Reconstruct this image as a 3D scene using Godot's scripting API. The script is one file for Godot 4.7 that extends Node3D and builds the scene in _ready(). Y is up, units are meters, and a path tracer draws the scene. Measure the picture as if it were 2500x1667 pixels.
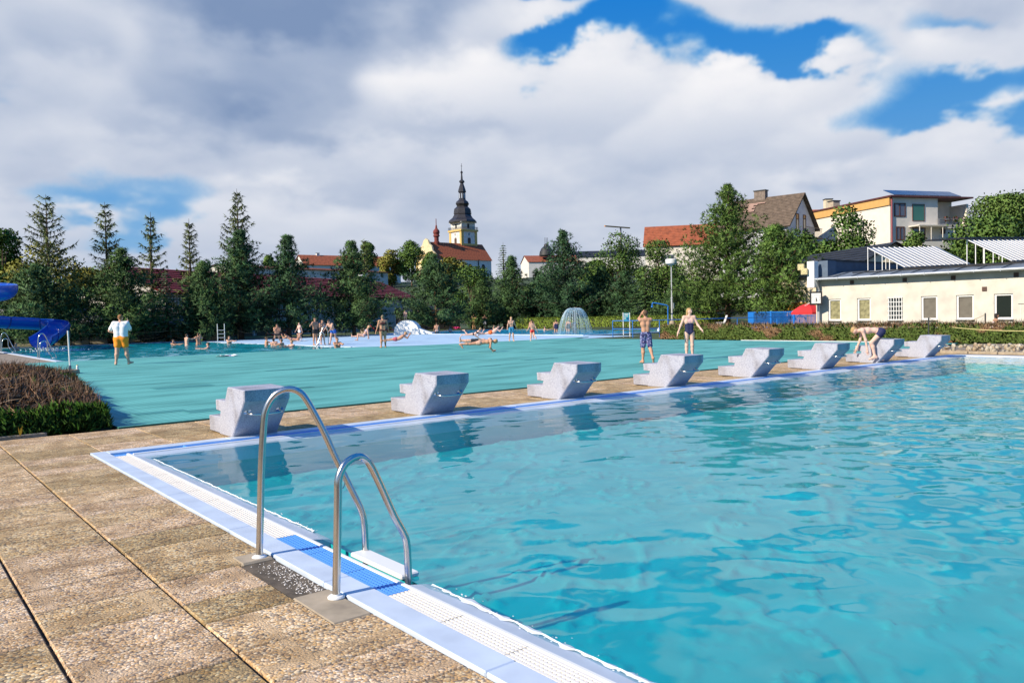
extends Node3D
# An outdoor swimming pool: x runs along the row of starting blocks, z from them towards the camera, y is up.

const SKY_W := 3072
const SKY_COVER := ["6666666666666666666666666666666666666", "6666666666666666666666666666666666666", "6666666666666666666666666666777777777", "6666667777777777777777777777777788888", "7777654688888888888888888777777889999", "8875444688888888888899998876778899999", "9987666789999999999999999987777777665", "9999999999999999999999999998884212322", "9999999999999999999999999999985312334", "6778999999999999999999999999986568778", "8777899999999988888899887889875689998", "9999999999999977776676555322125655789", "9999999999999999998511123356788778999", "9999999999999999998885123689999999999", "9999999999999999874321135789999999999", "9999999999999999863211135789999999999"]
const SKY_TONE := ["6666666666666666666666666666666666666", "6666666666666666666666666666666666666", "6666666666666666666666666666666666666", "6666666666666666666666666666666777777", "7777777777777766666666666666777777777", "7777766777777766666666666666777777777", "6666666666666666666666666666667777777", "6666666666666666666666666666777767766", "6666655554444555556666677777788777767", "6666664444444467777777778888888777777", "5566665433444478888888888999987787777", "6655556554444467778888777776667776676", "6666666554444455456666666677777665666", "6667765432223344346787666677766665666", "6667764322222222235666555667666665666", "6667764322222222235666555667666665666"]

var M := {}
var rng := RandomNumberGenerator.new()
var used_names := {}


func _ready() -> void:
	rng.seed = 7
	var camera := Camera3D.new()
	camera.name = "camera"
	camera.fov = 46.60
	camera.far = 3000.0
	camera.near = 0.05
	camera.position = Vector3(-1.9387, 1.4904, 10.1539)
	camera.basis = Basis(Vector3.UP, -0.68278) * Basis(Vector3.RIGHT, -0.0332) * Basis(Vector3.BACK, -0.02278)
	add_child(camera)
	camera.current = true
	var e := Environment.new()
	e.background_mode = Environment.BG_SKY
	e.sky = Sky.new()
	var sm := PanoramaSkyMaterial.new()
	sm.panorama = sky_picture()
	sm.energy_multiplier = 0.74
	e.sky.sky_material = sm
	e.tonemap_mode = Environment.TONE_MAPPER_LINEAR
	e.tonemap_exposure = 1.35
	e.sdfgi_enabled = true
	e.ssao_enabled = true
	e.ssil_enabled = true
	var we := WorldEnvironment.new()
	we.name = "world_environment"
	we.environment = e
	add_child(we)
	var sun := DirectionalLight3D.new()
	sun.name = "sun"
	sun.light_energy = 1.6
	sun.light_color = Color(1.0, 0.945, 0.86)
	sun.light_angular_distance = 0.5
	sun.shadow_enabled = true
	var towards := Vector3(cos(deg_to_rad(7.0)), -tan(deg_to_rad(33.0)), sin(deg_to_rad(7.0)))
	sun.basis = Basis.looking_at(towards, Vector3.UP)
	add_child(sun)
	materials()
	build_ground()
	build_main_pool()
	build_deck()
	build_mat()
	build_far_pools()
	build_town()
	build_pool_house()
	build_trees()
	build_hedges()
	build_blocks()
	build_ladders()
	build_furniture()
	build_slides()
	build_people()


# ---------------------------------------------------------------- sky
func sky_picture() -> ImageTexture:
	var w := SKY_W
	var h := w / 2
	var half := h / 2
	var cols := 180
	var rows := 60
	var a := FastNoiseLite.new()
	a.seed = 11
	a.frequency = 0.045
	a.fractal_octaves = 3
	var low_cover := Image.create(cols, rows, false, Image.FORMAT_RF)
	var low_tone := Image.create(cols, rows, false, Image.FORMAT_RF)
	for j in rows:
		var el := (rows - 1 - j) * 1.5
		for i in cols:
			var az := i * 2.0 if i < cols / 2 else i * 2.0 - 360.0
			var p := Vector3(sin(deg_to_rad(az)), sin(deg_to_rad(el)) * 1.6, -cos(deg_to_rad(az))) * 26.0
			var cover := clampf(0.24 + 0.75 * a.get_noise_3d(p.x, p.y, p.z), 0.0, 1.0)
			var tone := clampf(0.60 + 0.4 * a.get_noise_3d(p.z + 70.0, p.x, p.y), 0.1, 1.0)
			if el < 9.0:
				cover = lerpf(0.7, cover, el / 9.0)
				tone = lerpf(0.66, tone, el / 9.0)
			var fi := (az - 3.0) / 2.0
			var fj := el / 1.5
			var out := maxf(maxf(0.0 - fi, fi - 36.0), maxf(0.0, fj - 15.0))
			if out < 6.0:
				var ci := clampi(roundi(fi), 0, 36)
				var cj := clampi(roundi(fj), 0, 15)
				var k := 1.0 - smoothstep(0.0, 6.0, out)
				cover = lerpf(cover, int(SKY_COVER[cj][ci]) / 9.0, k)
				tone = lerpf(tone, int(SKY_TONE[cj][ci]) / 9.0, k)
			low_cover.set_pixel(i, j, Color(cover, 0, 0))
			low_tone.set_pixel(i, j, Color(tone, 0, 0))
	low_cover.resize(w, half, Image.INTERPOLATE_CUBIC)
	low_tone.resize(w, half, Image.INTERPOLATE_CUBIC)
	var cover_map := low_cover.get_data().to_float32_array()
	var tone_map := low_tone.get_data().to_float32_array()
	var n1 := FastNoiseLite.new()
	n1.seed = 5
	n1.frequency = 1.0
	n1.fractal_octaves = 6
	n1.fractal_gain = 0.55
	var n2 := FastNoiseLite.new()
	n2.seed = 23
	n2.frequency = 1.0
	n2.fractal_octaves = 3
	var data := PackedByteArray()
	data.resize(w * h * 3)
	var sin_az := PackedFloat32Array()
	var cos_az := PackedFloat32Array()
	for i in w:
		var az := (float(i) + 0.5) / w * TAU
		sin_az.append(sin(az))
		cos_az.append(-cos(az))
	var at := 0
	for j in half:
		var el := (0.5 - (j + 0.5) / h) * PI
		var ce := cos(el)
		var se := sin(el)
		var spread := 2.1 / (se + 0.30)
		var up := clampf(rad_to_deg(el) / 24.0, 0.0, 1.0)
		var k1 := pow(up, 0.75)
		var br := lerpf(0.705, 0.085, k1)
		var bg := lerpf(0.805, 0.475, k1)
		var bb := lerpf(0.895, 0.830, k1)
		for i in w:
			var px := sin_az[i] * ce * spread
			var pz := cos_az[i] * ce * spread
			var f := n1.get_noise_2d(px * 1.0, pz * 1.0)
			var g := n2.get_noise_2d(px * 0.8 + 9.0, pz * 0.8)
			var x2 := clampi(i + int(g * 34.0), 0, w - 1)
			var y2 := clampi(j + int(f * 26.0), 0, half - 1)
			var s := y2 * w + x2
			var cover := cover_map[s]
			var d := cover + 0.27 * f + 0.06 * g
			var alpha := smoothstep(0.36, 0.70, d)
			var tone := clampf(tone_map[s] + 0.20 * f + 0.06 * g, 0.0, 1.08)
			var r: float
			var gg: float
			var b: float
			if tone < 0.62:
				var t := clampf((tone - 0.15) / 0.47, 0.0, 1.0)
				r = lerpf(0.50, 0.755, t)
				gg = lerpf(0.59, 0.795, t)
				b = lerpf(0.735, 0.87, t)
			else:
				var t := (tone - 0.62) / 0.38
				r = lerpf(0.755, 0.955, t)
				gg = lerpf(0.795, 0.955, t)
				b = lerpf(0.87, 0.97, t)
			data[at] = int(clampf(lerpf(br, r, alpha), 0.0, 1.0) * 255.0)
			data[at + 1] = int(clampf(lerpf(bg, gg, alpha), 0.0, 1.0) * 255.0)
			data[at + 2] = int(clampf(lerpf(bb, b, alpha), 0.0, 1.0) * 255.0)
			at += 3
	for k in range(at, w * h * 3, 3):
		data[k] = 108
		data[k + 1] = 118
		data[k + 2] = 112
	return ImageTexture.create_from_image(Image.create_from_data(w, h, false, Image.FORMAT_RGB8, data))


# ---------------------------------------------------------------- tools
class Builder:
	var v := PackedVector3Array()
	var n := PackedVector3Array()
	var c := PackedColorArray()
	var t := PackedVector2Array()
	var i := PackedInt32Array()
	var col := Color.WHITE
	var coloured := false
	var xf := Transform3D.IDENTITY

	func put(p: Vector3, q: Vector3) -> int:
		v.append(xf * p)
		n.append((xf.basis * q).normalized())
		c.append(col)
		return v.size() - 1

	func tri(a: Vector3, b: Vector3, d: Vector3) -> void:
		var q := (b - a).cross(d - a)
		var s := put(a, q)
		put(b, q)
		put(d, q)
		i.append_array([s, s + 2, s + 1])

	func quad(a: Vector3, b: Vector3, d: Vector3, e: Vector3) -> void:
		var q := (d - a).cross(e - b)
		var s := put(a, q)
		put(b, q)
		put(d, q)
		put(e, q)
		i.append_array([s, s + 2, s + 1, s, s + 3, s + 2])

	func box(at: Vector3, size: Vector3, bevel := 0.0) -> void:
		var h := size / 2.0
		if bevel <= 0.0:
			for ax in 3:
				for sg in [-1.0, 1.0]:
					var o := Vector3.ZERO
					o[ax] = h[ax] * sg
					var p := Vector3.ZERO
					var q := Vector3.ZERO
					p[(ax + 1) % 3] = h[(ax + 1) % 3] * sg
					q[(ax + 2) % 3] = h[(ax + 2) % 3]
					quad(at + o - p - q, at + o + p - q, at + o + p + q, at + o - p + q)
			return
		var b := minf(bevel, minf(h.x, minf(h.y, h.z)) * 0.95)
		for ax in 3:
			for sg in [-1.0, 1.0]:
				var o := Vector3.ZERO
				o[ax] = h[ax] * sg
				var p := Vector3.ZERO
				var q := Vector3.ZERO
				p[(ax + 1) % 3] = (h[(ax + 1) % 3] - b) * sg
				q[(ax + 2) % 3] = h[(ax + 2) % 3] - b
				quad(at + o - p - q, at + o + p - q, at + o + p + q, at + o - p + q)
		for ax in 3:
			var l := Vector3.ZERO
			l[ax] = h[ax] - b
			var u := (ax + 1) % 3
			var w := (ax + 2) % 3
			for su in [-1.0, 1.0]:
				for sw in [-1.0, 1.0]:
					var p1 := Vector3.ZERO
					p1[u] = h[u] * su
					p1[w] = (h[w] - b) * sw
					var p2 := Vector3.ZERO
					p2[u] = (h[u] - b) * su
					p2[w] = h[w] * sw
					if su * sw > 0:
						quad(at + p1 - l, at + p2 - l, at + p2 + l, at + p1 + l)
					else:
						quad(at + p2 - l, at + p1 - l, at + p1 + l, at + p2 + l)
		for sx in [-1.0, 1.0]:
			for sy in [-1.0, 1.0]:
				for sz in [-1.0, 1.0]:
					var sg := Vector3(sx, sy, sz)
					var p := Vector3(h.x, h.y - b, h.z - b) * sg
					var q := Vector3(h.x - b, h.y, h.z - b) * sg
					var r := Vector3(h.x - b, h.y - b, h.z) * sg
					if sx * sy * sz > 0:
						tri(at + p, at + q, at + r)
					else:
						tri(at + p, at + r, at + q)

	func frames(path: PackedVector3Array) -> Array:
		var out := []
		var d := (path[1] - path[0]).normalized()
		var side := d.cross(Vector3.UP)
		if side.length() < 0.1:
			side = d.cross(Vector3.RIGHT)
		side = side.normalized()
		for k in path.size():
			var d2 := (path[mini(k + 1, path.size() - 1)] - path[maxi(k - 1, 0)]).normalized()
			side = (side - d2 * side.dot(d2)).normalized()
			out.append([side, d2.cross(side).normalized(), d2])
		return out

	func tube(path: PackedVector3Array, radius, sides := 8, caps := true) -> void:
		var fr := frames(path)
		var s := v.size()
		for k in path.size():
			var r: float = radius[k] if radius is Array or radius is PackedFloat32Array else radius
			for m in sides:
				var an := TAU * m / sides
				var o: Vector3 = fr[k][0] * cos(an) + fr[k][1] * sin(an)
				put(path[k] + o * r, o)
		for k in path.size() - 1:
			for m in sides:
				var p := s + k * sides + m
				var q := s + k * sides + (m + 1) % sides
				i.append_array([p, p + sides, q, q, p + sides, q + sides])
		if caps:
			for e in [0, path.size() - 1]:
				var dir: Vector3 = -fr[e][2] if e == 0 else fr[e][2]
				var ctr := put(path[e], dir)
				var ring := v.size()
				for m in sides:
					var q := v[s + e * sides + m]
					v.append(q)
					n.append((xf.basis * dir).normalized())
					c.append(col)
				for m in sides:
					if e == 0:
						i.append_array([ctr, ring + m, ring + (m + 1) % sides])
					else:
						i.append_array([ctr, ring + (m + 1) % sides, ring + m])

	func lathe(at: Vector3, profile: Array, sides := 16, turn := 0.0, flat := false) -> void:
		# profile: Vector2(radius, height) from the bottom up
		for k in profile.size() - 1:
			var a: Vector2 = profile[k]
			var b: Vector2 = profile[k + 1]
			var sl := Vector2(b.y - a.y, a.x - b.x)
			for m in sides:
				var t0 := TAU * m / sides + turn
				var t1 := TAU * (m + 1) / sides + turn
				var d0 := Vector3(cos(t0), 0, sin(t0))
				var d1 := Vector3(cos(t1), 0, sin(t1))
				var p := at + d0 * a.x + Vector3.UP * a.y
				var q := at + d1 * a.x + Vector3.UP * a.y
				var r := at + d1 * b.x + Vector3.UP * b.y
				var u := at + d0 * b.x + Vector3.UP * b.y
				var n0 := d0 * sl.x + Vector3.UP * sl.y
				var n1 := d1 * sl.x + Vector3.UP * sl.y
				if flat:
					n0 = (d0 + d1).normalized() * sl.x + Vector3.UP * sl.y
					n1 = n0
				var s := put(p, n0)
				put(q, n1)
				put(r, n1)
				put(u, n0)
				i.append_array([s, s + 1, s + 2, s, s + 2, s + 3])

	func prism(poly: PackedVector2Array, place: Transform3D, depth: float, bevel := 0.0) -> void:
		# a polygon in the place's x-y plane, from z 0 to depth
		var keep := xf
		xf = xf * place
		var p := poly.duplicate()
		var area := 0.0
		for k in p.size():
			area += p[k].cross(p[(k + 1) % p.size()])
		if area < 0.0:
			p.reverse()
		var inner := p
		if bevel > 0.0:
			var off := Geometry2D.offset_polygon(p, -bevel, Geometry2D.JOIN_MITER)
			if off.size() == 1 and off[0].size() == p.size():
				inner = PackedVector2Array()
				for k in p.size():
					var best := Vector2.ZERO
					var dist := 1e9
					for q in off[0]:
						if q.distance_to(p[k]) < dist:
							dist = q.distance_to(p[k])
							best = q
					inner.append(best)
			else:
				bevel = 0.0
		var z0 := bevel
		var z1 := depth - bevel
		for k in p.size():
			var a := p[k]
			var b := p[(k + 1) % p.size()]
			quad(Vector3(a.x, a.y, z0), Vector3(b.x, b.y, z0), Vector3(b.x, b.y, z1), Vector3(a.x, a.y, z1))
			i.resize(i.size() - 6)
			var s := v.size() - 4
			for m in 4:
				n[s + m] = -n[s + m]
			i.append_array([s, s + 1, s + 2, s, s + 2, s + 3])
			var out := Vector3(b.y - a.y, a.x - b.x, 0)
			for m in 4:
				n[s + m] = (xf.basis * out).normalized()
			if bevel > 0.0:
				var ia := inner[k]
				var ib := inner[(k + 1) % p.size()]
				for side in 2:
					var zz := z0 if side == 0 else z1
					var ze := 0.0 if side == 0 else depth
					var q := (out.normalized() + Vector3(0, 0, -1 if side == 0 else 1)).normalized()
					s = put(Vector3(a.x, a.y, zz), q)
					put(Vector3(b.x, b.y, zz), q)
					put(Vector3(ib.x, ib.y, ze), q)
					put(Vector3(ia.x, ia.y, ze), q)
					if side == 0:
						i.append_array([s, s + 2, s + 1, s, s + 3, s + 2])
					else:
						i.append_array([s, s + 1, s + 2, s, s + 2, s + 3])
		var tris := Geometry2D.triangulate_polygon(inner)
		for side in 2:
			var q := Vector3(0, 0, -1 if side == 0 else 1)
			var zz := 0.0 if side == 0 else depth
			for k in range(0, tris.size(), 3):
				var s := put(Vector3(inner[tris[k]].x, inner[tris[k]].y, zz), q)
				put(Vector3(inner[tris[k + 1]].x, inner[tris[k + 1]].y, zz), q)
				put(Vector3(inner[tris[k + 2]].x, inner[tris[k + 2]].y, zz), q)
				i.append_array([s, s + 1, s + 2])
		xf = keep

	func ball(at: Vector3, radius: Vector3, rings := 6, sides := 10) -> void:
		var s := v.size()
		for k in rings + 1:
			var la := PI * k / rings - PI / 2
			for m in sides:
				var lo := TAU * m / sides
				var d := Vector3(cos(la) * cos(lo), sin(la), cos(la) * sin(lo))
				put(at + d * radius, d / radius)
		for k in rings:
			for m in sides:
				var p := s + k * sides + m
				var q := s + k * sides + (m + 1) % sides
				i.append_array([p, q, p + sides, q, q + sides, p + sides])

	func mesh() -> ArrayMesh:
		for k in range(0, i.size(), 3):
			var o := v[i[k]]
			if (v[i[k + 2]] - o).cross(v[i[k + 1]] - o).dot(n[i[k]] + n[i[k + 1]] + n[i[k + 2]]) < 0.0:
				var keep := i[k + 1]
				i[k + 1] = i[k + 2]
				i[k + 2] = keep
		var arrays := []
		arrays.resize(Mesh.ARRAY_MAX)
		arrays[Mesh.ARRAY_VERTEX] = v
		arrays[Mesh.ARRAY_NORMAL] = n
		if coloured:
			arrays[Mesh.ARRAY_COLOR] = c
		if t.size() == v.size() and t.size() > 0:
			arrays[Mesh.ARRAY_TEX_UV] = t
		arrays[Mesh.ARRAY_INDEX] = i
		var m := ArrayMesh.new()
		m.add_surface_from_arrays(Mesh.PRIMITIVE_TRIANGLES, arrays)
		return m


func numbered(called: String) -> String:
	var k: int = used_names.get(called, 0)
	used_names[called] = k + 1
	return called if k == 0 else "%s_%03d" % [called, k]


func part(called: String, shape, material: Material, parent: Node3D) -> MeshInstance3D:
	var o := MeshInstance3D.new()
	o.name = called
	o.mesh = shape.mesh() if shape is Builder else shape
	o.material_override = null
	if o.mesh is ArrayMesh and o.mesh.get_surface_count() and o.mesh.surface_get_material(0) == null:
		o.mesh.surface_set_material(0, material)
	else:
		o.set_surface_override_material(0, material)
	parent.add_child(o, true)
	return o


func tag(o: Node3D, label: String, category: String, group := "") -> Node3D:
	o.set_meta("label", label)
	o.set_meta("category", category)
	if group != "":
		o.set_meta("group", group)
	return o


func thing(called: String, label: String, category: String, at := Vector3.ZERO, turn := 0.0, group := "") -> Node3D:
	var o := Node3D.new()
	o.name = numbered(called)
	add_child(o)
	o.position = at
	o.rotation.y = turn
	return tag(o, label, category, group)


func single(called: String, shape, material: Material, label: String, category: String, at := Vector3.ZERO, turn := 0.0, group := "") -> MeshInstance3D:
	var o := part(numbered(called), shape, material, self)
	o.position = at
	o.rotation.y = turn
	tag(o, label, category, group)
	return o


func setting(called: String, shape = null, material: Material = null, kind := "structure") -> Node3D:
	var o: Node3D
	if shape == null:
		o = Node3D.new()
		o.name = numbered(called)
		add_child(o)
	else:
		o = part(numbered(called), shape, material, self)
	o.set_meta("kind", kind)
	return o


func copy(o: Node3D, label: String, at: Vector3, turn := 0.0) -> Node3D:
	var base := String(o.name)
	var cut := base.rfind("_")
	if cut > 0 and base.substr(cut + 1).is_valid_int():
		base = base.substr(0, cut)
	var r: Node3D = o.duplicate()
	r.name = numbered(base)
	add_child(r)
	r.position = at
	r.rotation.y = turn
	r.set_meta("label", label)
	return r


func P(points: Array) -> PackedVector3Array:
	return PackedVector3Array(points)


func smooth_path(points: Array, steps := 6) -> PackedVector3Array:
	var out := PackedVector3Array()
	for k in points.size() - 1:
		var a: Vector3 = points[maxi(k - 1, 0)]
		var b: Vector3 = points[k]
		var c: Vector3 = points[k + 1]
		var d: Vector3 = points[mini(k + 2, points.size() - 1)]
		for s in steps:
			out.append(b.cubic_interpolate(c, a, d, float(s) / steps))
	out.append(points[points.size() - 1])
	return out


func lin(r: float, g: float, b: float) -> Color:
	return Color(r, g, b).linear_to_srgb()


func noise_texture(kind: int, frequency: float, ramp: Array, size := 512, octaves := 4, as_seed := 1, normal := 0.0) -> NoiseTexture2D:
	var f := FastNoiseLite.new()
	f.noise_type = kind
	f.frequency = frequency
	f.fractal_octaves = octaves
	f.seed = as_seed
	var t := NoiseTexture2D.new()
	t.width = size
	t.height = size
	t.seamless = true
	t.noise = f
	if ramp.size():
		var g := Gradient.new()
		var off := PackedFloat32Array()
		var cols := PackedColorArray()
		for k in ramp.size():
			off.append(float(k) / (ramp.size() - 1))
			cols.append(ramp[k])
		g.offsets = off
		g.colors = cols
		t.color_ramp = g
	if normal > 0.0:
		t.as_normal_map = true
		t.bump_strength = normal
	return t


func plain(c: Color, rough := 0.8, metal := 0.0) -> StandardMaterial3D:
	var m := StandardMaterial3D.new()
	m.albedo_color = c
	m.roughness = rough
	m.metallic = metal
	return m


func mottled(c: Color, spread: float, scale: float, rough := 0.85, relief := 0.0, as_seed := 1, world := true) -> StandardMaterial3D:
	var m := plain(c, rough)
	var lo := Color(1.0 - spread, 1.0 - spread, 1.0 - spread)
	m.albedo_texture = noise_texture(FastNoiseLite.TYPE_SIMPLEX_SMOOTH, 0.012, [lo, Color(1 - spread * 0.4, 1 - spread * 0.4, 1 - spread * 0.45), Color.WHITE], 256, 5, as_seed)
	m.uv1_triplanar = true
	m.uv1_world_triplanar = world
	m.uv1_scale = Vector3.ONE * scale
	if relief > 0.0:
		m.heightmap_enabled = true
		m.heightmap_texture = m.albedo_texture
		m.heightmap_scale = relief
	return m


# ---------------------------------------------------------------- materials
func pebble_textures() -> Array:
	var size := 1024
	var f := FastNoiseLite.new()
	f.noise_type = FastNoiseLite.TYPE_CELLULAR
	f.fractal_type = FastNoiseLite.FRACTAL_NONE
	f.frequency = 0.078
	f.cellular_jitter = 1.0
	f.domain_warp_enabled = true
	f.domain_warp_amplitude = 6.0
	f.domain_warp_frequency = 0.06
	f.cellular_return_type = FastNoiseLite.RETURN_CELL_VALUE
	var value := f.get_seamless_image(size, size, false, false, 0.08, true).get_data()
	f.cellular_return_type = FastNoiseLite.RETURN_DISTANCE
	var dist := f.get_seamless_image(size, size, false, false, 0.08, true).get_data()
	var g := FastNoiseLite.new()
	g.frequency = 0.006
	g.fractal_octaves = 4
	var patch := g.get_seamless_image(size, size).get_data()
	var tones := [Color(0.74, 0.62, 0.46), Color(0.85, 0.76, 0.61), Color(0.68, 0.57, 0.44), Color(0.80, 0.66, 0.45), Color(0.60, 0.55, 0.48), Color(0.89, 0.82, 0.70), Color(0.77, 0.65, 0.49), Color(0.49, 0.43, 0.37), Color(0.82, 0.71, 0.55)]
	var picture := PackedByteArray()
	var height := PackedByteArray()
	picture.resize(size * size * 3)
	height.resize(size * size)
	for k in size * size:
		var c: Color = tones[(value[k] * 37) % 9]
		var d := float(dist[k]) / 255.0
		var edge := 1.08 - smoothstep(0.55, 0.80, d) * 0.35
		var s := edge * (0.88 + 0.20 * float(patch[k]) / 255.0)
		picture[k * 3] = int(minf(c.r * s, 1.0) * 255)
		picture[k * 3 + 1] = int(minf(c.g * s, 1.0) * 255)
		picture[k * 3 + 2] = int(minf(c.b * s, 1.0) * 255)
		height[k] = int(clampf(1.0 - d * d * 1.2, 0.0, 1.0) * 255)
	return [ImageTexture.create_from_image(Image.create_from_data(size, size, false, Image.FORMAT_RGB8, picture)), ImageTexture.create_from_image(Image.create_from_data(size, size, false, Image.FORMAT_L8, height))]


func materials() -> void:
	var peb := pebble_textures()
	var stain := noise_texture(FastNoiseLite.TYPE_SIMPLEX_SMOOTH, 0.010, [Color(0.74, 0.70, 0.64), Color(0.88, 0.86, 0.82), Color(1, 1, 1), Color(1, 1, 1)], 512, 5, 3)
	for k in 6:
		var m := StandardMaterial3D.new()
		var tone: float = [1.0, 0.96, 0.91, 1.0, 0.84, 0.98][k]
		m.albedo_color = Color(tone, tone * 0.985, tone * [0.97, 0.95, 0.93, 1.0, 0.9, 1.0][k])
		m.albedo_texture = peb[0]
		m.roughness = 0.85
		m.uv1_triplanar = true
		m.uv1_world_triplanar = true
		m.uv1_triplanar_sharpness = 4.0
		m.uv1_scale = Vector3.ONE * [0.95, 1.02, 0.9, 1.0, 0.97, 1.06][k]
		m.uv1_offset = Vector3(0.37 * k, 0.11 * k, 0.73 * k)
		m.heightmap_enabled = true
		m.heightmap_texture = peb[1]
		m.heightmap_scale = 0.45
		m.detail_enabled = true
		m.detail_blend_mode = BaseMaterial3D.BLEND_MODE_MUL
		m.detail_albedo = stain
		m.detail_uv_layer = BaseMaterial3D.DETAIL_UV_2
		m.uv2_triplanar = true
		m.uv2_world_triplanar = true
		m.uv2_scale = Vector3.ONE * 0.42
		m.uv2_offset = Vector3(0.2 * k, 0, 0.41 * k)
		M["slab%d" % k] = m
	M.joint = mottled(lin(0.07, 0.055, 0.04), 0.5, 3.0, 0.95)
	M.cement = mottled(lin(0.44, 0.36, 0.26), 0.22, 1.4, 0.9, 0.25, 9)
	M.dark_cement = mottled(lin(0.16, 0.125, 0.09), 0.4, 2.2, 0.9, 0.4, 10)
	M.white_stone = plain(lin(0.74, 0.70, 0.64), 0.6)
	M.coping = mottled(lin(0.58, 0.67, 0.80), 0.10, 0.8, 0.42, 0.0, 4)
	M.lip = mottled(lin(0.54, 0.62, 0.72), 0.10, 0.9, 0.30, 0.0, 5)
	M.seam = plain(lin(0.22, 0.26, 0.34), 0.7)
	M.white_grate = plain(lin(0.78, 0.74, 0.66), 0.5)
	M.blue_grate = plain(lin(0.10, 0.33, 0.78), 0.45)
	M.channel = plain(lin(0.16, 0.13, 0.10), 0.9)
	M.blue_channel = plain(lin(0.04, 0.15, 0.42), 0.5)
	M.white_curb = plain(lin(0.72, 0.73, 0.72), 0.5)
	M.foam = mottled(lin(0.80, 0.85, 0.88), 0.15, 6.0, 0.6, 0.3, 6)
	M.liner = mottled(lin(0.005, 0.42, 0.46), 0.14, 0.30, 0.55, 0.0, 8)
	M.far_liner = mottled(lin(0.008, 0.40, 0.48), 0.14, 0.20, 0.55, 0.0, 18)
	M.kids_liner = mottled(lin(0.03, 0.46, 0.76), 0.10, 0.20, 0.55, 0.0, 28)
	M.lane = plain(lin(0.005, 0.345, 0.45), 0.6)
	var w := StandardMaterial3D.new()
	w.transparency = BaseMaterial3D.TRANSPARENCY_ALPHA
	w.albedo_color = Color(lin(0.006, 0.38, 0.46), 0.2)
	w.roughness = 0.03
	w.metallic_specular = 0.40
	M.water = w
	var w2: StandardMaterial3D = w.duplicate()
	w2.albedo_color = Color(lin(0.008, 0.40, 0.50), 0.5)
	M.far_water = w2
	var w3: StandardMaterial3D = w.duplicate()
	w3.albedo_color = Color(lin(0.02, 0.46, 0.80), 0.6)
	M.kids_water = w3
	var steel := plain(lin(0.62, 0.60, 0.57), 0.26, 1.0)
	steel.roughness_texture = noise_texture(FastNoiseLite.TYPE_SIMPLEX, 0.05, [Color(0.75, 0.75, 0.75), Color.WHITE], 128, 3, 4)
	steel.uv1_triplanar = true
	steel.uv1_scale = Vector3(9, 1.5, 9)
	M.steel = steel
	M.granite = granite(lin(0.46, 0.475, 0.53), 0.34)
	M.mat_top = mat_material(lin(0.12, 0.44, 0.40))
	M.mat_dark = mat_material(lin(0.055, 0.28, 0.27))
	M.mat_edge = plain(lin(0.02, 0.12, 0.09), 0.8)
	M.apron = mottled(lin(0.44, 0.62, 0.80), 0.14, 0.15, 0.7, 0.0, 12)
	M.lawn = mottled(lin(0.085, 0.13, 0.028), 0.55, 0.12, 0.95, 2.0, 13)
	M.earth = mottled(lin(0.16, 0.12, 0.075), 0.5, 0.3, 0.95, 1.0, 14)
	M.far_land = mottled(lin(0.06, 0.10, 0.03), 0.5, 0.02, 0.95, 0.0, 15)
	M.old_deck = mottled(lin(0.36, 0.29, 0.22), 0.3, 0.5, 0.9, 0.3, 16)
	M.white_paint = mottled(lin(0.80, 0.80, 0.78), 0.06, 0.7, 0.5, 0.0, 17, false)
	M.dark_metal = plain(lin(0.03, 0.032, 0.035), 0.5)
	M.black = plain(lin(0.012, 0.012, 0.013), 0.6)
	M.blue_paint = plain(lin(0.015, 0.16, 0.55), 0.4)
	M.wood = mottled(lin(0.14, 0.085, 0.045), 0.4, 1.5, 0.8, 0.0, 19, false)
	M.light_wood = mottled(lin(0.46, 0.27, 0.10), 0.3, 1.5, 0.8, 0.0, 20, false)
	M.rope = plain(lin(0.55, 0.43, 0.24), 0.9)
	var spray := StandardMaterial3D.new()
	spray.transparency = BaseMaterial3D.TRANSPARENCY_ALPHA
	spray.albedo_color = Color(lin(0.62, 0.80, 0.86), 0.5)
	spray.roughness = 0.2
	M.spray = spray
	for k in 3:
		M["stone%d" % k] = mottled([lin(0.52, 0.44, 0.32), lin(0.60, 0.54, 0.44), lin(0.46, 0.35, 0.23)][k], 0.3, 3.0, 0.9, 0.0, 40 + k, false)
	M.solar = plain(lin(0.012, 0.045, 0.13), 0.15)
	M.collector = mottled(lin(0.30, 0.34, 0.42), 0.25, 0.3, 0.3, 0.0, 98)
	var glass := StandardMaterial3D.new()
	glass.albedo_color = lin(0.05, 0.065, 0.075)
	glass.roughness = 0.06
	glass.metallic_specular = 0.7
	M.dark_glass = glass


func granite(c: Color, spread: float) -> StandardMaterial3D:
	var m := plain(c, 0.75)
	m.albedo_texture = noise_texture(FastNoiseLite.TYPE_VALUE, 0.28, [Color(1 - spread * 1.7, 1 - spread * 1.6, 1 - spread * 1.3), Color(1 - spread * 0.5, 1 - spread * 0.5, 1 - spread * 0.4), Color(1, 1, 1), Color(1, 1, 1)], 512, 2, 31)
	m.uv1_triplanar = true
	m.uv1_scale = Vector3.ONE * 1.1
	m.heightmap_enabled = true
	m.heightmap_texture = m.albedo_texture
	m.heightmap_scale = 0.08
	m.detail_enabled = true
	m.detail_blend_mode = BaseMaterial3D.BLEND_MODE_MUL
	m.detail_albedo = noise_texture(FastNoiseLite.TYPE_SIMPLEX_SMOOTH, 0.008, [Color(0.84, 0.82, 0.80), Color.WHITE, Color.WHITE], 256, 4, 32)
	m.detail_uv_layer = BaseMaterial3D.DETAIL_UV_2
	m.uv2_triplanar = true
	m.uv2_scale = Vector3(1.0, 0.5, 1.0)
	return m


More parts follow.
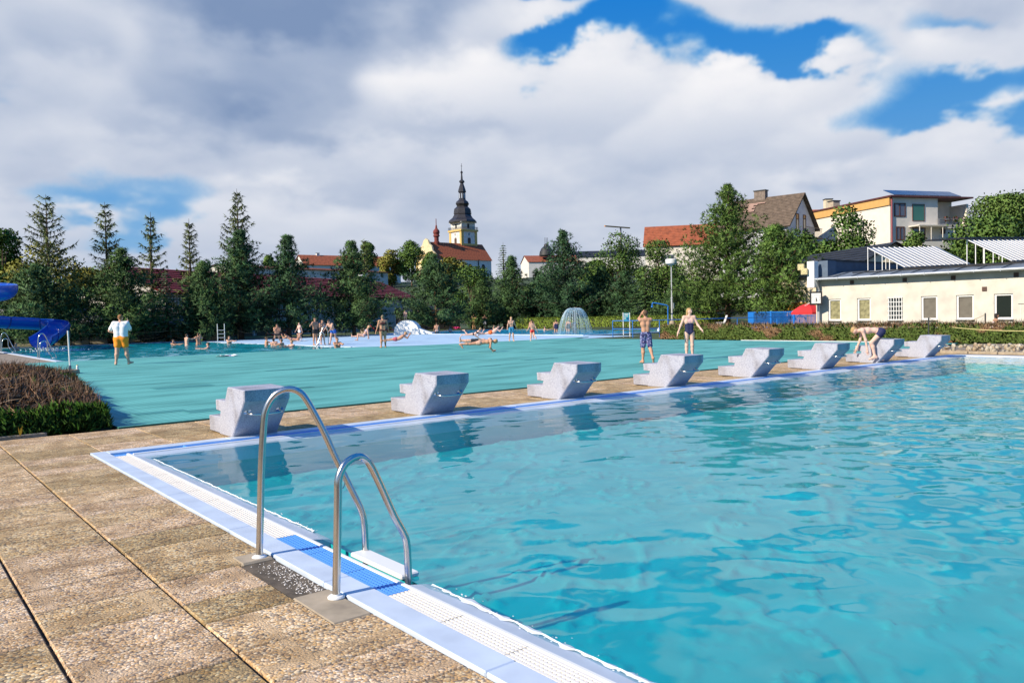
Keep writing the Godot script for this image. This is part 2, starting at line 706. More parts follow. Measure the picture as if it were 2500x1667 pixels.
func mat_material(c: Color) -> StandardMaterial3D:
	# rubber tiles with a fine grid of openings
	var size := 512
	var img := Image.create(size, size, false, Image.FORMAT_RGB8)
	img.fill(Color.WHITE)
	for k in 16:
		img.fill_rect(Rect2i(k * 32, 0, 3, size), Color(0.80, 0.82, 0.82))
		img.fill_rect(Rect2i(0, k * 32, size, 3), Color(0.80, 0.82, 0.82))
	var m := plain(c, 0.75)
	m.albedo_texture = ImageTexture.create_from_image(img)
	m.uv1_triplanar = true
	m.uv1_world_triplanar = true
	m.uv1_scale = Vector3.ONE * 0.5
	m.detail_enabled = true
	m.detail_blend_mode = BaseMaterial3D.BLEND_MODE_MUL
	m.detail_albedo = noise_texture(FastNoiseLite.TYPE_SIMPLEX_SMOOTH, 0.012, [Color(0.66, 0.74, 0.74), Color(0.86, 0.90, 0.90), Color.WHITE, Color.WHITE], 512, 6, 33)
	m.detail_uv_layer = BaseMaterial3D.DETAIL_UV_2
	m.uv2_triplanar = true
	m.uv2_world_triplanar = true
	m.uv2_scale = Vector3(0.05, 0.05, 0.17)
	return m


# ---------------------------------------------------------------- ground
func sheet(points: Array, y: float, m: Material, called: String, thick := 0.0, edge: Material = null) -> Node3D:
	var b := Builder.new()
	var poly := PackedVector2Array(points)
	var tris := Geometry2D.triangulate_polygon(poly)
	for k in range(0, tris.size(), 3):
		var a := poly[tris[k]]
		var q := poly[tris[k + 1]]
		var r := poly[tris[k + 2]]
		if (q - a).cross(r - a) > 0:
			b.tri(Vector3(a.x, y, a.y), Vector3(r.x, y, r.y), Vector3(q.x, y, q.y))
		else:
			b.tri(Vector3(a.x, y, a.y), Vector3(q.x, y, q.y), Vector3(r.x, y, r.y))
	var o := setting(called, b, m)
	if thick > 0.0:
		var e := Builder.new()
		for k in poly.size():
			var a := poly[k]
			var q := poly[(k + 1) % poly.size()]
			e.quad(Vector3(a.x, y - thick, a.y), Vector3(q.x, y - thick, q.y), Vector3(q.x, y - 0.001, q.y), Vector3(a.x, y - 0.001, a.y))
		part("edge", e, edge if edge else m, o)
	return o


func build_ground() -> void:
	# lawn and far land with openings left for the pools
	var lawn := Builder.new()
	var y := -0.03
	# strips round the pools: x 36.3..50 z -56..-30 (children), x 4.2..18 z -53.5..-26.8, x 0..23.3 z 0..25.6
	for r in [[-60.0, 0.0, -70.0, 60.0], [0.0, 4.2, -70.0, 0.0], [0.0, 4.2, 25.6, 60.0], [4.2, 18.0, -70.0, -53.5], [4.2, 18.0, -26.8, 0.0], [18.0, 36.3, -70.0, 0.0], [36.3, 50.4, -70.0, -57.0], [36.3, 50.4, -27.0, 0.0], [50.4, 80.0, -70.0, 0.0], [23.3, 80.0, 0.0, 60.0], [4.2, 23.3, 25.6, 60.0]]:
		lawn.quad(Vector3(r[0], y, r[3]), Vector3(r[1], y, r[3]), Vector3(r[1], y, r[2]), Vector3(r[0], y, r[2]))
	setting("lawn", lawn, M.lawn)
	# the land beyond: flat at first, rising to the town
	var nx := 48
	var nz := 40
	var g := Builder.new()
	var f := FastNoiseLite.new()
	f.frequency = 0.006
	for j in nz + 1:
		for k in nx + 1:
			var x := -300.0 + 1100.0 * k / nx
			var z := 60.0 - 900.0 * j / nz
			g.put(Vector3(x, land_height(x, z) + f.get_noise_2d(x, z) * 1.2 * smoothstep(80.0, 140.0, Vector2(x + 2, z - 10).length()), z), Vector3.UP)
	for j in nz:
		for k in nx:
			var p := j * (nx + 1) + k
			var a := g.v[p]
			var q := g.v[p + nx + 2]
			if q.x > -5.0 and a.x < 40.0 and a.z > -48.0 and q.z < 30.0:
				continue
			g.i.append_array([p, p + 1, p + nx + 1, p + 1, p + nx + 2, p + nx + 1])
	setting("terrain", g, M.far_land)


func land_height(x: float, z: float) -> float:
	var d := Vector2(x + 1.94, z - 10.15).length()
	var az := rad_to_deg(atan2(x + 1.94, 10.15 - z))
	var rise := smoothstep(100.0, 330.0, d) * 16.0
	rise += smoothstep(55.0, 75.0, az) * smoothstep(48.0, 95.0, d) * 9.0
	rise += smoothstep(38.0, 58.0, az) * smoothstep(70.0, 130.0, d) * 6.0
	return -0.35 + rise


# ---------------------------------------------------------------- the main pool
const POOL_X0 := 0.49
const POOL_X1 := 22.78
const POOL_Z0 := 0.56
const POOL_Z1 := 25.1
const POOL_DEEP := -0.46


func wave_field(nx: int, nz: int, xs: PackedFloat32Array, zs: PackedFloat32Array, calm: Callable, scale: float) -> PackedFloat32Array:
	var a := FastNoiseLite.new()
	a.seed = 3
	a.frequency = 1.0
	a.fractal_octaves = 2
	a.noise_type = FastNoiseLite.TYPE_SIMPLEX_SMOOTH
	var b := FastNoiseLite.new()
	b.seed = 8
	b.frequency = 1.0
	b.fractal_octaves = 2
	b.noise_type = FastNoiseLite.TYPE_SIMPLEX_SMOOTH
	var out := PackedFloat32Array()
	out.resize(nx * nz)
	for j in nz:
		for k in nx:
			var x := xs[k] / scale
			var z := zs[j] / scale
			var h := 0.016 * a.get_noise_2d(x * 0.62 + z * 0.25, z * 0.95 - x * 0.2) + 0.010 * b.get_noise_2d(x * 1.7 - z * 0.7, z * 2.4 + x * 0.5)
			out[j * nx + k] = h * float(calm.call(xs[k], zs[j])) * scale
	return out


func water_sheet(x0: float, x1: float, z0: float, z1: float, step: float, fine_z: float, y: float, calm: Callable, scale := 1.0) -> Builder:
	var xs := PackedFloat32Array()
	var zs := PackedFloat32Array()
	var nx := int((x1 - x0) / step) + 1
	for k in nx + 1:
		xs.append(lerpf(x0, x1, float(k) / nx))
	var z := z0
	while z < z1 - 0.01:
		zs.append(z)
		z += step if z < fine_z else step * 5.0
	zs.append(z1)
	var nz := zs.size()
	nx += 1
	var h := wave_field(nx, nz, xs, zs, calm, scale)
	var b := Builder.new()
	for j in nz:
		for k in nx:
			var k0 := maxi(k - 1, 0)
			var k1 := mini(k + 1, nx - 1)
			var j0 := maxi(j - 1, 0)
			var j1 := mini(j + 1, nz - 1)
			var dx := (h[j * nx + k1] - h[j * nx + k0]) / (xs[k1] - xs[k0])
			var dz := (h[j1 * nx + k] - h[j0 * nx + k]) / (zs[j1] - zs[j0])
			b.v.append(Vector3(xs[k], y + h[j * nx + k], zs[j]))
			b.n.append(Vector3(-dx, 1.0, -dz).normalized())
	for j in nz - 1:
		for k in nx - 1:
			var p := j * nx + k
			b.i.append_array([p, p + 1, p + nx, p + 1, p + nx + 1, p + nx])
	return b


func main_calm(x: float, z: float) -> float:
	return 0.25 + 1.35 * smoothstep(2.0, 15.0, x) + 0.35 * smoothstep(2.0, 6.0, z) * (1.0 - smoothstep(3.0, 9.0, x))


func build_main_pool() -> void:
	var basin := setting("pool_basin")
	# the floor: foil laid over concrete, with slack folds
	var r := FastNoiseLite.new()
	r.seed = 40
	r.noise_type = FastNoiseLite.TYPE_SIMPLEX_SMOOTH
	r.frequency = 0.62
	r.fractal_type = FastNoiseLite.FRACTAL_NONE
	var wv := FastNoiseLite.new()
	wv.seed = 41
	wv.frequency = 0.8
	var b := Builder.new()
	var step := 0.045
	var fx1 := POOL_X1 + 0.1
	var fz1 := 12.0
	var nx := int((fx1 - POOL_X0 + 0.1) / step)
	var nz := int((fz1 - POOL_Z0 + 0.1) / step)
	var hs := PackedFloat32Array()
	for j in nz + 1:
		var z := POOL_Z0 - 0.1 + j * step
		for k in nx + 1:
			var x := POOL_X0 - 0.1 + k * step
			var a := wv.get_noise_2d(x, z)
			var q := absf(r.get_noise_2d(x + a * 0.9, z * 1.25 - a * 0.7))
			var q2 := absf(r.get_noise_2d(x * 1.7 + 31.0 - a, z * 1.9 + a))
			hs.append(0.030 * exp(-q * q * 190.0) + 0.014 * exp(-q2 * q2 * 160.0) + 0.01 * a)
	for j in nz + 1:
		for k in nx + 1:
			var k0 := maxi(k - 1, 0)
			var k1 := mini(k + 1, nx)
			var j0 := maxi(j - 1, 0)
			var j1 := mini(j + 1, nz)
			var dx := (hs[j * (nx + 1) + k1] - hs[j * (nx + 1) + k0]) / ((k1 - k0) * step)
			var dz := (hs[j1 * (nx + 1) + k] - hs[j0 * (nx + 1) + k]) / ((j1 - j0) * step)
			b.v.append(Vector3(POOL_X0 - 0.1 + k * step, POOL_DEEP + hs[j * (nx + 1) + k], POOL_Z0 - 0.1 + j * step))
			b.n.append(Vector3(-dx, 1, -dz).normalized())
	for j in nz:
		for k in nx:
			var p := j * (nx + 1) + k
			b.i.append_array([p, p + 1, p + nx + 1, p + 1, p + nx + 2, p + nx + 1])
	part("floor", b, M.liner, basin)
	var bf := Builder.new()
	bf.quad(Vector3(POOL_X0 - 0.1, POOL_DEEP, POOL_Z1 + 0.1), Vector3(fx1, POOL_DEEP, POOL_Z1 + 0.1), Vector3(fx1, POOL_DEEP, fz1 - 0.02), Vector3(POOL_X0 - 0.1, POOL_DEEP, fz1 - 0.02))
	part("floor", bf, M.liner, basin)
	var walls := Builder.new()
	var top := -0.06
	walls.quad(Vector3(POOL_X0, POOL_DEEP - 0.05, POOL_Z0), Vector3(POOL_X1, POOL_DEEP - 0.05, POOL_Z0), Vector3(POOL_X1, top, POOL_Z0), Vector3(POOL_X0, top, POOL_Z0))
	walls.quad(Vector3(POOL_X0, POOL_DEEP - 0.05, POOL_Z1), Vector3(POOL_X0, POOL_DEEP - 0.05, POOL_Z0), Vector3(POOL_X0, top, POOL_Z0), Vector3(POOL_X0, top, POOL_Z1))
	walls.quad(Vector3(POOL_X1, POOL_DEEP - 0.05, POOL_Z0), Vector3(POOL_X1, POOL_DEEP - 0.05, POOL_Z1), Vector3(POOL_X1, top, POOL_Z1), Vector3(POOL_X1, top, POOL_Z0))
	walls.quad(Vector3(POOL_X1, POOL_DEEP - 0.05, POOL_Z1), Vector3(POOL_X0, POOL_DEEP - 0.05, POOL_Z1), Vector3(POOL_X0, top, POOL_Z1), Vector3(POOL_X1, top, POOL_Z1))
	part("wall", walls, M.liner, basin)
	setting("water", water_sheet(POOL_X0 - 0.06, POOL_X1 + 0.06, POOL_Z0 - 0.06, POOL_Z1 + 0.06, 0.055, 11.0, -0.022, main_calm), M.water)
	# coping: a strip of foil-clad concrete, the overflow channel and the sloping lip
	var rim := setting("pool_coping")
	for side in 4:
		var long: float = [25.66, 23.27, 25.66, 23.27][side]
		var xf := Transform3D()
		# local: x along the edge, z into the pool, y up
		if side == 0:
			xf = Transform3D(Basis(Vector3(0, 0, 1), Vector3.UP, Vector3(1, 0, 0)), Vector3(0, 0, 0))
		elif side == 1:
			xf = Transform3D(Basis(Vector3(1, 0, 0), Vector3.UP, Vector3(0, 0, 1)), Vector3(0, 0, 0))
		elif side == 2:
			xf = Transform3D(Basis(Vector3(0, 0, 1), Vector3.UP, Vector3(-1, 0, 0)), Vector3(23.27, 0, 0))
		else:
			xf = Transform3D(Basis(Vector3(1, 0, 0), Vector3.UP, Vector3(0, 0, -1)), Vector3(0, 0, 25.66))
		var s: float = 1.0 if side % 2 == 0 else 1.17
		var g0 := 0.165 * s
		var g1 := 0.315 * s
		var c1 := 0.345 * s
		var l1 := 0.50 * s
		# coping slabs, each about 1.5 m, mitred at the corners by running one side through
		var count := int(long / 1.5)
		for k in count:
			var a := long * k / count
			var e := long * (k + 1) / count - 0.004
			if side % 2 == 1 and k == 0:
				a += 0.166
			if side % 2 == 1 and k == count - 1:
				e -= 0.166
			var o := Builder.new()
			o.xf = xf
			o.box(Vector3((a + e) / 2, -0.10, g0 / 2), Vector3(e - a, 0.224, g0), 0.006)
			part("coping_slab", o, M.coping, rim)
		var ch := Builder.new()
		ch.xf = xf
		ch.box(Vector3(long / 2, -0.16, (g0 + g1) / 2), Vector3(long - g0 * 2.2, 0.10, g1 - g0 + 0.004))
		part("channel", ch, M.channel if side == 0 else M.blue_channel, rim)
		var curb := Builder.new()
		curb.xf = xf
		curb.box(Vector3(long / 2, -0.105, (g1 + c1) / 2), Vector3(long - g1 * 2, 0.225, c1 - g1), 0.006)
		part("curb", curb, M.white_curb, rim)
		var cuts := [[g1, 5.12], [6.36, long - g1]] if side == 0 else [[g1, long - g1]]
		for cut in cuts:
			var lp := Builder.new()
			lp.xf = xf
			lp.prism(PackedVector2Array([Vector2(c1, -0.2), Vector2(l1, -0.2), Vector2(l1, -0.034), Vector2(l1 - 0.03, -0.026), Vector2(c1, -0.004)]), Transform3D(Basis(Vector3(0, 0, 1), Vector3.UP, Vector3(1, 0, 0)), Vector3(cut[0], 0, 0)), cut[1] - cut[0])
			part("lip", lp, M.lip, rim)
	# grates of the overflow channel
	var lattices := []
	for kind in 2:
		var wd: float = [0.146, 0.170][kind]
		var b2 := Builder.new()
		var rows := 6
		for k in rows:
			b2.box(Vector3(0, 0, -wd / 2 + wd * (k + 0.5) / rows - 0.0), Vector3(0.496, 0.02, wd / rows * (0.50 if k > 0 and k < rows - 1 else 0.62)))
		for k in 19:
			b2.box(Vector3(-0.248 + 0.496 * (k + 0.0) / 18, -0.0012, 0), Vector3(0.0135, 0.0178, wd - 0.004))
		lattices.append(b2.mesh())
	var at := 0.46
	while at < 11.0:
		var o := part("grate", lattices[0].duplicate() if at < 0.5 else lattices[0], M.white_grate, rim)
		o.position = Vector3(0.24, -0.004, at + 0.25)
		o.rotation.y = PI / 2
		if at > 4.8 and at < 6.2:
			o.set_surface_override_material(0, M.blue_grate)
		at += 0.5
	at = 0.98
	while at < 22.6:
		var o := part("grate", lattices[1], M.blue_grate, rim)
		o.position = Vector3(at + 0.25, -0.004, 0.2808)
		at += 0.5
	var corner := Builder.new()
	corner.box(Vector3(0.58, -0.03, 0.28), Vector3(0.80, 0.03, 0.17))
	corner.box(Vector3(0.24, -0.03, 0.41), Vector3(0.145, 0.03, 0.09))
	part("corner_tray", corner, M.blue_grate, rim)
	# broken white water where the pool spills over its lip
	var fo := Builder.new()
	var rr := RandomNumberGenerator.new()
	rr.seed = 55
	var z := 0.8
	var ff := FastNoiseLite.new()
	ff.frequency = 3.2
	ff.fractal_octaves = 4
	var before := []
	while z < 10.6:
		var wide := 0.008 + 0.030 * smoothstep(2.5, 7.5, z)
		var mid := 0.484 + 0.012 * ff.get_noise_2d(z * 1.3, 3.0)
		var w0 := maxf(0.002, wide * (0.55 + 0.9 * ff.get_noise_2d(z * 2.0, 20.0)))
		var now := [Vector3(mid - w0, -0.0215, z), Vector3(mid - w0 * 0.2, -0.016 + 0.003 * ff.get_noise_2d(z * 5.0, 40.0), z), Vector3(mid + w0 * 0.7, -0.0225, z)]
		if before.size() and (z < 4.9 or z > 6.42):
			fo.quad(before[0], now[0], now[1], before[1])
			fo.quad(before[1], now[1], now[2], before[2])
			if rr.randf() < 0.5:
				var rad := rr.randf_range(0.002, 0.006)
				fo.ball(Vector3(mid + rr.randfn(0, 1) * wide, -0.022, z), Vector3(rad, rad * 0.4, rad * 1.8), 3, 6)
		before = now
		z += 0.018
	var foam := setting("foam", fo, M.foam, "stuff")
	foam.set_meta("label", "white broken water spilling over the pool lip")


# ---------------------------------------------------------------- deck of exposed-pebble slabs
func slab_mesh(sx: float, sz: float) -> ArrayMesh:
	var b := Builder.new()
	b.box(Vector3(0, -0.03, 0), Vector3(sx, 0.06, sz), 0.006)
	return b.mesh()


func build_deck() -> void:
	var deck := setting("pool_deck")
	var bed := Builder.new()
	var y := -0.022
	for q in [[-9.0, 0.0, -2.2, 14.0], [0.0, 31.0, -2.2, 0.0], [23.27, 31.0, 0.0, 14.0]]:
		bed.quad(Vector3(q[0], y, q[3]), Vector3(q[1], y, q[3]), Vector3(q[1], y, q[2]), Vector3(q[0], y, q[2]))
	part("bed", bed, M.joint, deck)
	var rr := RandomNumberGenerator.new()
	rr.seed = 21
	var shapes := {}
	var put_slab := func(x0: float, x1: float, z0: float, z1: float, dark: float) -> void:
		var key := "%d %d" % [roundi((x1 - x0) * 100), roundi((z1 - z0) * 100)]
		if not shapes.has(key):
			shapes[key] = []
			for k in 6:
				shapes[key].append(slab_mesh(roundf((x1 - x0) * 100) / 100.0 - 0.007, roundf((z1 - z0) * 100) / 100.0 - 0.008))
		var pick := rr.randi_range(0, 3) if rr.randf() < 0.7 else 5
		if rr.randf() < dark:
			pick = 4 if rr.randf() < 0.5 else 2
		var o := part("slab", shapes[key][pick], M["slab%d" % pick], deck)
		o.position = Vector3((x0 + x1) / 2, rr.randf_range(-0.002, 0.0015), (z0 + z1) / 2)
		o.rotation = Vector3(rr.randfn(0, 0.0014), rr.randfn(0, 0.002), rr.randfn(0, 0.0014))
	# columns of slabs beside the near edge
	var edges := [0.0, -0.70, -1.33, -1.96, -2.59, -3.22, -3.85]
	for c in edges.size() - 1:
		var joints := []
		if c == 0:
			joints = [-0.02, 0.36, 0.73, 1.11, 1.54, 1.94, 2.35, 2.81, 3.27, 3.73, 4.17, 4.56, 4.96, 5.35, 5.82, 6.17, 6.61, 7.01, 7.42, 7.84, 8.26]
		else:
			var z := -2.1 + (0.0 if c != 1 else 0.04)
			while z < 8.5 - c * 0.25:
				joints.append(z)
				z += 0.42 if c != 1 else [0.41, 0.42, 0.40, 0.43][int(z * 7.0 + 50) % 4]
		for k in joints.size() - 1:
			var x1: float = edges[c] - 0.006
			var x0: float = edges[c + 1]
			if c == 0 and joints[k] > 5.3 and joints[k] < 6.2:
				x1 = -0.225
			put_slab.call(x0, x1, joints[k], joints[k + 1], 0.22 if joints[k] > 3.0 else 0.3)
	# the strip behind the starting blocks
	for row in 3:
		var x := -0.70 if row > 0 else -0.70
		var z0: float = [-2.10, -1.40, -0.70][row]
		while x < 26.0:
			var w := 0.84
			put_slab.call(x, x + w, z0, z0 + 0.695, [0.05, 0.1, 0.75][row])
			x += w
	# ladder footing: cement pads and a dark strip with white chippings
	var pad := Builder.new()
	pad.box(Vector3(-0.112, -0.021, 5.27), Vector3(0.205, 0.055, 0.19), 0.012)
	part("cement_pad", pad, M.cement, deck)
	var pad2 := Builder.new()
	pad2.box(Vector3(-0.116, -0.028, 6.365), Vector3(0.215, 0.057, 0.485), 0.008)
	part("cement_pad", pad2, M.cement, deck)
	var strip := Builder.new()
	strip.box(Vector3(-0.116, -0.036, 5.74), Vector3(0.215, 0.055, 0.77), 0.006)
	part("cement_strip", strip, M.dark_cement, deck)
	var chips := Builder.new()
	for k in 260:
		var s := rr.randf_range(0.0025, 0.006)
		var zz := 5.38 + 0.72 * pow(rr.randf(), 0.8)
		chips.ball(Vector3(-0.015 - 0.17 * rr.randf() * (0.5 + 0.5 * rr.randf()), -0.0085, zz), Vector3(s, s * 0.5, s * rr.randf_range(0.8, 1.5)), 3, 5)
	var cp := part("chippings", chips, M.white_stone, deck)
	cp.set_meta("kind", "stuff")


func build_mat() -> void:
	# rubber mat between the pools, a little above the paving
	var top := sheet([Vector2(0.78, -2.10), Vector2(24.6, -2.10), Vector2(30.5, -2.6), Vector2(30.6, -24.0), Vector2(33.1, -25.3), Vector2(22.9, -24.75), Vector2(20.0, -24.95), Vector2(17.6, -26.6), Vector2(2.6, -26.2), Vector2(2.2, -14.0), Vector2(0.78, -4.0)], 0.026, M.mat_top, "rubber_mat", 0.034, M.mat_edge)
	# single tiles that were replaced and look darker
	for k in [[2.35, -3.25, 0.6, 0.42], [1.75, -3.6, 0.8, 0.3], [3.6, -8.6, 1.3, 0.5], [5.2, -6.0, 0.7, 0.25], [9.2, -6.7, 0.6, 0.2], [12.0, -8.2, 0.9, 0.25], [15.2, -9.5, 1.4, 0.3], [8.0, -12.3, 2.0, 0.3], [19.5, -12.0, 2.6, 0.35], [24.0, -14.2, 1.6, 0.3], [21.0, -7.4, 0.8, 0.25], [26.2, -9.1, 1.4, 0.3], [13.0, -16.8, 2.2, 0.4], [17.2, -19.6, 3.0, 0.4], [25.0, -19.8, 2.4, 0.35], [27.8, -21.6, 1.8, 0.4]]:
		var b := Builder.new()
		b.box(Vector3(k[0], 0.018, k[1]), Vector3(k[2], 0.024, k[3]))
		part("tile", b, M.mat_dark, top)
	var strip := Builder.new()
	strip.box(Vector3(30.62, 0.02, -9.1), Vector3(0.12, 0.06, 6.6), 0.01)
	part("border_strip", strip, M.white_curb, top)


func rect(x0: float, x1: float, z0: float, z1: float) -> Array:
	return [Vector2(x0, z0), Vector2(x1, z0), Vector2(x1, z1), Vector2(x0, z1)]


func build_far_pools() -> void:
	sheet(rect(18.0, 36.3, -54.6, -24.0), -0.012, M.apron, "concrete_apron")
	sheet([Vector2(36.3, -57.2), Vector2(51.2, -57.2), Vector2(51.2, -56.3), Vector2(36.3, -56.3)], -0.012, M.apron, "concrete_apron")
	sheet(rect(23.3, 31.0, -2.05, 14.0), -0.004, M.old_deck, "old_terrace")
	sheet(rect(-6.0, 4.0, -52.0, -25.9), 0.004, M.old_deck, "old_terrace")
	# the left-hand pool and the children's pool
	for which in 2:
		var x0: float = [4.2, 36.3][which]
		var x1: float = [18.0, 50.4][which]
		var z0: float = [-53.5, -56.4][which]
		var z1: float = [-26.8, -29.0][which]
		var o := setting(["far_basin", "paddling_basin"][which])
		var b := Builder.new()
		var deep: float = [-0.22, -0.14][which]
		b.quad(Vector3(x0, deep, z1), Vector3(x1, deep, z1), Vector3(x1, deep, z0), Vector3(x0, deep, z0))
		b.quad(Vector3(x0, deep, z0), Vector3(x1, deep, z0), Vector3(x1, 0, z0), Vector3(x0, 0, z0))
		b.quad(Vector3(x1, deep, z1), Vector3(x0, deep, z1), Vector3(x0, 0, z1), Vector3(x1, 0, z1))
		b.quad(Vector3(x0, deep, z1), Vector3(x0, deep, z0), Vector3(x0, 0, z0), Vector3(x0, 0, z1))
		b.quad(Vector3(x1, deep, z0), Vector3(x1, deep, z1), Vector3(x1, 0, z1), Vector3(x1, 0, z0))
		part("liner", b, [M.far_liner, M.kids_liner][which], o)
		var rim := Builder.new()
		rim.box(Vector3(x0 - 0.1, -0.02, (z0 + z1) / 2), Vector3(0.24, 0.1, z1 - z0 + 0.3), 0.01)
		rim.box(Vector3(x1 + 0.1, -0.03, (z0 + z1) / 2), Vector3(0.24, 0.06, z1 - z0 + 0.3), 0.01)
		rim.box(Vector3((x0 + x1) / 2, -0.02, z0 - 0.12), Vector3(x1 - x0, 0.1, 0.24), 0.01)
		rim.box(Vector3((x0 + x1) / 2, -0.03, z1 + 0.1), Vector3(x1 - x0, 0.08, 0.24), 0.01)
		part("rim", rim, M.coping, o)
		var wb := water_sheet(x0 + 0.02, x1 - 0.02, z0, z1 - 0.02, 0.16, 100.0, -0.03, func(_x, _z): return 2.0, 1.6)
		setting("water", wb, [M.far_water, M.kids_water][which])


# ---------------------------------------------------------------- starting blocks and ladders
func build_blocks() -> void:
	var words := ["starting block nearest the corner ladder, first of the row", "second starting block from the near corner, left of the third", "third starting block, left of the boy holding his goggles", "fourth starting block, with a girl standing behind it", "fifth starting block from the near corner of the pool", "sixth starting block, just left of the bending diver", "seventh starting block, with the diver's shadow on its side", "last starting block, farthest from the camera, beside the rocks"]
	var profile := PackedVector2Array([Vector2(0.0, 0.0), Vector2(0.47, 0.62), Vector2(0.0, 0.0)])
	profile = PackedVector2Array([Vector2(0.012, -0.012), Vector2(0.470, 0.478), Vector2(0.478, 0.620), Vector2(-0.107, 0.634), Vector2(-0.215, 0.448), Vector2(-0.572, 0.443), Vector2(-0.562, 0.303), Vector2(-0.400, 0.296), Vector2(-0.425, 0.226), Vector2(-0.853, 0.212), Vector2(-0.835, 0.004), Vector2(-0.46, 0.001), Vector2(-0.44, -0.012)])
	var body := Builder.new()
	# local x across the block, z towards the pool
	body.prism(profile, Transform3D(Basis(Vector3(0, 0, 1), Vector3.UP, Vector3(1, 0, 0)), Vector3.ZERO), 0.597, 0.012)
	var body_mesh := body.mesh()
	var rail := Builder.new()
	rail.tube(smooth_path([Vector3(0.09, 0.335, 0.29), Vector3(0.09, 0.318, 0.40), Vector3(0.14, 0.312, 0.462), Vector3(0.2985, 0.310, 0.475), Vector3(0.457, 0.312, 0.462), Vector3(0.507, 0.318, 0.40), Vector3(0.507, 0.335, 0.29)], 5), 0.0135, 8)
	var rail_mesh := rail.mesh()
	var flange := Builder.new()
	flange.xf = Transform3D(Basis(Vector3.RIGHT, deg_to_rad(90 + 43.5)), Vector3.ZERO)
	flange.lathe(Vector3.ZERO, [Vector2(0.0, -0.004), Vector2(0.048, -0.004), Vector2(0.048, 0.004), Vector2(0.03, 0.009), Vector2(0.0, 0.009)], 14)
	var flange_mesh := flange.mesh()
	for k in 8:
		var t := thing("starting_block", words[k], "starting block", Vector3(1.641 + 2.845 * k, 0.012, 0.0), 0.0, "speckled concrete starting blocks along the pool edge")
		part("body", body_mesh, M.granite, t)
		part("grab_rail", rail_mesh, M.steel, t)
		for s in [0.09, 0.507]:
			var fl := part("flange", flange_mesh, M.steel, t)
			fl.position = Vector3(s, 0.338, 0.338)


func build_ladders() -> void:
	# a tall rail that turns in towards the treads and a short one straight over the edge
	var tall := []
	for q in [[0.0, 0.0], [0.016, 0.30], [0.031, 0.571], [0.050, 0.80], [0.068, 0.925], [0.113, 1.008], [0.165, 1.045], [0.219, 1.057], [0.272, 1.040], [0.32, 0.985], [0.41, 0.803], [0.492, 0.602], [0.591, 0.379], [0.640, 0.262], [0.656, 0.17], [0.659, 0.0], [0.660, -0.40]]:
		tall.append(Vector3(-0.078 + q[0] * 0.857, q[1], 5.294 + q[0] * 0.515))
	var short := []
	for q in [[-0.046, 0.0], [-0.038, 0.16], [-0.029, 0.32], [-0.018, 0.54], [-0.012, 0.632], [0.020, 0.700], [0.062, 0.730], [0.112, 0.740], [0.150, 0.722], [0.182, 0.682], [0.238, 0.568], [0.322, 0.379], [0.378, 0.275], [0.400, 0.205], [0.405, 0.06], [0.405, -0.40]]:
		short.append(Vector3(q[0], q[1], 6.285))
	var ring := Builder.new()
	ring.lathe(Vector3.ZERO, [Vector2(0.0215, 0.0), Vector2(0.046, 0.0), Vector2(0.046, 0.006), Vector2(0.040, 0.012), Vector2(0.026, 0.014), Vector2(0.0215, 0.022)], 20)
	var collar := ring.mesh()
	var tread := Builder.new()
	tread.box(Vector3(0.452, -0.008, 5.92), Vector3(0.125, 0.03, 0.62), 0.008)
	var tread_mesh := tread.mesh()
	var eye := Builder.new()
	var loop := []
	for k in 13:
		loop.append(Vector3(0.045 + 0.02 * cos(TAU * k / 12), 0.56 + 0.03 * sin(TAU * k / 12), 0))
	eye.tube(P(loop), 0.003, 6, false)
	var t := thing("pool_ladder", "steel pool ladder with one tall and one short handrail, in the foreground", "ladder")
	for rail in [tall, short]:
		var b := Builder.new()
		b.tube(smooth_path(rail, 5), 0.0215, 16)
		part("handrail", b, M.steel, t)
		var o := part("collar", collar, M.white_curb, t)
		o.position = Vector3(rail[0].x, 0.002, rail[0].z)
	for k in 2:
		var step := part("tread", tread_mesh, M.white_curb, t)
		step.position.y = -0.27 * k
	var e := part("eyelet", eye, M.steel, t)
	e.position = Vector3(-0.04, 0.05, 6.285)


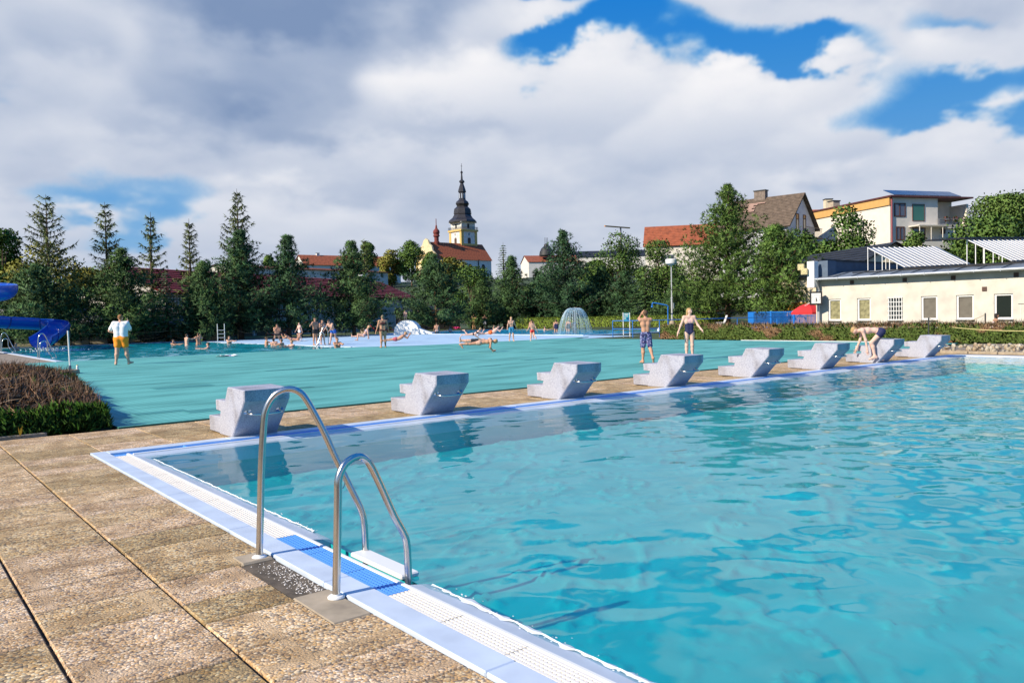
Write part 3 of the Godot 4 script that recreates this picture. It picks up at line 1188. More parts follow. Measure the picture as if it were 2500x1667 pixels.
# ---------------------------------------------------------------- trees and hedges
const TREES := [
	["broad", 6.98, -67.33, -0.03, 9.96, 1.85, "dark leafy tree cut off by the left picture edge"],
	["larch", 8.95, -58.99, -0.03, 11.53, 3.14, "tall sparse larch farthest left, behind the yellowing tree"],
	["gold", 9.68, -64.95, -0.03, 8.24, 3.21, "yellowing broad-leaved tree at the foot of the leftmost larch"],
	["larch", 12.86, -58.26, -0.03, 11.16, 1.85, "second larch from the left, narrow with drooping twigs"],
	["larch", 16.53, -59.44, -0.03, 10.74, 1.71, "third larch from the left, thin and ragged"],
	["larch", 19.93, -60.54, -0.03, 10.52, 1.72, "fourth larch from the left, open-branched, shorter"],
	["larch", 22.67, -56.45, -0.03, 12.75, 2.55, "tallest larch, rising behind the big pine left of the red hall"],
	["pine", 7.91, -56.12, -0.03, 5.69, 3.89, "wide dark pine behind the blue water slide"],
	["gold", 13.21, -68.40, -0.03, 6.53, 2.11, "olive-green tree showing between the two leftmost pines"],
	["pine", 13.33, -55.08, -0.03, 7.00, 3.25, "bushy pine behind the man in orange shorts"],
	["weep", 16.67, -56.29, -0.03, 5.87, 2.40, "blue spruce with drooping grey-green top and low skirt"],
	["pine", 18.96, -54.55, -0.03, 6.14, 2.51, "rounded pine just right of the drooping blue spruce"],
	["pine", 22.21, -55.55, -0.03, 9.00, 3.25, "big pine standing in front of the tallest larch"],
	["pine", 25.91, -54.07, -0.03, 8.52, 2.88, "narrow-topped pine in front of the red corrugated roof"],
	["pine", 31.24, -52.61, -0.03, 8.01, 3.18, "pine beside the lamp post, its top over the long white house"],
	["larch", 43.73, -73.15, -0.35, 11.24, 1.60, "thin larch tip showing behind the pine beside the lamp post"],
	["pine", 44.70, -59.71, -0.03, 7.79, 4.07, "broad pine below the church, over the white water slide"],
	["broad", 125.37, -193.30, 10.22, 14.17, 4.05, "dark round tree left of the church gable"],
	["broad", 119.07, -208.61, 11.19, 13.76, 3.16, "green tree behind the ridge of the long white house"],
	["gold", 120.33, -196.37, 10.22, 11.30, 3.80, "yellow-green tree beside the long white house"],
	["gold", 83.75, -112.96, 1.59, 10.73, 3.95, "pale golden bush-like tree in front of the church wall"],
	["broad", 108.11, -156.84, 6.09, 11.66, 2.11, "small dark tree before the church facade"],
	["spruce", 58.00, -64.84, -0.03, 10.40, 2.13, "light green young spruce with a spiky tip"],
	["broad", 57.25, -70.45, -0.35, 8.09, 3.16, "light green tree below the right end of the church"],
	["pine", 53.75, -57.99, -0.03, 7.74, 2.88, "blue-green pine right of the wooden play tower"],
	["pine", 56.85, -52.61, -0.03, 10.36, 4.17, "large pine rising behind the water mushroom fountain"],
	["broad", 69.64, -56.79, 0.78, 10.41, 3.10, "tall leafy tree between the fountain pine and the lamp"],
	["broad", 68.19, -49.39, 0.79, 8.76, 2.67, "dark leafy tree below the small red roof"],
	["spruce", 56.71, -41.27, -0.03, 6.35, 3.08, "dark spruce with layered boughs behind the boy"],
	["broad", 76.22, -67.25, 1.08, 7.43, 2.32, "yellow-green tree filling the gap right of the fountain pine"],
	["roundpine", 51.70, -28.30, -0.03, 11.21, 3.90, "huge rounded pine, tallest tree on the right"],
	["roundpine", 47.06, -20.88, -0.03, 7.16, 2.60, "dark pine leaning over the red parasols"],
	["broad", 66.70, -30.93, 0.84, 8.13, 2.19, "greyish bushy tree below the brown-roofed house"],
	["broad", 58.11, -21.75, 0.64, 8.82, 2.37, "leafy walnut tree in front of the cream flat-roofed house"],
	["broad", 63.97, -13.42, 3.16, 4.94, 2.88, "round dark green shrub tree above the solar panels"],
	["broad", 81.38, -18.18, 8.61, 2.97, 3.02, "loose grey-green tree at the right picture edge"],
	["broad", 63.91, -18.96, 2.39, 5.10, 1.14, "small leafy bush under the cream house balcony"],
	["broad", 68.72, -35.28, 0.75, 9.56, 1.24, "small round green tree beside the brown-roofed house"],
	["broad", 72.59, -153.69, 4.11, 9.30, 2.85, "low green tree left of the long white house"],
	["broad", 73.67, -175.00, 6.09, 11.23, 2.32, "dark little tree behind the narrow-topped pine"],
	["broad", 64.04, -64.99, -0.03, 5.52, 2.64, "shadowy shrub between the pines behind the children's pool"],
	["broad", 64.25, -41.56, 0.30, 4.11, 2.66, "leafy shrub under the huge rounded pine"],
	["broad", 63.42, -26.62, 0.83, 6.11, 1.03, "green shrub at the corner of the garden wall"],
	["pine", 53.43, -63.32, -0.03, 5.36, 2.91, "low dark pine filling the gap left of the young spruce"],
	["pine", 57.29, -57.61, -0.03, 6.14, 2.61, "low pine left of the fountain pine"],
	["pine", 60.80, -51.55, 0.06, 6.36, 2.78, "dark pine right of the water mushroom"],
	["pine", 59.65, -46.97, 0.01, 5.55, 2.57, "layered pine behind the notice board"],
	["broad", 72.25, -50.77, 1.31, 5.53, 3.04, "leafy green tree behind the tall lamp post"],
	["broad", 67.80, -61.51, 0.34, 4.51, 2.37, "dark shrub behind the fountain spray"],
	["pine", 57.02, -37.81, -0.03, 4.21, 2.00, "small pine just left of the huge rounded pine"],
	["broad", 8.78, -73.16, -0.35, 5.40, 3.10, "dark green thicket tree at the left edge behind the pine"],
	["broad", 15.47, -74.06, -0.35, 5.47, 2.72, "green thicket tree behind the second larch"],
	["broad", 53.48, -21.86, 0.03, 4.93, 1.01, "leafy bush beside the white pillar of the bath house"],
	["broad", 57.44, -18.65, 0.93, 5.14, 1.39, "bush growing behind the first solar rack"],
]

func leaf_tri(b: Builder, at: Vector3, dir: Vector3, side: Vector3, length: float, width: float, q: Vector3) -> void:
	var s := b.v.size()
	b.v.append(at - side * width * 0.5)
	b.v.append(at + side * width * 0.5)
	b.v.append(at + dir * length)
	for k in 3:
		b.n.append(q)
		b.c.append(b.col)
	b.i.append_array([s, s + 1, s + 2])


func leaf_quad(b: Builder, at: Vector3, dir: Vector3, side: Vector3, length: float, width: float, q: Vector3) -> void:
	var s := b.v.size()
	b.v.append(at)
	b.v.append(at + dir * length * 0.5 - side * width * 0.5)
	b.v.append(at + dir * length)
	b.v.append(at + dir * length * 0.5 + side * width * 0.5)
	for k in 4:
		b.n.append(q)
		b.c.append(b.col)
	b.i.append_array([s, s + 1, s + 2, s, s + 2, s + 3])


func any_dir(r: RandomNumberGenerator) -> Vector3:
	return Vector3(r.randfn(), r.randfn(), r.randfn()).normalized()


func tinted(c: Color, r: RandomNumberGenerator, spread: float) -> Color:
	var k := 1.0 + r.randfn(0, spread)
	return Color(c.r * k * (1.0 + r.randfn(0, spread * 0.3)), c.g * k, c.b * k * (1.0 + r.randfn(0, spread * 0.3)))


func conifer_tuft(b: Builder, at: Vector3, out: Vector3, size: float, r: RandomNumberGenerator, count: int) -> void:
	for k in count:
		var d := (out * 0.8 + any_dir(r) * 0.9).normalized()
		var side := d.cross(any_dir(r)).normalized()
		leaf_tri(b, at, d, side, size * r.randf_range(0.7, 1.3), size * 0.24, (out * 0.9 + any_dir(r) * 0.5 + Vector3.UP * 0.2).normalized())


func grow_pine(trunk: Builder, b: Builder, h: float, rad: float, r: RandomNumberGenerator, low: float, tone: Color, round_top: bool) -> void:
	var lean := Vector3(r.randfn(0, 0.02), 0, r.randfn(0, 0.02))
	var top_r := 0.02
	var base_r := 0.030 * h * 0.55 + 0.05
	var path := P([Vector3.ZERO, lean * h * 0.5 + Vector3.UP * h * 0.5, lean * h + Vector3.UP * h * 0.97])
	trunk.tube(path, [base_r, base_r * 0.6, top_r], 7)
	var whorls := int(h * 1.5) + 5
	for w in whorls:
		var f := lerpf(low, 0.985, float(w) / (whorls - 1)) + r.randfn(0, 0.008)
		var wide: float
		var g := (f - low) / (1.0 - low)
		if round_top:
			wide = rad * 1.12 * pow(maxf(0.0, 1.0 - pow(g, 1.45)), 0.80) * (0.80 + 0.20 * smoothstep(0.0, 0.2, g))
		else:
			wide = rad * 1.28 * pow(maxf(0.0, 1.0 - g), 0.92) * (0.84 + 0.16 * smoothstep(0.0, 0.12, g)) * (1.0 + 0.10 * sin(g * 21.0 + rad))
		wide = maxf(wide, 0.22)
		var count := 6 if g < 0.8 else 4
		var spin := r.randf() * TAU
		for k in count:
			var an := spin + TAU * k / count + r.randfn(0, 0.18)
			var ln := wide * r.randf_range(0.58, 1.18)
			if r.randf() < 0.05:
				continue
			var dir := Vector3(cos(an), lerpf(-0.02, 0.75, g) + r.randfn(0, 0.08), sin(an)).normalized()
			var from := lean * h * f + Vector3.UP * h * f
			var tip := from + dir * ln + Vector3.UP * ln * 0.10
			if ln > 0.6:
				trunk.tube(P([from, from + dir * ln * 0.5 - Vector3.UP * 0.03 * ln, tip]), [base_r * 0.26 * (1 - g * 0.6), base_r * 0.16, 0.012], 4, false)
			var clumps := maxi(2, int(ln * 1.9))
			for m in clumps:
				var t := lerpf(0.22, 1.0, (m + r.randf()) / clumps)
				var at := from + dir * ln * t + Vector3.UP * ln * t * t * 0.10 + any_dir(r) * 0.16
				b.col = tinted(tone, r, 0.20)
				var fat := 0.20 + 0.34 * minf(1.0, ln / 2.0) * (0.6 + 0.5 * t)
				for q in 17:
					var o := any_dir(r) * Vector3(1.0, 0.66, 1.0)
					o.y += 0.12
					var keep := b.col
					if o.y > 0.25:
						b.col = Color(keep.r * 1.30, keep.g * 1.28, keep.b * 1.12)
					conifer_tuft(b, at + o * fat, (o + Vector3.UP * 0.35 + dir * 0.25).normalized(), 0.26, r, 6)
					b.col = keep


func grow_larch(trunk: Builder, b: Builder, h: float, rad: float, r: RandomNumberGenerator, tone: Color, dense: float, droop: float) -> void:
	var base_r := 0.014 * h + 0.05
	trunk.tube(P([Vector3.ZERO, Vector3(r.randfn(0, 0.05), h * 0.5, r.randfn(0, 0.05)), Vector3(0, h, 0)]), [base_r, base_r * 0.55, 0.012], 6)
	var low := 0.10
	var whorls := int(h * 2.6)
	for w in whorls:
		var f := lerpf(low, 0.99, float(w) / whorls) + r.randfn(0, 0.006)
		var g := (f - low) / (1.0 - low)
		var wide := rad * 1.15 * pow(1.0 - g, 0.82) + 0.12
		var count := 4 if g < 0.85 else 3
		var spin := r.randf() * TAU
		for k in count:
			var an := spin + TAU * k / count + r.randfn(0, 0.3)
			var ln := wide * r.randf_range(0.55, 1.15)
			var out := Vector3(cos(an), 0, sin(an))
			var rise := lerpf(-0.10, 0.55, g)
			var from := Vector3.UP * h * f
			var pts := []
			for m in 5:
				var t := m / 4.0
				pts.append(from + out * ln * t + Vector3.UP * (rise * ln * t - droop * ln * t * (1.0 - t) * 1.4 + 0.10 * ln * t * t))
			trunk.tube(P(pts), [base_r * 0.22 + 0.006, 0.018, 0.014, 0.010, 0.006], 3, false)
			var steps := maxi(4, int(ln * 8.0 * dense))
			for m in steps:
				var t := lerpf(0.12, 1.0, (m + r.randf()) / steps)
				var seg := clampi(int(t * 4.0), 0, 3)
				var at: Vector3 = pts[seg].lerp(pts[seg + 1], t * 4.0 - seg)
				b.col = tinted(tone, r, 0.22)
				for q in 4:
					var d := (Vector3.DOWN * (0.35 + droop) + out * 0.45 + any_dir(r) * 0.75).normalized()
					var side := d.cross(any_dir(r)).normalized()
					leaf_tri(b, at, d, side, r.randf_range(0.18, 0.5), 0.075, (any_dir(r) * 0.6 + out * 0.5 + Vector3.UP * 0.5).normalized())
				for q in 2:
					var d2 := (out + any_dir(r) * 0.9 + Vector3.UP * 0.2).normalized()
					leaf_tri(b, at, d2, d2.cross(any_dir(r)).normalized(), r.randf_range(0.12, 0.25), 0.06, (Vector3.UP + any_dir(r) * 0.5 + out * 0.3).normalized())


func grow_spruce(trunk: Builder, b: Builder, h: float, rad: float, r: RandomNumberGenerator, tone: Color, weep: bool) -> void:
	var base_r := 0.016 * h + 0.06
	trunk.tube(P([Vector3.ZERO, Vector3(0, h * 0.5, 0), Vector3(0, h, 0)]), [base_r, base_r * 0.6, 0.012], 6)
	var low := 0.08
	var whorls := int(h * 3.4)
	for w in whorls:
		var f := lerpf(low, 0.985, float(w) / whorls)
		var g := (f - low) / (1.0 - low)
		var wide := rad * pow(1.0 - g, 0.85) + 0.09
		if weep:
			wide = rad * (pow(maxf(0.0, 1.0 - g * 1.25), 0.7) * 0.9 + 0.10) + 0.06
		var count := 7 if g < 0.75 else 4
		for k in count:
			var an := w * 2.4 + TAU * k / count + r.randfn(0, 0.2)
			var ln := wide * r.randf_range(0.7, 1.12)
			var out := Vector3(cos(an), 0, sin(an))
			var across := Vector3(-out.z, 0, out.x)
			var steps := maxi(3, int(ln * 5.0))
			for m in steps:
				var t := (m + 0.6) / steps
				var drop := -0.22 * t + 0.10 * t * t
				if weep and g > 0.5:
					drop = -1.1 * t * t
				var at := Vector3.UP * (h * f + ln * drop) + out * ln * t
				b.col = tinted(tone, r, 0.18)
				if m == steps - 1:
					b.col = Color(b.col.r * 1.35, b.col.g * 1.3, b.col.b * 1.2)
				for q in 6:
					var sg := 1.0 if q % 2 == 0 else -1.0
					var d := (out * 0.75 + across * sg * r.randf_range(0.2, 0.9) + Vector3.DOWN * r.randf_range(0.0, 0.5)).normalized()
					leaf_tri(b, at + any_dir(r) * 0.05, d, d.cross(Vector3.UP + any_dir(r) * 0.4).normalized(), r.randf_range(0.2, 0.38) * (0.6 + 0.4 * minf(1.0, ln)), 0.10, (Vector3.UP * 0.9 + out * 0.6 + any_dir(r) * 0.4).normalized())


func grow_broad(trunk: Builder, b: Builder, h: float, rad: float, r: RandomNumberGenerator, tone: Color, leaf: float, many: int) -> void:
	var base_r := 0.022 * h + 0.06
	trunk.tube(P([Vector3.ZERO, Vector3(r.randfn(0, 0.1), h * 0.35, r.randfn(0, 0.1)), Vector3(0, h * 0.75, 0)]), [base_r, base_r * 0.7, base_r * 0.2], 7)
	var tall := h * 0.93
	var mid := Vector3.UP * (h - tall / 2)
	var lobes := []
	var n := 16
	for k in n:
		var d := any_dir(r)
		if k == 0:
			d = Vector3.UP
		var at := mid + d * Vector3(rad * 0.66, tall * 0.40, rad * 0.66)
		var size := rad * r.randf_range(0.34, 0.58)
		lobes.append([at, size])
		trunk.tube(P([Vector3.UP * h * r.randf_range(0.25, 0.5), mid.lerp(at, 0.5), at]), [base_r * 0.4, base_r * 0.22, 0.02], 4, false)
	for k in many:
		var lobe: Array = lobes[r.randi_range(0, n - 1)]
		var d := any_dir(r)
		var sz: float = lobe[1]
		var at: Vector3 = lobe[0] + d * sz * pow(r.randf(), 0.28) * Vector3(1.0, 0.92, 1.0)
		if at.y > h:
			at.y = h - r.randf() * 0.3
		if r.randf() < 0.15:
			at += d * sz * r.randf() * 0.28
		b.col = tinted(tone, r, 0.20)
		var dir := (any_dir(r) + d * 0.6 + Vector3.DOWN * 0.2).normalized()
		leaf_quad(b, at, dir, dir.cross(any_dir(r)).normalized(), leaf * r.randf_range(0.7, 1.3), leaf * 0.7, (d * 1.0 + any_dir(r) * 0.55 + Vector3.UP * 0.35).normalized())


func foliage(backlight := 0.25) -> StandardMaterial3D:
	var m := StandardMaterial3D.new()
	m.vertex_color_use_as_albedo = true
	m.roughness = 0.7
	m.metallic_specular = 0.3
	m.backlight_enabled = true
	m.backlight = Color(backlight, backlight, backlight * 0.6)
	m.cull_mode = BaseMaterial3D.CULL_DISABLED
	return m


func build_trees() -> void:
	M.leaves = foliage()
	M.bark = mottled(lin(0.13, 0.09, 0.06), 0.4, 1.2, 0.95, 0.0, 61, false)
	M.pine_bark = mottled(lin(0.17, 0.10, 0.06), 0.4, 1.2, 0.95, 0.0, 62, false)
	var at := 0
	for t in TREES:
		at += 1
		var r := RandomNumberGenerator.new()
		r.seed = 100 + at
		var trunk := Builder.new()
		var b := Builder.new()
		b.coloured = true
		var kind: String = t[0]
		var h: float = t[4]
		var rad: float = t[5]
		var far: float = Vector2(t[1] + 1.94, t[2] - 10.15).length()
		match kind:
			"pine":
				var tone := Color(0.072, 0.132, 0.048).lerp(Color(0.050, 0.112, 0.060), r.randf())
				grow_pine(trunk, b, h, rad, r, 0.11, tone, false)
			"roundpine":
				grow_pine(trunk, b, h, rad * 1.08, r, 0.14, Color(0.092, 0.160, 0.042), true)
			"larch":
				grow_larch(trunk, b, h, rad, r, Color(0.125, 0.155, 0.055), 1.0, 0.35 if at % 2 else 0.15)
			"spruce":
				grow_spruce(trunk, b, h, rad, r, Color(0.080, 0.145, 0.050), false)
			"weep":
				grow_spruce(trunk, b, h, rad, r, Color(0.105, 0.150, 0.095), true)
			"gold":
				grow_broad(trunk, b, h, rad, r, Color(0.190, 0.190, 0.038), 0.24 if far < 100 else 0.5, 9000)
			_:
				var tone := Color(0.080, 0.150, 0.032).lerp(Color(0.120, 0.195, 0.048), r.randf())
				grow_broad(trunk, b, h, rad, r, tone, 0.22 if far < 100 else 0.45, 9000 if rad > 1.6 else 3600)
		var o := thing({"pine": "pine_tree", "roundpine": "pine_tree", "larch": "larch_tree", "spruce": "spruce_tree", "weep": "spruce_tree"}.get(kind, "leafy_tree"), t[6], "tree", Vector3(t[1], t[3] - 0.05, t[2]), 0.0, "trees round the swimming pool")
		part("trunk", trunk, M.pine_bark if kind.ends_with("pine") else M.bark, o)
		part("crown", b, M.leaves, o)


func build_hedges() -> void:
	var r := RandomNumberGenerator.new()
	r.seed = 77
	# the low juniper hedge at the left: clipped green skirt, dead brown twigs on top
	var green := Builder.new()
	green.coloured = true
	var brown := Builder.new()
	brown.coloured = true
	var core := Builder.new()
	var f := FastNoiseLite.new()
	f.seed = 4
	f.frequency = 0.9
	var shape := func(u: float, w: float) -> Vector3:
		# u along the near face (x), w from the near face backwards
		return Vector3(u, 0, w)
	var height := func(x: float, z: float) -> float:
		var edge := minf(minf(right_edge(z) - x, -2.22 - z), z + 13.0)
		var dome := 0.36 * smoothstep(-0.02, 0.10, edge) + 0.26 * smoothstep(0.1, 1.3, edge)
		return dome * (1.0 + 0.22 * f.get_noise_2d(x, z)) 
	for j in 26:
		for k in 22:
			var x0 := -4.5 + k * 0.27
			var z0 := -2.36 - j * 0.42
			if x0 > right_edge(z0) - 0.18:
				continue
			var y: float = float(height.call(x0 + 0.1, z0 - 0.15)) - 0.10
			if y > 0.08:
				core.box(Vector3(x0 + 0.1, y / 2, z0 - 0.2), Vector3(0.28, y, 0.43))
	for k in 30000:
		var x := r.randf_range(-4.2, 2.4)
		var z := -2.2 - pow(r.randf(), 1.5) * 10.5
		if x > right_edge(z):
			continue
		var y: float = height.call(x, z)
		var edge := minf(right_edge(z) - x, -2.2 - z)
		var at := Vector3(x, y - 0.02 - r.randf() * 0.05, z)
		var live := f.get_noise_2d(x * 0.6 + 40.0, z * 0.6)
		var skirt := edge < 0.16
		if skirt:
			at = Vector3(x, r.randf() * y * 1.02, z)
		if (skirt and at.y < 0.30) or live > 0.42:
			green.col = tinted(Color(0.055, 0.125, 0.018), r, 0.25)
			for q in 2:
				var d := (any_dir(r) * 0.7 + Vector3.UP * 0.75 + Vector3(0.25, 0, 0.45) * (1.0 if skirt else 0.0)).normalized()
				leaf_tri(green, at, d, d.cross(any_dir(r)).normalized(), r.randf_range(0.06, 0.13), 0.028, (d + Vector3.UP * 0.4 + any_dir(r) * 0.3).normalized())
		else:
			brown.col = tinted(Color(0.22, 0.135, 0.082), r, 0.28)
			var d := (any_dir(r) + Vector3.UP * 0.55 + Vector3(0.6, 0, 0.15)).normalized()
			leaf_tri(brown, at, d, d.cross(any_dir(r)).normalized(), r.randf_range(0.09, 0.24), 0.013, (d + Vector3.UP * 0.8 + any_dir(r) * 0.5).normalized())
	# the near face
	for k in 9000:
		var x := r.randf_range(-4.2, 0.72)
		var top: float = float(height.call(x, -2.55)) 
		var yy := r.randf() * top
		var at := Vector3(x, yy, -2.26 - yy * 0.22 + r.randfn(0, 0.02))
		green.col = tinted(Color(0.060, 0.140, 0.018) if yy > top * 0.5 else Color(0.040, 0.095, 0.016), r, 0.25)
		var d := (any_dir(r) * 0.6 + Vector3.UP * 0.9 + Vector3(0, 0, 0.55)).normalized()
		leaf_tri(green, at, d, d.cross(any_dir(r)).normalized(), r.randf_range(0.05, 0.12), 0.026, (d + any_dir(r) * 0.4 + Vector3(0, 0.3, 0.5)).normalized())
	for k in 60:
		var x := r.randf_range(-3.6, 0.9)
		var z := r.randf_range(-6.0, -2.7)
		if x > right_edge(z) - 0.35:
			continue
		var at := Vector3(x, float(height.call(x, z)) + 0.01, z)
		var d := Vector3(r.randf_range(0.4, 1.0), r.randf_range(0.0, 0.35), r.randfn(0, 0.4)).normalized()
		brown.col = Color(0.40, 0.29, 0.19)
		brown.tube(P([at - d * 0.2, at + Vector3.UP * 0.03, at + d * r.randf_range(0.08, 0.22) + Vector3.UP * 0.03]), [0.006, 0.005, 0.002], 4, false)
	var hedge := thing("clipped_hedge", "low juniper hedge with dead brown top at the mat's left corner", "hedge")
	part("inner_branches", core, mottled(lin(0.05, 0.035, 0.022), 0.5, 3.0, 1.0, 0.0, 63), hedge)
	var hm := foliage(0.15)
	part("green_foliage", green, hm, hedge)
	part("dead_twigs", brown, hm, hedge)
	var kerb := Builder.new()
	kerb.box(Vector3(-3.3, 0.0, -2.18), Vector3(6.4, 0.09, 0.06), 0.01)
	single("garden_kerb", kerb, M.cement, "thin concrete kerb along the foot of the juniper hedge", "kerb")
	var weed := Builder.new()
	weed.coloured = true
	for k in 7:
		weed.col = Color(0.55, 0.33, 0.03)
		var d := (Vector3.UP + any_dir(r) * 0.35).normalized()
		leaf_quad(weed, Vector3(-0.42, 0.03, -2.12), d, d.cross(Vector3.BACK).normalized(), r.randf_range(0.08, 0.17), 0.016, Vector3(0, 0.3, 1))
	single("yellow_weed", weed, hm, "single yellow weed standing in front of the juniper hedge", "plant")
	# the long hedge between the pool deck and the bath house
	long_hedge("juniper_hedge", "long low juniper hedge with brown patches before the bath house", Vector3(32.2, 0, -8.2), 19.6, 1.7, 0.64, r, 0.44, hm, 26000)
	long_hedge("box_hedge", "bright green clipped hedge behind the children's pool", Vector3(53.3, 0, -43.0), 27.0, 1.0, 1.05, r, -1.0, hm, 12000)
	long_hedge("dark_hedge", "shaded dark hedge beside the foot of the blue slide", Vector3(3.6, 0, -58.5), 1.2, 6.8, 1.25, r, -2.0, hm, 5000)


func right_edge(z: float) -> float:
	return 0.70 + 0.14 * (-2.2 - z) - 0.25 * smoothstep(-2.5, -2.15, z)


func long_hedge(called: String, label: String, at: Vector3, long: float, wide: float, tall: float, r: RandomNumberGenerator, dead: float, m: Material, many: int) -> void:
	var f := FastNoiseLite.new()
	f.seed = int(at.x)
	f.frequency = 0.35
	var core := Builder.new()
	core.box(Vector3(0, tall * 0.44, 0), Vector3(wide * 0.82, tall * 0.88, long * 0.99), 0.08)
	var b := Builder.new()
	b.coloured = true
	var brown := Builder.new()
	brown.coloured = true
	for k in many:
		var z := r.randf_range(-long / 2, long / 2)
		var side := r.randf()
		var p := Vector3(r.randf_range(-wide / 2, wide / 2), tall, z)
		var q := Vector3.UP
		if side < 0.55:
			p = Vector3(-wide / 2, tall * pow(r.randf(), 0.9), z)
			q = Vector3(-1, 0.35, 0)
			p.x += 0.12 * p.y / tall
		elif side < 0.65:
			p = Vector3(r.randf_range(-wide / 2, wide / 2), tall * r.randf(), long / 2 * (1 if r.randf() < 0.5 else -1))
			q = Vector3(0, 0.3, signf(p.z))
		p.y *= 1.0 + 0.16 * f.get_noise_2d(z * 3.0, p.x * 3.0) if dead > 0 else 1.0
		var patch := f.get_noise_2d(z * 1.3 + 20.0, p.y * 2.4 + p.x)
		var d := (q * 0.7 + any_dir(r) * 0.8 + Vector3.UP * 0.4).normalized()
		if dead > 0 and (patch > 0.20 or (p.y > tall * 0.88 and r.randf() < 0.38)):
			brown.col = tinted(Color(0.24, 0.15, 0.085), r, 0.28)
			leaf_tri(brown, p, d, d.cross(any_dir(r)).normalized(), r.randf_range(0.12, 0.34), 0.025, (q + any_dir(r) * 0.6).normalized())
		else:
			var tone := Color(0.075, 0.115, 0.026)
			if dead == -1.0:
				tone = Color(0.150, 0.215, 0.030)
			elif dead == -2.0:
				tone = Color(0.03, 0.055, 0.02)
			b.col = tinted(tone, r, 0.25)
			leaf_tri(b, p, d, d.cross(any_dir(r)).normalized(), r.randf_range(0.10, 0.22), 0.07, (q + any_dir(r) * 0.45).normalized())
	var o := thing(called, label, "hedge", at)
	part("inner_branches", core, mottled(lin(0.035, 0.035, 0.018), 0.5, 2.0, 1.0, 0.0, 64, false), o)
	part("green_foliage", b, m, o)
	if brown.v.size():
		part("dead_twigs", brown, m, o)


# ---------------------------------------------------------------- buildings
func panes(parent: Node3D, at: Vector3, w: float, h: float, frame_m: Material, pane_m: Material, bars := 1, turn := 0.0, bar := 0.07) -> Node3D:
	# a window: frame with its panes set back; at is the centre on the wall face, local z outwards
	var f := Builder.new()
	f.box(Vector3(-w / 2 + bar / 2, 0, 0), Vector3(bar, h, 0.06))
	f.box(Vector3(w / 2 - bar / 2, 0, 0), Vector3(bar, h, 0.06))
	f.box(Vector3(0, h / 2 - bar / 2, 0), Vector3(w - bar * 2, bar, 0.06))
	f.box(Vector3(0, -h / 2 + bar / 2, 0), Vector3(w - bar * 2, bar, 0.06))
	for k in range(1, bars):
		f.box(Vector3(-w / 2 + w * k / bars, 0, 0), Vector3(bar, h - bar * 2, 0.055))
	var o := part("window", f, frame_m, parent)
	o.position = at
	o.rotation.y = turn
	for k in bars:
		var p := Builder.new()
		var pw := w / bars
		p.box(Vector3(-w / 2 + pw * (k + 0.5), 0, -0.012), Vector3(pw - bar, h - bar * 1.9, 0.02))
		part("pane", p, pane_m, o)
	return o


func roof_slope(b: Builder, a: Vector3, c: Vector3, d: Vector3, e: Vector3, courses: int, lift := 0.035) -> void:
	# a-c eave, e-d ridge (a below e, c below d); laid in lapped courses
	var q := (c - a).cross(e - a).normalized()
	if q.y < 0:
		q = -q
	for k in courses:
		var t0 := float(k) / courses
		var t1 := float(k + 1) / courses
		var p0 := a.lerp(e, t0) + q * lift
		var p1 := c.lerp(d, t0) + q * lift
		var p2 := c.lerp(d, t1)
		var p3 := a.lerp(e, t1)
		b.quad(p0, p1, p2, p3)
		b.quad(a.lerp(e, t0) - q * 0.01, c.lerp(d, t0) - q * 0.01, p1, p0)
	b.quad(a - q * 0.10, c - q * 0.10, d - q * 0.10, e - q * 0.10)


func frame_of(a: Vector3, c: Vector3) -> Transform3D:
	var x := (c - a)
	x.y = 0
	x = x.normalized()
	return Transform3D(Basis(x, Vector3.UP, x.cross(Vector3.UP)), a)


func gable_house(called: String, label: String, a: Vector3, c: Vector3, deep: float, wall_h: float, roof_h: float, wall_m: Material, roof_m: Material, courses := 16, over := 0.35, across := false, category := "house") -> Node3D:
	# a, c: foot of the front wall, left and right; ridge along the front, or across it
	var o := thing(called, label, category)
	o.transform = frame_of(a, c)
	var w := Vector2(c.x - a.x, c.z - a.z).length()
	var b := Builder.new()
	b.box(Vector3(w / 2, wall_h / 2, -deep / 2), Vector3(w, wall_h, deep))
	if across:
		b.prism(PackedVector2Array([Vector2(0, 0), Vector2(w, 0), Vector2(w / 2, roof_h)]), Transform3D(Basis(), Vector3(0, wall_h, -deep)), deep)
	else:
		b.prism(PackedVector2Array([Vector2(0, 0), Vector2(deep, 0), Vector2(deep / 2, roof_h)]), Transform3D(Basis(Vector3(0, 0, -1), Vector3.UP, Vector3(1, 0, 0)), Vector3(0, wall_h, 0)), w)
	part("wall", b, wall_m, o)
	var r := Builder.new()
	var y0 := wall_h + 0.02
	if across:
		var dy := over * roof_h / (w / 2)
		roof_slope(r, Vector3(-over, y0 - dy, -deep - over), Vector3(-over, y0 - dy, over), Vector3(w / 2, y0 + roof_h, over), Vector3(w / 2, y0 + roof_h, -deep - over), courses)
		roof_slope(r, Vector3(w + over, y0 - dy, over), Vector3(w + over, y0 - dy, -deep - over), Vector3(w / 2, y0 + roof_h, -deep - over), Vector3(w / 2, y0 + roof_h, over), courses)
	else:
		var dy := over * roof_h / (deep / 2)
		roof_slope(r, Vector3(-over, y0 - dy, over), Vector3(w + over, y0 - dy, over), Vector3(w + over, y0 + roof_h, -deep / 2), Vector3(-over, y0 + roof_h, -deep / 2), courses)
		roof_slope(r, Vector3(w + over, y0 - dy, -deep - over), Vector3(-over, y0 - dy, -deep - over), Vector3(-over, y0 + roof_h, -deep / 2), Vector3(w + over, y0 + roof_h, -deep / 2), courses)
	part("roof", r, roof_m, o)
	return o


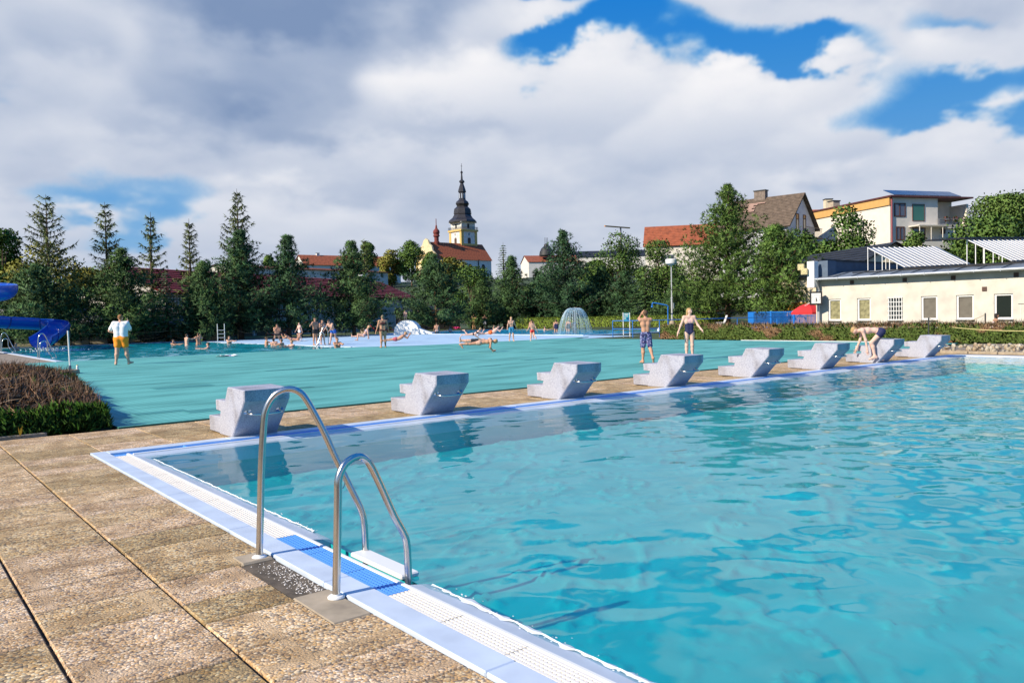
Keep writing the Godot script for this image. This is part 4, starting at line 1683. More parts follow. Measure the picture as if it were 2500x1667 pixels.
func chimney(o: Node3D, at: Vector3, size: Vector3, m: Material) -> void:
	var b := Builder.new()
	b.box(at + Vector3.UP * size.y / 2, size)
	var p := part("chimney", b, m, o)
	var cap := Builder.new()
	cap.box(at + Vector3.UP * (size.y + 0.05), Vector3(size.x + 0.16, 0.1, size.z + 0.16))
	part("cap", cap, M.dark_metal, p)


func build_town() -> void:
	var white := mottled(lin(0.74, 0.72, 0.68), 0.12, 0.25, 0.9, 0.0, 71)
	var cream := mottled(lin(0.72, 0.63, 0.46), 0.10, 0.3, 0.9, 0.0, 72)
	var warm_white := mottled(lin(0.74, 0.69, 0.61), 0.08, 0.3, 0.9, 0.0, 73)
	var tile := mottled(lin(0.44, 0.120, 0.050), 0.35, 0.35, 0.85, 0.0, 74)
	var dull_tile := mottled(lin(0.38, 0.115, 0.062), 0.3, 0.3, 0.85, 0.0, 75)
	var brown_tile := mottled(lin(0.20, 0.145, 0.105), 0.4, 0.6, 0.9, 0.0, 76)
	var sheet_red := mottled(lin(0.27, 0.030, 0.022), 0.25, 0.2, 0.55, 0.0, 77)
	var yellow := mottled(lin(0.66, 0.46, 0.16), 0.12, 0.3, 0.9, 0.0, 78)
	var slate := mottled(lin(0.035, 0.036, 0.042), 0.4, 0.4, 0.6, 0.0, 79)
	var panel := mottled(lin(0.66, 0.64, 0.60), 0.2, 0.15, 0.7, 0.0, 80)
	var brown_frame := plain(lin(0.10, 0.035, 0.02), 0.6)
	var white_frame := plain(lin(0.75, 0.75, 0.73), 0.5)
	var glass: Material = M.dark_glass
	# low cream changing rooms behind the left-hand pool
	var o := gable_house("changing_rooms", "low cream building with small paired windows behind the left trees", Vector3(2.2, -0.6, -61.9), Vector3(21.7, -0.6, -56.6), 9.0, 1.98, 1.5, cream, mottled(lin(0.26, 0.26, 0.27), 0.3, 0.6, 0.9, 0.0, 81), 9, 0.25)
	for s in [[8.3, 1.7, 2], [11.2, 0.75, 1], [15.15, 1.75, 2], [17.4, 1.6, 2], [18.9, 1.4, 2], [6.0, 1.6, 2]]:
		panes(o, Vector3(s[0] - 0.6, 1.33, 0.02), s[1], 0.46, white_frame, M.black, s[2])
	# red-roofed hall clad with corrugated sheet
	var ha := Vector3(18.6, -0.4, -63.9)
	var hc := Vector3(58.5, -0.4, -86.0)
	var hall := thing("corrugated_hall", "long hall with dark red ribbed roof and white corrugated walls", "hall")
	hall.transform = frame_of(ha, hc)
	var w := ha.distance_to(hc)
	var body := Builder.new()
	body.box(Vector3(w / 2, 2.3, -6.0), Vector3(w, 4.6, 11.8))
	body.prism(PackedVector2Array([Vector2(0, 0), Vector2(12.0, 0), Vector2(6.0, 2.55)]), Transform3D(Basis(Vector3(0, 0, -1), Vector3.UP, Vector3(1, 0, 0)), Vector3(0, 4.6, 0)), w)
	part("wall", body, panel, hall)
	var ribs := Builder.new()
	var s := 0.15
	while s < w:
		ribs.box(Vector3(s, 2.3, 0.02), Vector3(0.16, 4.55, 0.08))
		s += 0.36
	var cladding := part("cladding", ribs, panel, hall)
	cladding.set_meta("kind", "stuff")
	var roof := Builder.new()
	roof_slope(roof, Vector3(-0.4, 4.55, 0.45), Vector3(w + 0.4, 4.55, 0.45), Vector3(w + 0.4, 7.20, -6.0), Vector3(-0.4, 7.20, -6.0), 12, 0.10)
	roof_slope(roof, Vector3(w + 0.4, 4.55, -12.45), Vector3(-0.4, 4.55, -12.45), Vector3(-0.4, 7.20, -6.0), Vector3(w + 0.4, 7.20, -6.0), 12, 0.10)
	part("roof", roof, sheet_red, hall)
	for g in [[9.5, 3.6], [13.2, 2.4]]:
		var door := Builder.new()
		door.box(Vector3(g[0], 1.5, 0.10), Vector3(g[1], 2.6, 0.06))
		part("door", door, M.wood, hall)
	# white hall behind it
	o = gable_house("white_hall", "pale flat hall with red edge above the ribbed red roof", Vector3(47.5, 2.0, -121.5), Vector3(79.5, 2.0, -129.0), 16.0, 8.6, 0.9, panel, dull_tile, 4, 0.3)
	for k in 10:
		var rib := Builder.new()
		rib.box(Vector3(1.6 + 3.2 * k, 4.3, 0.03), Vector3(0.12, 8.4, 0.08))
		part("panel_joint", rib, white, o)
	# long white house under the castle hill
	o = gable_house("long_white_house", "long white house with an orange tiled roof left of the church", Vector3(102.3, 10.5, -217.1), Vector3(134.0, 10.5, -213.9), 11.0, 7.9, 3.3, white, tile, 14, 0.35)
	for k in 2:
		panes(o, Vector3(26.0 + 3.2 * k, 5.6, 0.03), 1.2, 1.7, white_frame, glass, 2, 0.0, 0.12)
	for k in [6.0, 16.5, 24.0]:
		chimney(o, Vector3(k, 10.6, -5.5), Vector3(0.9, 1.2, 0.9), white)
	# the church
	church(white, yellow, tile, glass)
	# roofs of the town centre
	o = gable_house("town_house", "red-roofed town house low behind the light green spruce", Vector3(196.0, 10.0, -222.0), Vector3(221.0, 10.0, -210.0), 12.0, 11.8, 2.8, white, dull_tile, 10, 0.3)
	o = gable_house("grey_roofed_hall", "long grey-roofed town building behind the fountain pine", Vector3(214.0, 10.0, -214.0), Vector3(246.0, 10.0, -186.0), 12.0, 13.6, 2.6, white, slate, 8, 0.3)
	var dome := Builder.new()
	dome.lathe(Vector3.ZERO, [Vector2(2.7, 0), Vector2(2.9, 0.4), Vector2(2.7, 1.6), Vector2(2.0, 3.0), Vector2(1.0, 3.9), Vector2(0.9, 4.6), Vector2(0.0, 5.0)], 12)
	for k in 3:
		dome.tube(P([Vector3(-0.7 + 0.7 * k, 4.5, 0), Vector3(-0.7 + 0.7 * k, 7.2, 0)]), 0.10, 4)
	single("roof_dome", dome, slate, "small dark dome with spikes among the town roofs", "dome", Vector3(203.5, 24.0, -220.0))
	var crane := thing("tower_crane", "thin orange tower crane far behind the trees", "crane", Vector3(252.0, 8.0, -226.0))
	var jib := Builder.new()
	jib.box(Vector3(-2.0, 30.3, 0), Vector3(15.5, 0.5, 0.6))
	part("jib", jib, plain(lin(0.55, 0.24, 0.06), 0.6), crane)
	var mast := Builder.new()
	mast.box(Vector3(0, 15.0, 0), Vector3(0.5, 30.0, 0.5))
	part("mast", mast, plain(lin(0.35, 0.33, 0.32), 0.6), crane)
	# houses on the slope to the right
	o = gable_house("red_roofed_house", "white house with bright tiled roof left of the huge pine", Vector3(96.0, 3.5, -75.6), Vector3(103.0, 3.5, -66.5), 9.0, 8.75, 3.4, warm_white, tile, 12, 0.35)
	panes(o, Vector3(3.5, 6.4, 0.03), 2.2, 1.5, white_frame, glass, 2)
	o = gable_house("brown_roofed_house", "tall-gabled house with patched brown tile roof", Vector3(73.86, 2.5, -36.5), Vector3(81.2, 2.5, -37.6), 7.8, 8.1, 3.45, mottled(lin(0.58, 0.59, 0.62), 0.1, 0.4, 0.9, 0.0, 82), brown_tile, 20, 0.45, true)
	for k in 2:
		panes(o, Vector3(2.6 + 1.9 * k, 8.3, 0.03), 0.75, 1.9, brown_frame, M.dark_glass, 1)
	var patch := Builder.new()
	for k in 7:
		var t := 0.48 + 0.045 * k
		var along: float = -5.2 + [0.0, 0.1, -0.2, 0.1, -0.3, 0.2, 0.5][k]
		var len: float = [1.3, 1.1, 0.9, 1.0, 1.2, 1.0, 2.1][k]
		var q := Vector3(3.7 * t - 0.11, 8.1 + 3.45 * t + 0.10, along)
		patch.quad(q + Vector3(0, 0, -len / 2), q + Vector3(0, 0, len / 2), q + Vector3(0.155, 0.145, len / 2), q + Vector3(0.155, 0.145, -len / 2))
	part("tile_patch", patch, mottled(lin(0.42, 0.27, 0.21), 0.2, 0.6, 0.9, 0.0, 83), o)
	chimney(o, Vector3(3.7, 11.2, -4.6), Vector3(0.7, 1.1, 1.3), mottled(lin(0.25, 0.2, 0.17), 0.3, 0.8))
	var rail := Builder.new()
	rail.box(Vector3(4.6, 6.7, 0.55), Vector3(4.6, 0.14, 1.1))
	for k in 16:
		rail.box(Vector3(2.4 + 0.29 * k, 7.25, 1.05), Vector3(0.03, 1.0, 0.03))
	rail.box(Vector3(4.6, 7.75, 1.05), Vector3(4.6, 0.05, 0.05))
	part("balcony", rail, M.dark_metal, o)
	o = gable_house("orange_roofed_house", "house with steep orange roof and pale square chimney", Vector3(94.2, 3.5, -45.3), Vector3(98.9, 3.5, -41.0), 6.0, 7.75, 3.4, warm_white, tile, 14, 0.35)
	chimney(o, Vector3(2.6, 9.8, -2.0), Vector3(0.9, 2.5, 0.9), cream)
	o = gable_house("far_red_house", "orange roof edge showing right of the flat-roofed house", Vector3(102.0, 6.0, -23.8), Vector3(112.0, 6.0, -13.0), 10.0, 5.2, 3.2, warm_white, tile, 10, 0.3)
	var gw := Builder.new()
	gw.box(Vector3(4.0, 2.0, 0), Vector3(8.0, 4.0, 0.3))
	var gwo := single("garden_wall", gw, mottled(lin(0.5, 0.46, 0.38), 0.2, 0.5), "plain beige garden wall below the orange-roofed house", "wall")
	gwo.transform = frame_of(Vector3(84.0, 4.6, -42.5), Vector3(80.5, 4.6, -35.0))
	flat_house(warm_white, yellow, brown_frame)
	o = gable_house("black_roofed_shed", "shed with dark sheet roof behind the bath house", Vector3(54.2, 0.5, -24.6), Vector3(48.6, 0.5, -15.6), 4.6, 3.95, 1.25, cream, slate, 7, 0.25)
	o = gable_house("yellow_house", "yellow and orange wall between the pine and the clock", Vector3(47.5, 0.0, -21.5), Vector3(47.2, 0.0, -13.2), 6.0, 3.6, 0.4, cream, slate, 3, 0.2)
	var band := Builder.new()
	band.box(Vector3(4.2, 0.95, 0.02), Vector3(8.2, 1.9, 0.06))
	part("orange_plinth", band, mottled(lin(0.62, 0.30, 0.05), 0.1, 0.4), o)


func church(white: Material, yellow: Material, tile: Material, glass: Material) -> void:
	var a := Vector3(187.4, 12.0, -272.2)
	var c := Vector3(217.5, 12.0, -273.2)
	var o := gable_house("church", "white church with long red roof, yellow tower and black onion spire", a, c, 13.5, 14.6, 7.4, white, tile, 22, 0.4, false, "church")
	var w := 30.1
	# baroque gable on the left end
	var gable := Builder.new()
	gable.prism(PackedVector2Array([Vector2(-7.4, 0), Vector2(7.4, 0), Vector2(7.0, 3.0), Vector2(5.0, 4.4), Vector2(4.2, 6.6), Vector2(2.6, 7.6), Vector2(1.6, 9.4), Vector2(0, 10.2), Vector2(-1.6, 9.4), Vector2(-2.6, 7.6), Vector2(-4.2, 6.6), Vector2(-5.0, 4.4), Vector2(-7.0, 3.0)]), Transform3D(Basis(Vector3(0, 0, -1), Vector3.UP, Vector3(1, 0, 0)), Vector3(-0.8, 13.2, -6.75)), 0.8)
	gable.box(Vector3(-0.4, 6.6, -6.75), Vector3(0.9, 13.2, 14.8))
	var gp := part("gable", gable, mottled(lin(0.74, 0.62, 0.38), 0.15, 0.2), o)
	var trim := Builder.new()
	for z in [-13.6, 0.2]:
		trim.box(Vector3(-0.9, 7.5, z), Vector3(0.5, 15.0, 1.0))
	trim.box(Vector3(-1.0, 16.2, -6.75), Vector3(0.5, 0.6, 15.2))
	trim.box(Vector3(-1.0, 13.2, -6.75), Vector3(0.5, 0.5, 15.2))
	part("trim", trim, yellow, gp)
	for k in 4:
		var win := Builder.new()
		win.prism(PackedVector2Array([Vector2(-0.9, 0), Vector2(0.9, 0), Vector2(0.9, 3.2), Vector2(0.5, 4.0), Vector2(-0.5, 4.0), Vector2(-0.9, 3.2)]), Transform3D(Basis(), Vector3(3.2 + 7.4 * k, 8.4, 0.0)), 0.12)
		part("window", win, M.black, o)
	for k in 2:
		var pipe := Builder.new()
		pipe.box(Vector3(13.0 + 9.6 * k, 7.3, 0.2), Vector3(0.35, 14.6, 0.3))
		part("downpipe", pipe, M.dark_metal, o)
	# ridge turret
	var tur := Builder.new()
	tur.lathe(Vector3(5.0, 20.8, -6.75), [Vector2(1.3, 0), Vector2(1.3, 1.4), Vector2(1.0, 1.6), Vector2(1.0, 3.4), Vector2(1.5, 3.8), Vector2(1.2, 4.6), Vector2(1.5, 5.4), Vector2(1.3, 6.3), Vector2(0.5, 7.2), Vector2(0.35, 8.4), Vector2(0.18, 8.6), Vector2(0.14, 11.4), Vector2(0.0, 11.5)], 8)
	part("turret", tur, mottled(lin(0.22, 0.045, 0.035), 0.2, 0.5), o)
	# tower
	var tx := 22.6
	var tz := -10.5
	var t := Builder.new()
	t.box(Vector3(tx, 14.0, tz), Vector3(8.7, 28.0, 8.7))
	var tower := part("tower", t, white, o)
	tower.rotation = Vector3.ZERO
	var y := Builder.new()
	for sx in [-1, 1]:
		for sz in [-1, 1]:
			y.box(Vector3(tx + sx * 3.9, 14.0, tz + sz * 3.9), Vector3(1.3, 28.4, 1.3))
	y.box(Vector3(tx, 28.0, tz), Vector3(9.9, 0.8, 9.9))
	y.box(Vector3(tx, 21.6, tz), Vector3(9.0, 0.9, 9.0))
	part("corner_bands", y, yellow, tower)
	var bel := Builder.new()
	bel.box(Vector3(tx, 30.0, tz), Vector3(7.8, 3.4, 7.8))
	bel.box(Vector3(tx, 31.8, tz), Vector3(8.8, 0.5, 8.8))
	part("belfry", bel, white, tower)
	for q in [0, 1]:
		var out := Vector3(0, 0, 1) if q == 0 else Vector3(-1, 0, 0)
		var xf := Transform3D(Basis() if q == 0 else Basis(Vector3.UP, -PI / 2), Vector3(tx, 0, tz) + out * 4.36)
		var face := Builder.new()
		face.xf = xf
		face.prism(circle(1.45, 20), Transform3D(Basis(), Vector3(0, 26.0, 0)), 0.1)
		var cl := part("clock_face", face, white, tower)
		var hands := Builder.new()
		hands.xf = xf
		hands.box(Vector3(0.0, 26.4, 0.16), Vector3(0.2, 1.3, 0.06))
		hands.box(Vector3(-0.25, 26.35, 0.16), Vector3(0.2, 0.8, 0.06))
		part("hands", hands, M.black, cl)
		var win := Builder.new()
		win.xf = xf
		win.prism(PackedVector2Array([Vector2(-0.8, 0), Vector2(0.8, 0), Vector2(0.8, 2.2), Vector2(0.0, 3.0), Vector2(-0.8, 2.2)]), Transform3D(Basis(), Vector3(0, 22.2, 0)), 0.1)
		part("window", win, mottled(lin(0.10, 0.06, 0.04), 0.2, 0.5), tower)
		var win2 := Builder.new()
		win2.xf = xf
		win2.box(Vector3(0, 30.0, -0.42), Vector3(1.1, 2.0, 0.1))
		part("window", win2, M.black, tower)
	var rl := Builder.new()
	for k in 28:
		for q in 4:
			var d := Vector3(-4.8 + 9.6 * k / 27.0, 29.0, 4.8).rotated(Vector3.UP, PI / 2 * q)
			rl.box(Vector3(tx, 0, tz) + d, Vector3(0.06, 1.2, 0.06))
	for q in 4:
		rl.xf = Transform3D(Basis(Vector3.UP, PI / 2 * q), Vector3(tx, 0, tz))
		rl.box(Vector3(0, 29.6, 4.8), Vector3(9.6, 0.08, 0.08))
	rl.xf = Transform3D.IDENTITY
	part("railing", rl, M.dark_metal, tower)
	var sp := Builder.new()
	var prof := [Vector2(5.0, 31.9), Vector2(6.7, 31.9), Vector2(6.4, 32.7), Vector2(4.9, 33.9), Vector2(4.1, 35.2), Vector2(3.9, 35.6), Vector2(4.2, 35.7), Vector2(4.1, 36.6), Vector2(3.9, 38.0), Vector2(3.0, 38.8), Vector2(2.5, 39.3), Vector2(2.7, 39.5), Vector2(3.15, 40.4), Vector2(2.8, 41.3), Vector2(2.0, 41.9), Vector2(1.6, 42.4), Vector2(1.5, 45.4), Vector2(1.9, 45.7), Vector2(1.8, 46.4), Vector2(1.3, 48.0), Vector2(0.8, 49.4), Vector2(0.7, 49.7), Vector2(1.3, 50.2), Vector2(1.2, 50.7), Vector2(0.5, 51.3), Vector2(0.3, 54.0), Vector2(0.55, 54.4), Vector2(0.5, 54.9), Vector2(0.12, 55.3), Vector2(0.08, 58.6), Vector2(0.0, 58.7)]
	sp.lathe(Vector3(tx, 0, tz), prof, 8, PI / 8, true)
	sp.box(Vector3(tx, 57.4, tz), Vector3(0.9, 0.14, 0.14))
	part("spire", sp, mottled(lin(0.045, 0.042, 0.050), 0.45, 0.25, 0.45, 0.0, 84), tower)
	var opens := Builder.new()
	for k in 8:
		var an := TAU * k / 8.0
		opens.xf = Transform3D(Basis(Vector3.UP, an), Vector3(tx, 43.9, tz))
		opens.box(Vector3(0, 0, 1.46), Vector3(0.45, 2.2, 0.08))
	part("lantern_window", opens, plain(lin(0.45, 0.5, 0.58), 0.5), tower)


func circle(rad: float, sides: int) -> PackedVector2Array:
	var out := PackedVector2Array()
	for k in sides:
		out.append(Vector2(cos(TAU * k / sides), sin(TAU * k / sides)) * rad)
	return out


func flat_house(wall: Material, yellow: Material, brown_frame: Material) -> void:
	# corner nearest the camera at the foot of the drainpipe; the front runs right, the long side back to the left
	var a := Vector3(79.43, 5.6, -28.3)
	var c := Vector3(88.7, 5.6, -24.4)
	var o := thing("flat_roofed_house", "cream two-storey house with balcony and solar panels on its flat roof", "house")
	o.transform = frame_of(a, c)
	var w := a.distance_to(c)
	var top := 7.05
	var b := Builder.new()
	b.box(Vector3(w * 0.30, 3.5, -8.0), Vector3(w * 0.60, 7.0, 16.0))
	b.box(Vector3(w * 0.80, 1.95, -8.0), Vector3(w * 0.40 - 0.004, 3.9, 16.0))
	b.box(Vector3(w * 0.80, 5.45, -9.1), Vector3(w * 0.40 - 0.004, 3.1, 13.8))
	b.box(Vector3(w * 0.985, 5.2, -1.1), Vector3(0.25, 2.6, 2.2))
	part("wall", b, wall, o)
	var band := Builder.new()
	band.box(Vector3(-0.06, 6.62, -8.0), Vector3(0.16, 0.80, 16.1))
	part("orange_band", band, mottled(lin(0.62, 0.36, 0.12), 0.1, 0.4), o)
	var plinth := Builder.new()
	plinth.box(Vector3(-0.04, 1.78, -8.0), Vector3(0.14, 0.6, 16.0))
	plinth.box(Vector3(w / 2, 1.78, 0.04), Vector3(w, 0.6, 0.12))
	part("brown_plinth", plinth, mottled(lin(0.32, 0.16, 0.06), 0.2, 0.5), o)
	var roof := Builder.new()
	roof.box(Vector3(w / 2, top + 0.06, -7.9), Vector3(w + 0.5, 0.16, 16.6))
	var rp := part("roof", roof, plain(lin(0.10, 0.03, 0.025), 0.5), o)
	for k in 6:
		var p := Builder.new()
		p.xf = Transform3D(Basis(Vector3.RIGHT, deg_to_rad(24)), Vector3(0.9 + 1.42 * k, top + 0.52, -0.4))
		p.box(Vector3.ZERO, Vector3(1.36, 0.05, 1.7))
		part("solar_panel", p, M.solar, rp)
	chimney(o, Vector3(2.4, top, -11.5), Vector3(0.9, 1.2, 0.9), mottled(lin(0.5, 0.42, 0.32), 0.2, 0.8))
	var green := plain(lin(0.05, 0.16, 0.13), 0.35)
	var lilac := plain(lin(0.10, 0.12, 0.17), 0.15)
	panes(o, Vector3(1.2, 5.75, 0.02), 1.45, 1.4, brown_frame, lilac, 2, 0.0, 0.10)
	panes(o, Vector3(3.55, 5.5, 0.02), 1.55, 1.75, brown_frame, green, 1, 0.0, 0.05)
	panes(o, Vector3(1.25, 3.35, 0.02), 1.05, 1.4, brown_frame, lilac, 2, 0.0, 0.10)
	panes(o, Vector3(3.6, 3.2, 0.02), 1.6, 1.5, brown_frame, M.dark_glass, 2, 0.0, 0.08)
	panes(o, Vector3(6.7, 3.6, 0.02), 0.55, 0.5, brown_frame, M.dark_glass, 1, 0.0, 0.08)
	panes(o, Vector3(9.1, 3.1, 0.02), 1.0, 1.5, brown_frame, M.dark_glass, 2, 0.0, 0.10)
	panes(o, Vector3(7.15, 5.2, -2.16), 2.0, 2.0, brown_frame, M.dark_glass, 2, 0.0, 0.08)
	var pipe := Builder.new()
	pipe.tube(P([Vector3(0.12, 1.4, 0.12), Vector3(0.12, 7.0, 0.12)]), 0.07, 6)
	part("downpipe", pipe, plain(lin(0.30, 0.07, 0.08), 0.5), o)
	var bal := Builder.new()
	bal.box(Vector3(w * 0.80, 3.98, -0.6), Vector3(w * 0.42, 0.16, 1.6))
	var bp := part("balcony", bal, wall, o)
	var rails := Builder.new()
	for k in 5:
		rails.box(Vector3(w * 0.60 + 0.95 * k, 4.45, 0.15), Vector3(0.04, 0.9, 0.04))
	for y in [4.35, 4.9]:
		rails.box(Vector3(w * 0.80, y, 0.15), Vector3(w * 0.42, 0.04, 0.04))
	part("railing", rails, plain(lin(0.3, 0.3, 0.31), 0.5), bp)
	for k in 3:
		var fl := Builder.new()
		fl.coloured = true
		var r := RandomNumberGenerator.new()
		r.seed = 900 + k
		for q in 120:
			fl.col = Color(0.30, 0.05, 0.03) if r.randf() < 0.6 else Color(0.06, 0.09, 0.03)
			var d := any_dir(r)
			leaf_quad(fl, d * Vector3(0.34, 0.2, 0.18), d, d.cross(Vector3.UP + any_dir(r) * 0.2).normalized(), 0.14, 0.1, d)
		var fo := part("flower_box", fl, M.get("leaves", foliage()), bp)
		fo.position = Vector3(w * 0.69 + 1.15 * k, 4.85, 0.28)
	var porch := Builder.new()
	porch.box(Vector3(4.6, 4.05, 0.7), Vector3(4.6, 0.10, 1.5))
	porch.box(Vector3(4.6, 2.05, 0.7), Vector3(3.6, 0.75, 1.4))
	for k in 4:
		porch.box(Vector3(2.4 + 1.45 * k, 3.2, 1.38), Vector3(0.06, 1.7, 0.06))
	part("porch", porch, wall, o)
	var stair := Builder.new()
	for k in 6:
		stair.box(Vector3(6.5 + 0.28 * k, 2.3 - 0.2 * k, 0.6), Vector3(0.28, 0.06, 0.9))
	stair.tube(P([Vector3(6.4, 3.2, 1.0), Vector3(8.1, 2.0, 1.0)]), 0.03, 4)
	part("stair", stair, M.dark_metal, o)


# ---------------------------------------------------------------- the bath house
func build_pool_house() -> void:
	var wall_m := mottled(lin(0.66, 0.62, 0.55), 0.12, 0.35, 0.9, 0.0, 86)
	var sheet_m := mottled(lin(0.26, 0.29, 0.32), 0.25, 0.4, 0.45, 0.0, 87)
	sheet_m.metallic = 0.3
	var blue_grey := mottled(lin(0.105, 0.15, 0.22), 0.15, 0.4, 0.7, 0.0, 88)
	var frame_m := plain(lin(0.78, 0.78, 0.77), 0.4)
	var sill_m := plain(lin(0.34, 0.33, 0.31), 0.5)
	var o := thing("bath_house", "long cream bath house with six windows and tin roof", "building", Vector3(38, 0, 0))
	var z0 := -12.75
	var z1 := 16.0
	var top := 3.02
	var opens := [[-12.06, -11.34], [-10.46, -9.74], [-8.86, -8.12], [-7.24, -6.48], [-5.63, -4.86], [-4.01, -3.24], [-2.38, -1.6], [-0.76, 0.02]]
	# wall with real openings, 0.35 thick, face at local x 0
	var b := Builder.new()
	var at := z0
	for q in opens:
		b.box(Vector3(0.175, top / 2, (at + q[0]) / 2), Vector3(0.35, top, q[0] - at))
		b.box(Vector3(0.175, 0.40, (q[0] + q[1]) / 2), Vector3(0.35, 0.80, q[1] - q[0]))
		b.box(Vector3(0.175, (1.95 + top) / 2, (q[0] + q[1]) / 2), Vector3(0.35, top - 1.95, q[1] - q[0]))
		at = q[1]
	b.box(Vector3(0.175, top / 2, (at + z1) / 2), Vector3(0.35, top, z1 - at))
	b.box(Vector3(5.0, top / 2, z0 + 0.175), Vector3(9.3, top, 0.35))
	b.box(Vector3(9.8, top / 2, (z0 + z1) / 2), Vector3(0.3, top, z1 - z0))
	b.box(Vector3(5.0, top / 2, z1 - 0.175), Vector3(9.3, top, 0.35))
	b.box(Vector3(5.0, 0.05, (z0 + z1) / 2), Vector3(9.2, 0.08, z1 - z0 - 0.8))
	part("wall", b, wall_m, o)
	var kinds := [0, 0, 1, 2, 2, 3, 2, 2]
	var curtain := mottled(lin(0.34, 0.32, 0.18), 0.35, 1.6, 0.9, 0.0, 89)
	var grey_blind := mottled(lin(0.15, 0.135, 0.11), 0.15, 0.8, 0.6, 0.0, 90)
	var green_dark := plain(lin(0.012, 0.018, 0.016), 0.1)
	for k in opens.size():
		var q: Array = opens[k]
		var zc: float = (q[0] + q[1]) / 2
		var wd: float = q[1] - q[0]
		var f := Builder.new()
		var bar := 0.085 if kinds[k] != 1 else 0.05
		f.xf = Transform3D(Basis(Vector3.UP, -PI / 2), Vector3(0.09, 1.375, zc))
		var hh := 1.15
		f.box(Vector3(-wd / 2 + bar / 2, 0, 0), Vector3(bar, hh, 0.06), 0.008)
		f.box(Vector3(wd / 2 - bar / 2, 0, 0), Vector3(bar, hh, 0.06), 0.008)
		f.box(Vector3(0, hh / 2 - bar / 2, 0), Vector3(wd - bar * 2, bar, 0.06), 0.008)
		f.box(Vector3(0, -hh / 2 + bar / 2, 0), Vector3(wd - bar * 2, bar, 0.06), 0.008)
		var win := part("window", f, frame_m, o)
		var p := Builder.new()
		p.box(Vector3(0.13, 1.375, zc), Vector3(0.012, hh - bar * 1.8, wd - bar * 1.8))
		part("pane", p, [curtain, M.dark_glass, grey_blind, green_dark][kinds[k]], win)
		var sill := Builder.new()
		sill.box(Vector3(-0.02, 0.785, zc), Vector3(0.2, 0.03, wd + 0.06))
		part("sill", sill, sill_m, win)
		if kinds[k] == 1:
			for g in 6:
				var v := Builder.new()
				v.box(Vector3(-0.02, 1.375, q[0] + 0.04 + (wd - 0.08) * g / 5.0), Vector3(0.02, 1.16, 0.028))
				part("grille_bar", v, frame_m, win)
			for g in 6:
				var v := Builder.new()
				v.box(Vector3(-0.025, 0.82 + 1.11 * g / 5.0, zc), Vector3(0.02, 0.028, wd))
				part("grille_bar", v, frame_m, win)
		if kinds[k] == 3:
			var pole := Builder.new()
			pole.tube(P([Vector3(0.32, 0.82, zc + 0.1), Vector3(0.32, 1.75, zc + 0.1)]), 0.06, 8)
			part("green_curtain", pole, plain(lin(0.02, 0.18, 0.08), 0.6), win)
	for q in [[2.80, -10.72], [2.79, -8.01], [2.78, -5.75], [2.78, -3.1], [2.2, -4.4], [2.78, -0.4]]:
		var v := Builder.new()
		v.box(Vector3(-0.012, q[0], q[1]), Vector3(0.04, 0.20, 0.20))
		var vp := part("vent", v, plain(lin(0.085, 0.045, 0.035), 0.7), o)
		for g in 4:
			var sl := Builder.new()
			sl.box(Vector3(-0.037, q[0] - 0.07 + 0.045 * g, q[1]), Vector3(0.012, 0.018, 0.17))
			part("slat", sl, plain(lin(0.14, 0.08, 0.06), 0.7), vp)
	# shallow roof of tin sheets with standing seams, gutter along the eave
	var roof := Builder.new()
	var prof := [Vector2(-0.42, 3.08), Vector2(1.4, 3.40), Vector2(9.9, 3.78)]
	for k in 2:
		for dy in [0.0, -0.05]:
			roof.quad(Vector3(prof[k].x, prof[k].y + dy, z1), Vector3(prof[k].x, prof[k].y + dy, z0 - 0.1), Vector3(prof[k + 1].x, prof[k + 1].y + dy, z0 - 0.1), Vector3(prof[k + 1].x, prof[k + 1].y + dy, z1))
	roof.quad(Vector3(-0.42, 3.03, z1), Vector3(-0.42, 3.03, z0 - 0.1), Vector3(-0.42, 3.08, z0 - 0.1), Vector3(-0.42, 3.08, z1))
	var rp := part("roof", roof, sheet_m, o)
	for k in 28:
		var s := Builder.new()
		var zz := z0 + 0.2 + 1.0 * k
		for m in 2:
			s.quad(Vector3(prof[m].x, prof[m].y, zz), Vector3(prof[m].x, prof[m].y + 0.045, zz), Vector3(prof[m + 1].x, prof[m + 1].y + 0.045, zz), Vector3(prof[m + 1].x, prof[m + 1].y, zz))
			s.quad(Vector3(prof[m].x, prof[m].y + 0.045, zz), Vector3(prof[m].x, prof[m].y + 0.045, zz + 0.02), Vector3(prof[m + 1].x, prof[m + 1].y + 0.045, zz + 0.02), Vector3(prof[m + 1].x, prof[m + 1].y + 0.045, zz))
		part("seam", s, sheet_m, rp)
	var gut := Builder.new()
	gut.tube(P([Vector3(-0.48, 3.03, z0 - 0.15), Vector3(-0.48, 3.03, z1)]), 0.065, 8)
	for k in 26:
		gut.box(Vector3(-0.48, 3.03, z0 + 0.4 + 1.1 * k), Vector3(0.15, 0.15, 0.025))
	var zinc := plain(lin(0.50, 0.53, 0.56), 0.4, 0.5)
	part("gutter", gut, zinc, o)
	for zz in [-7.8, -5.2, -3.9, -2.4]:
		var hose := Builder.new()
		hose.tube(smooth_path([Vector3(0.6, 3.32, zz - 3.2), Vector3(0.5, 3.30, zz - 1.5), Vector3(0.9, 3.38, zz), Vector3(0.7, 3.34, zz + 1.6)], 4), 0.03, 5)
		part("roof_pipe", hose, M.black, rp)
	# raised end of the roof, blue-grey board and white pillar
	var par := Builder.new()
	par.box(Vector3(5.0, 3.62, z0 + 0.06), Vector3(9.6, 0.92, 0.3))
	par.box(Vector3(0.55, 3.60, z0 + 0.38), Vector3(0.9, 0.86, 0.5))
	part("parapet", par, blue_grey, o)
	var cap := Builder.new()
	cap.box(Vector3(5.0, 4.11, z0 + 0.06), Vector3(9.8, 0.06, 0.42))
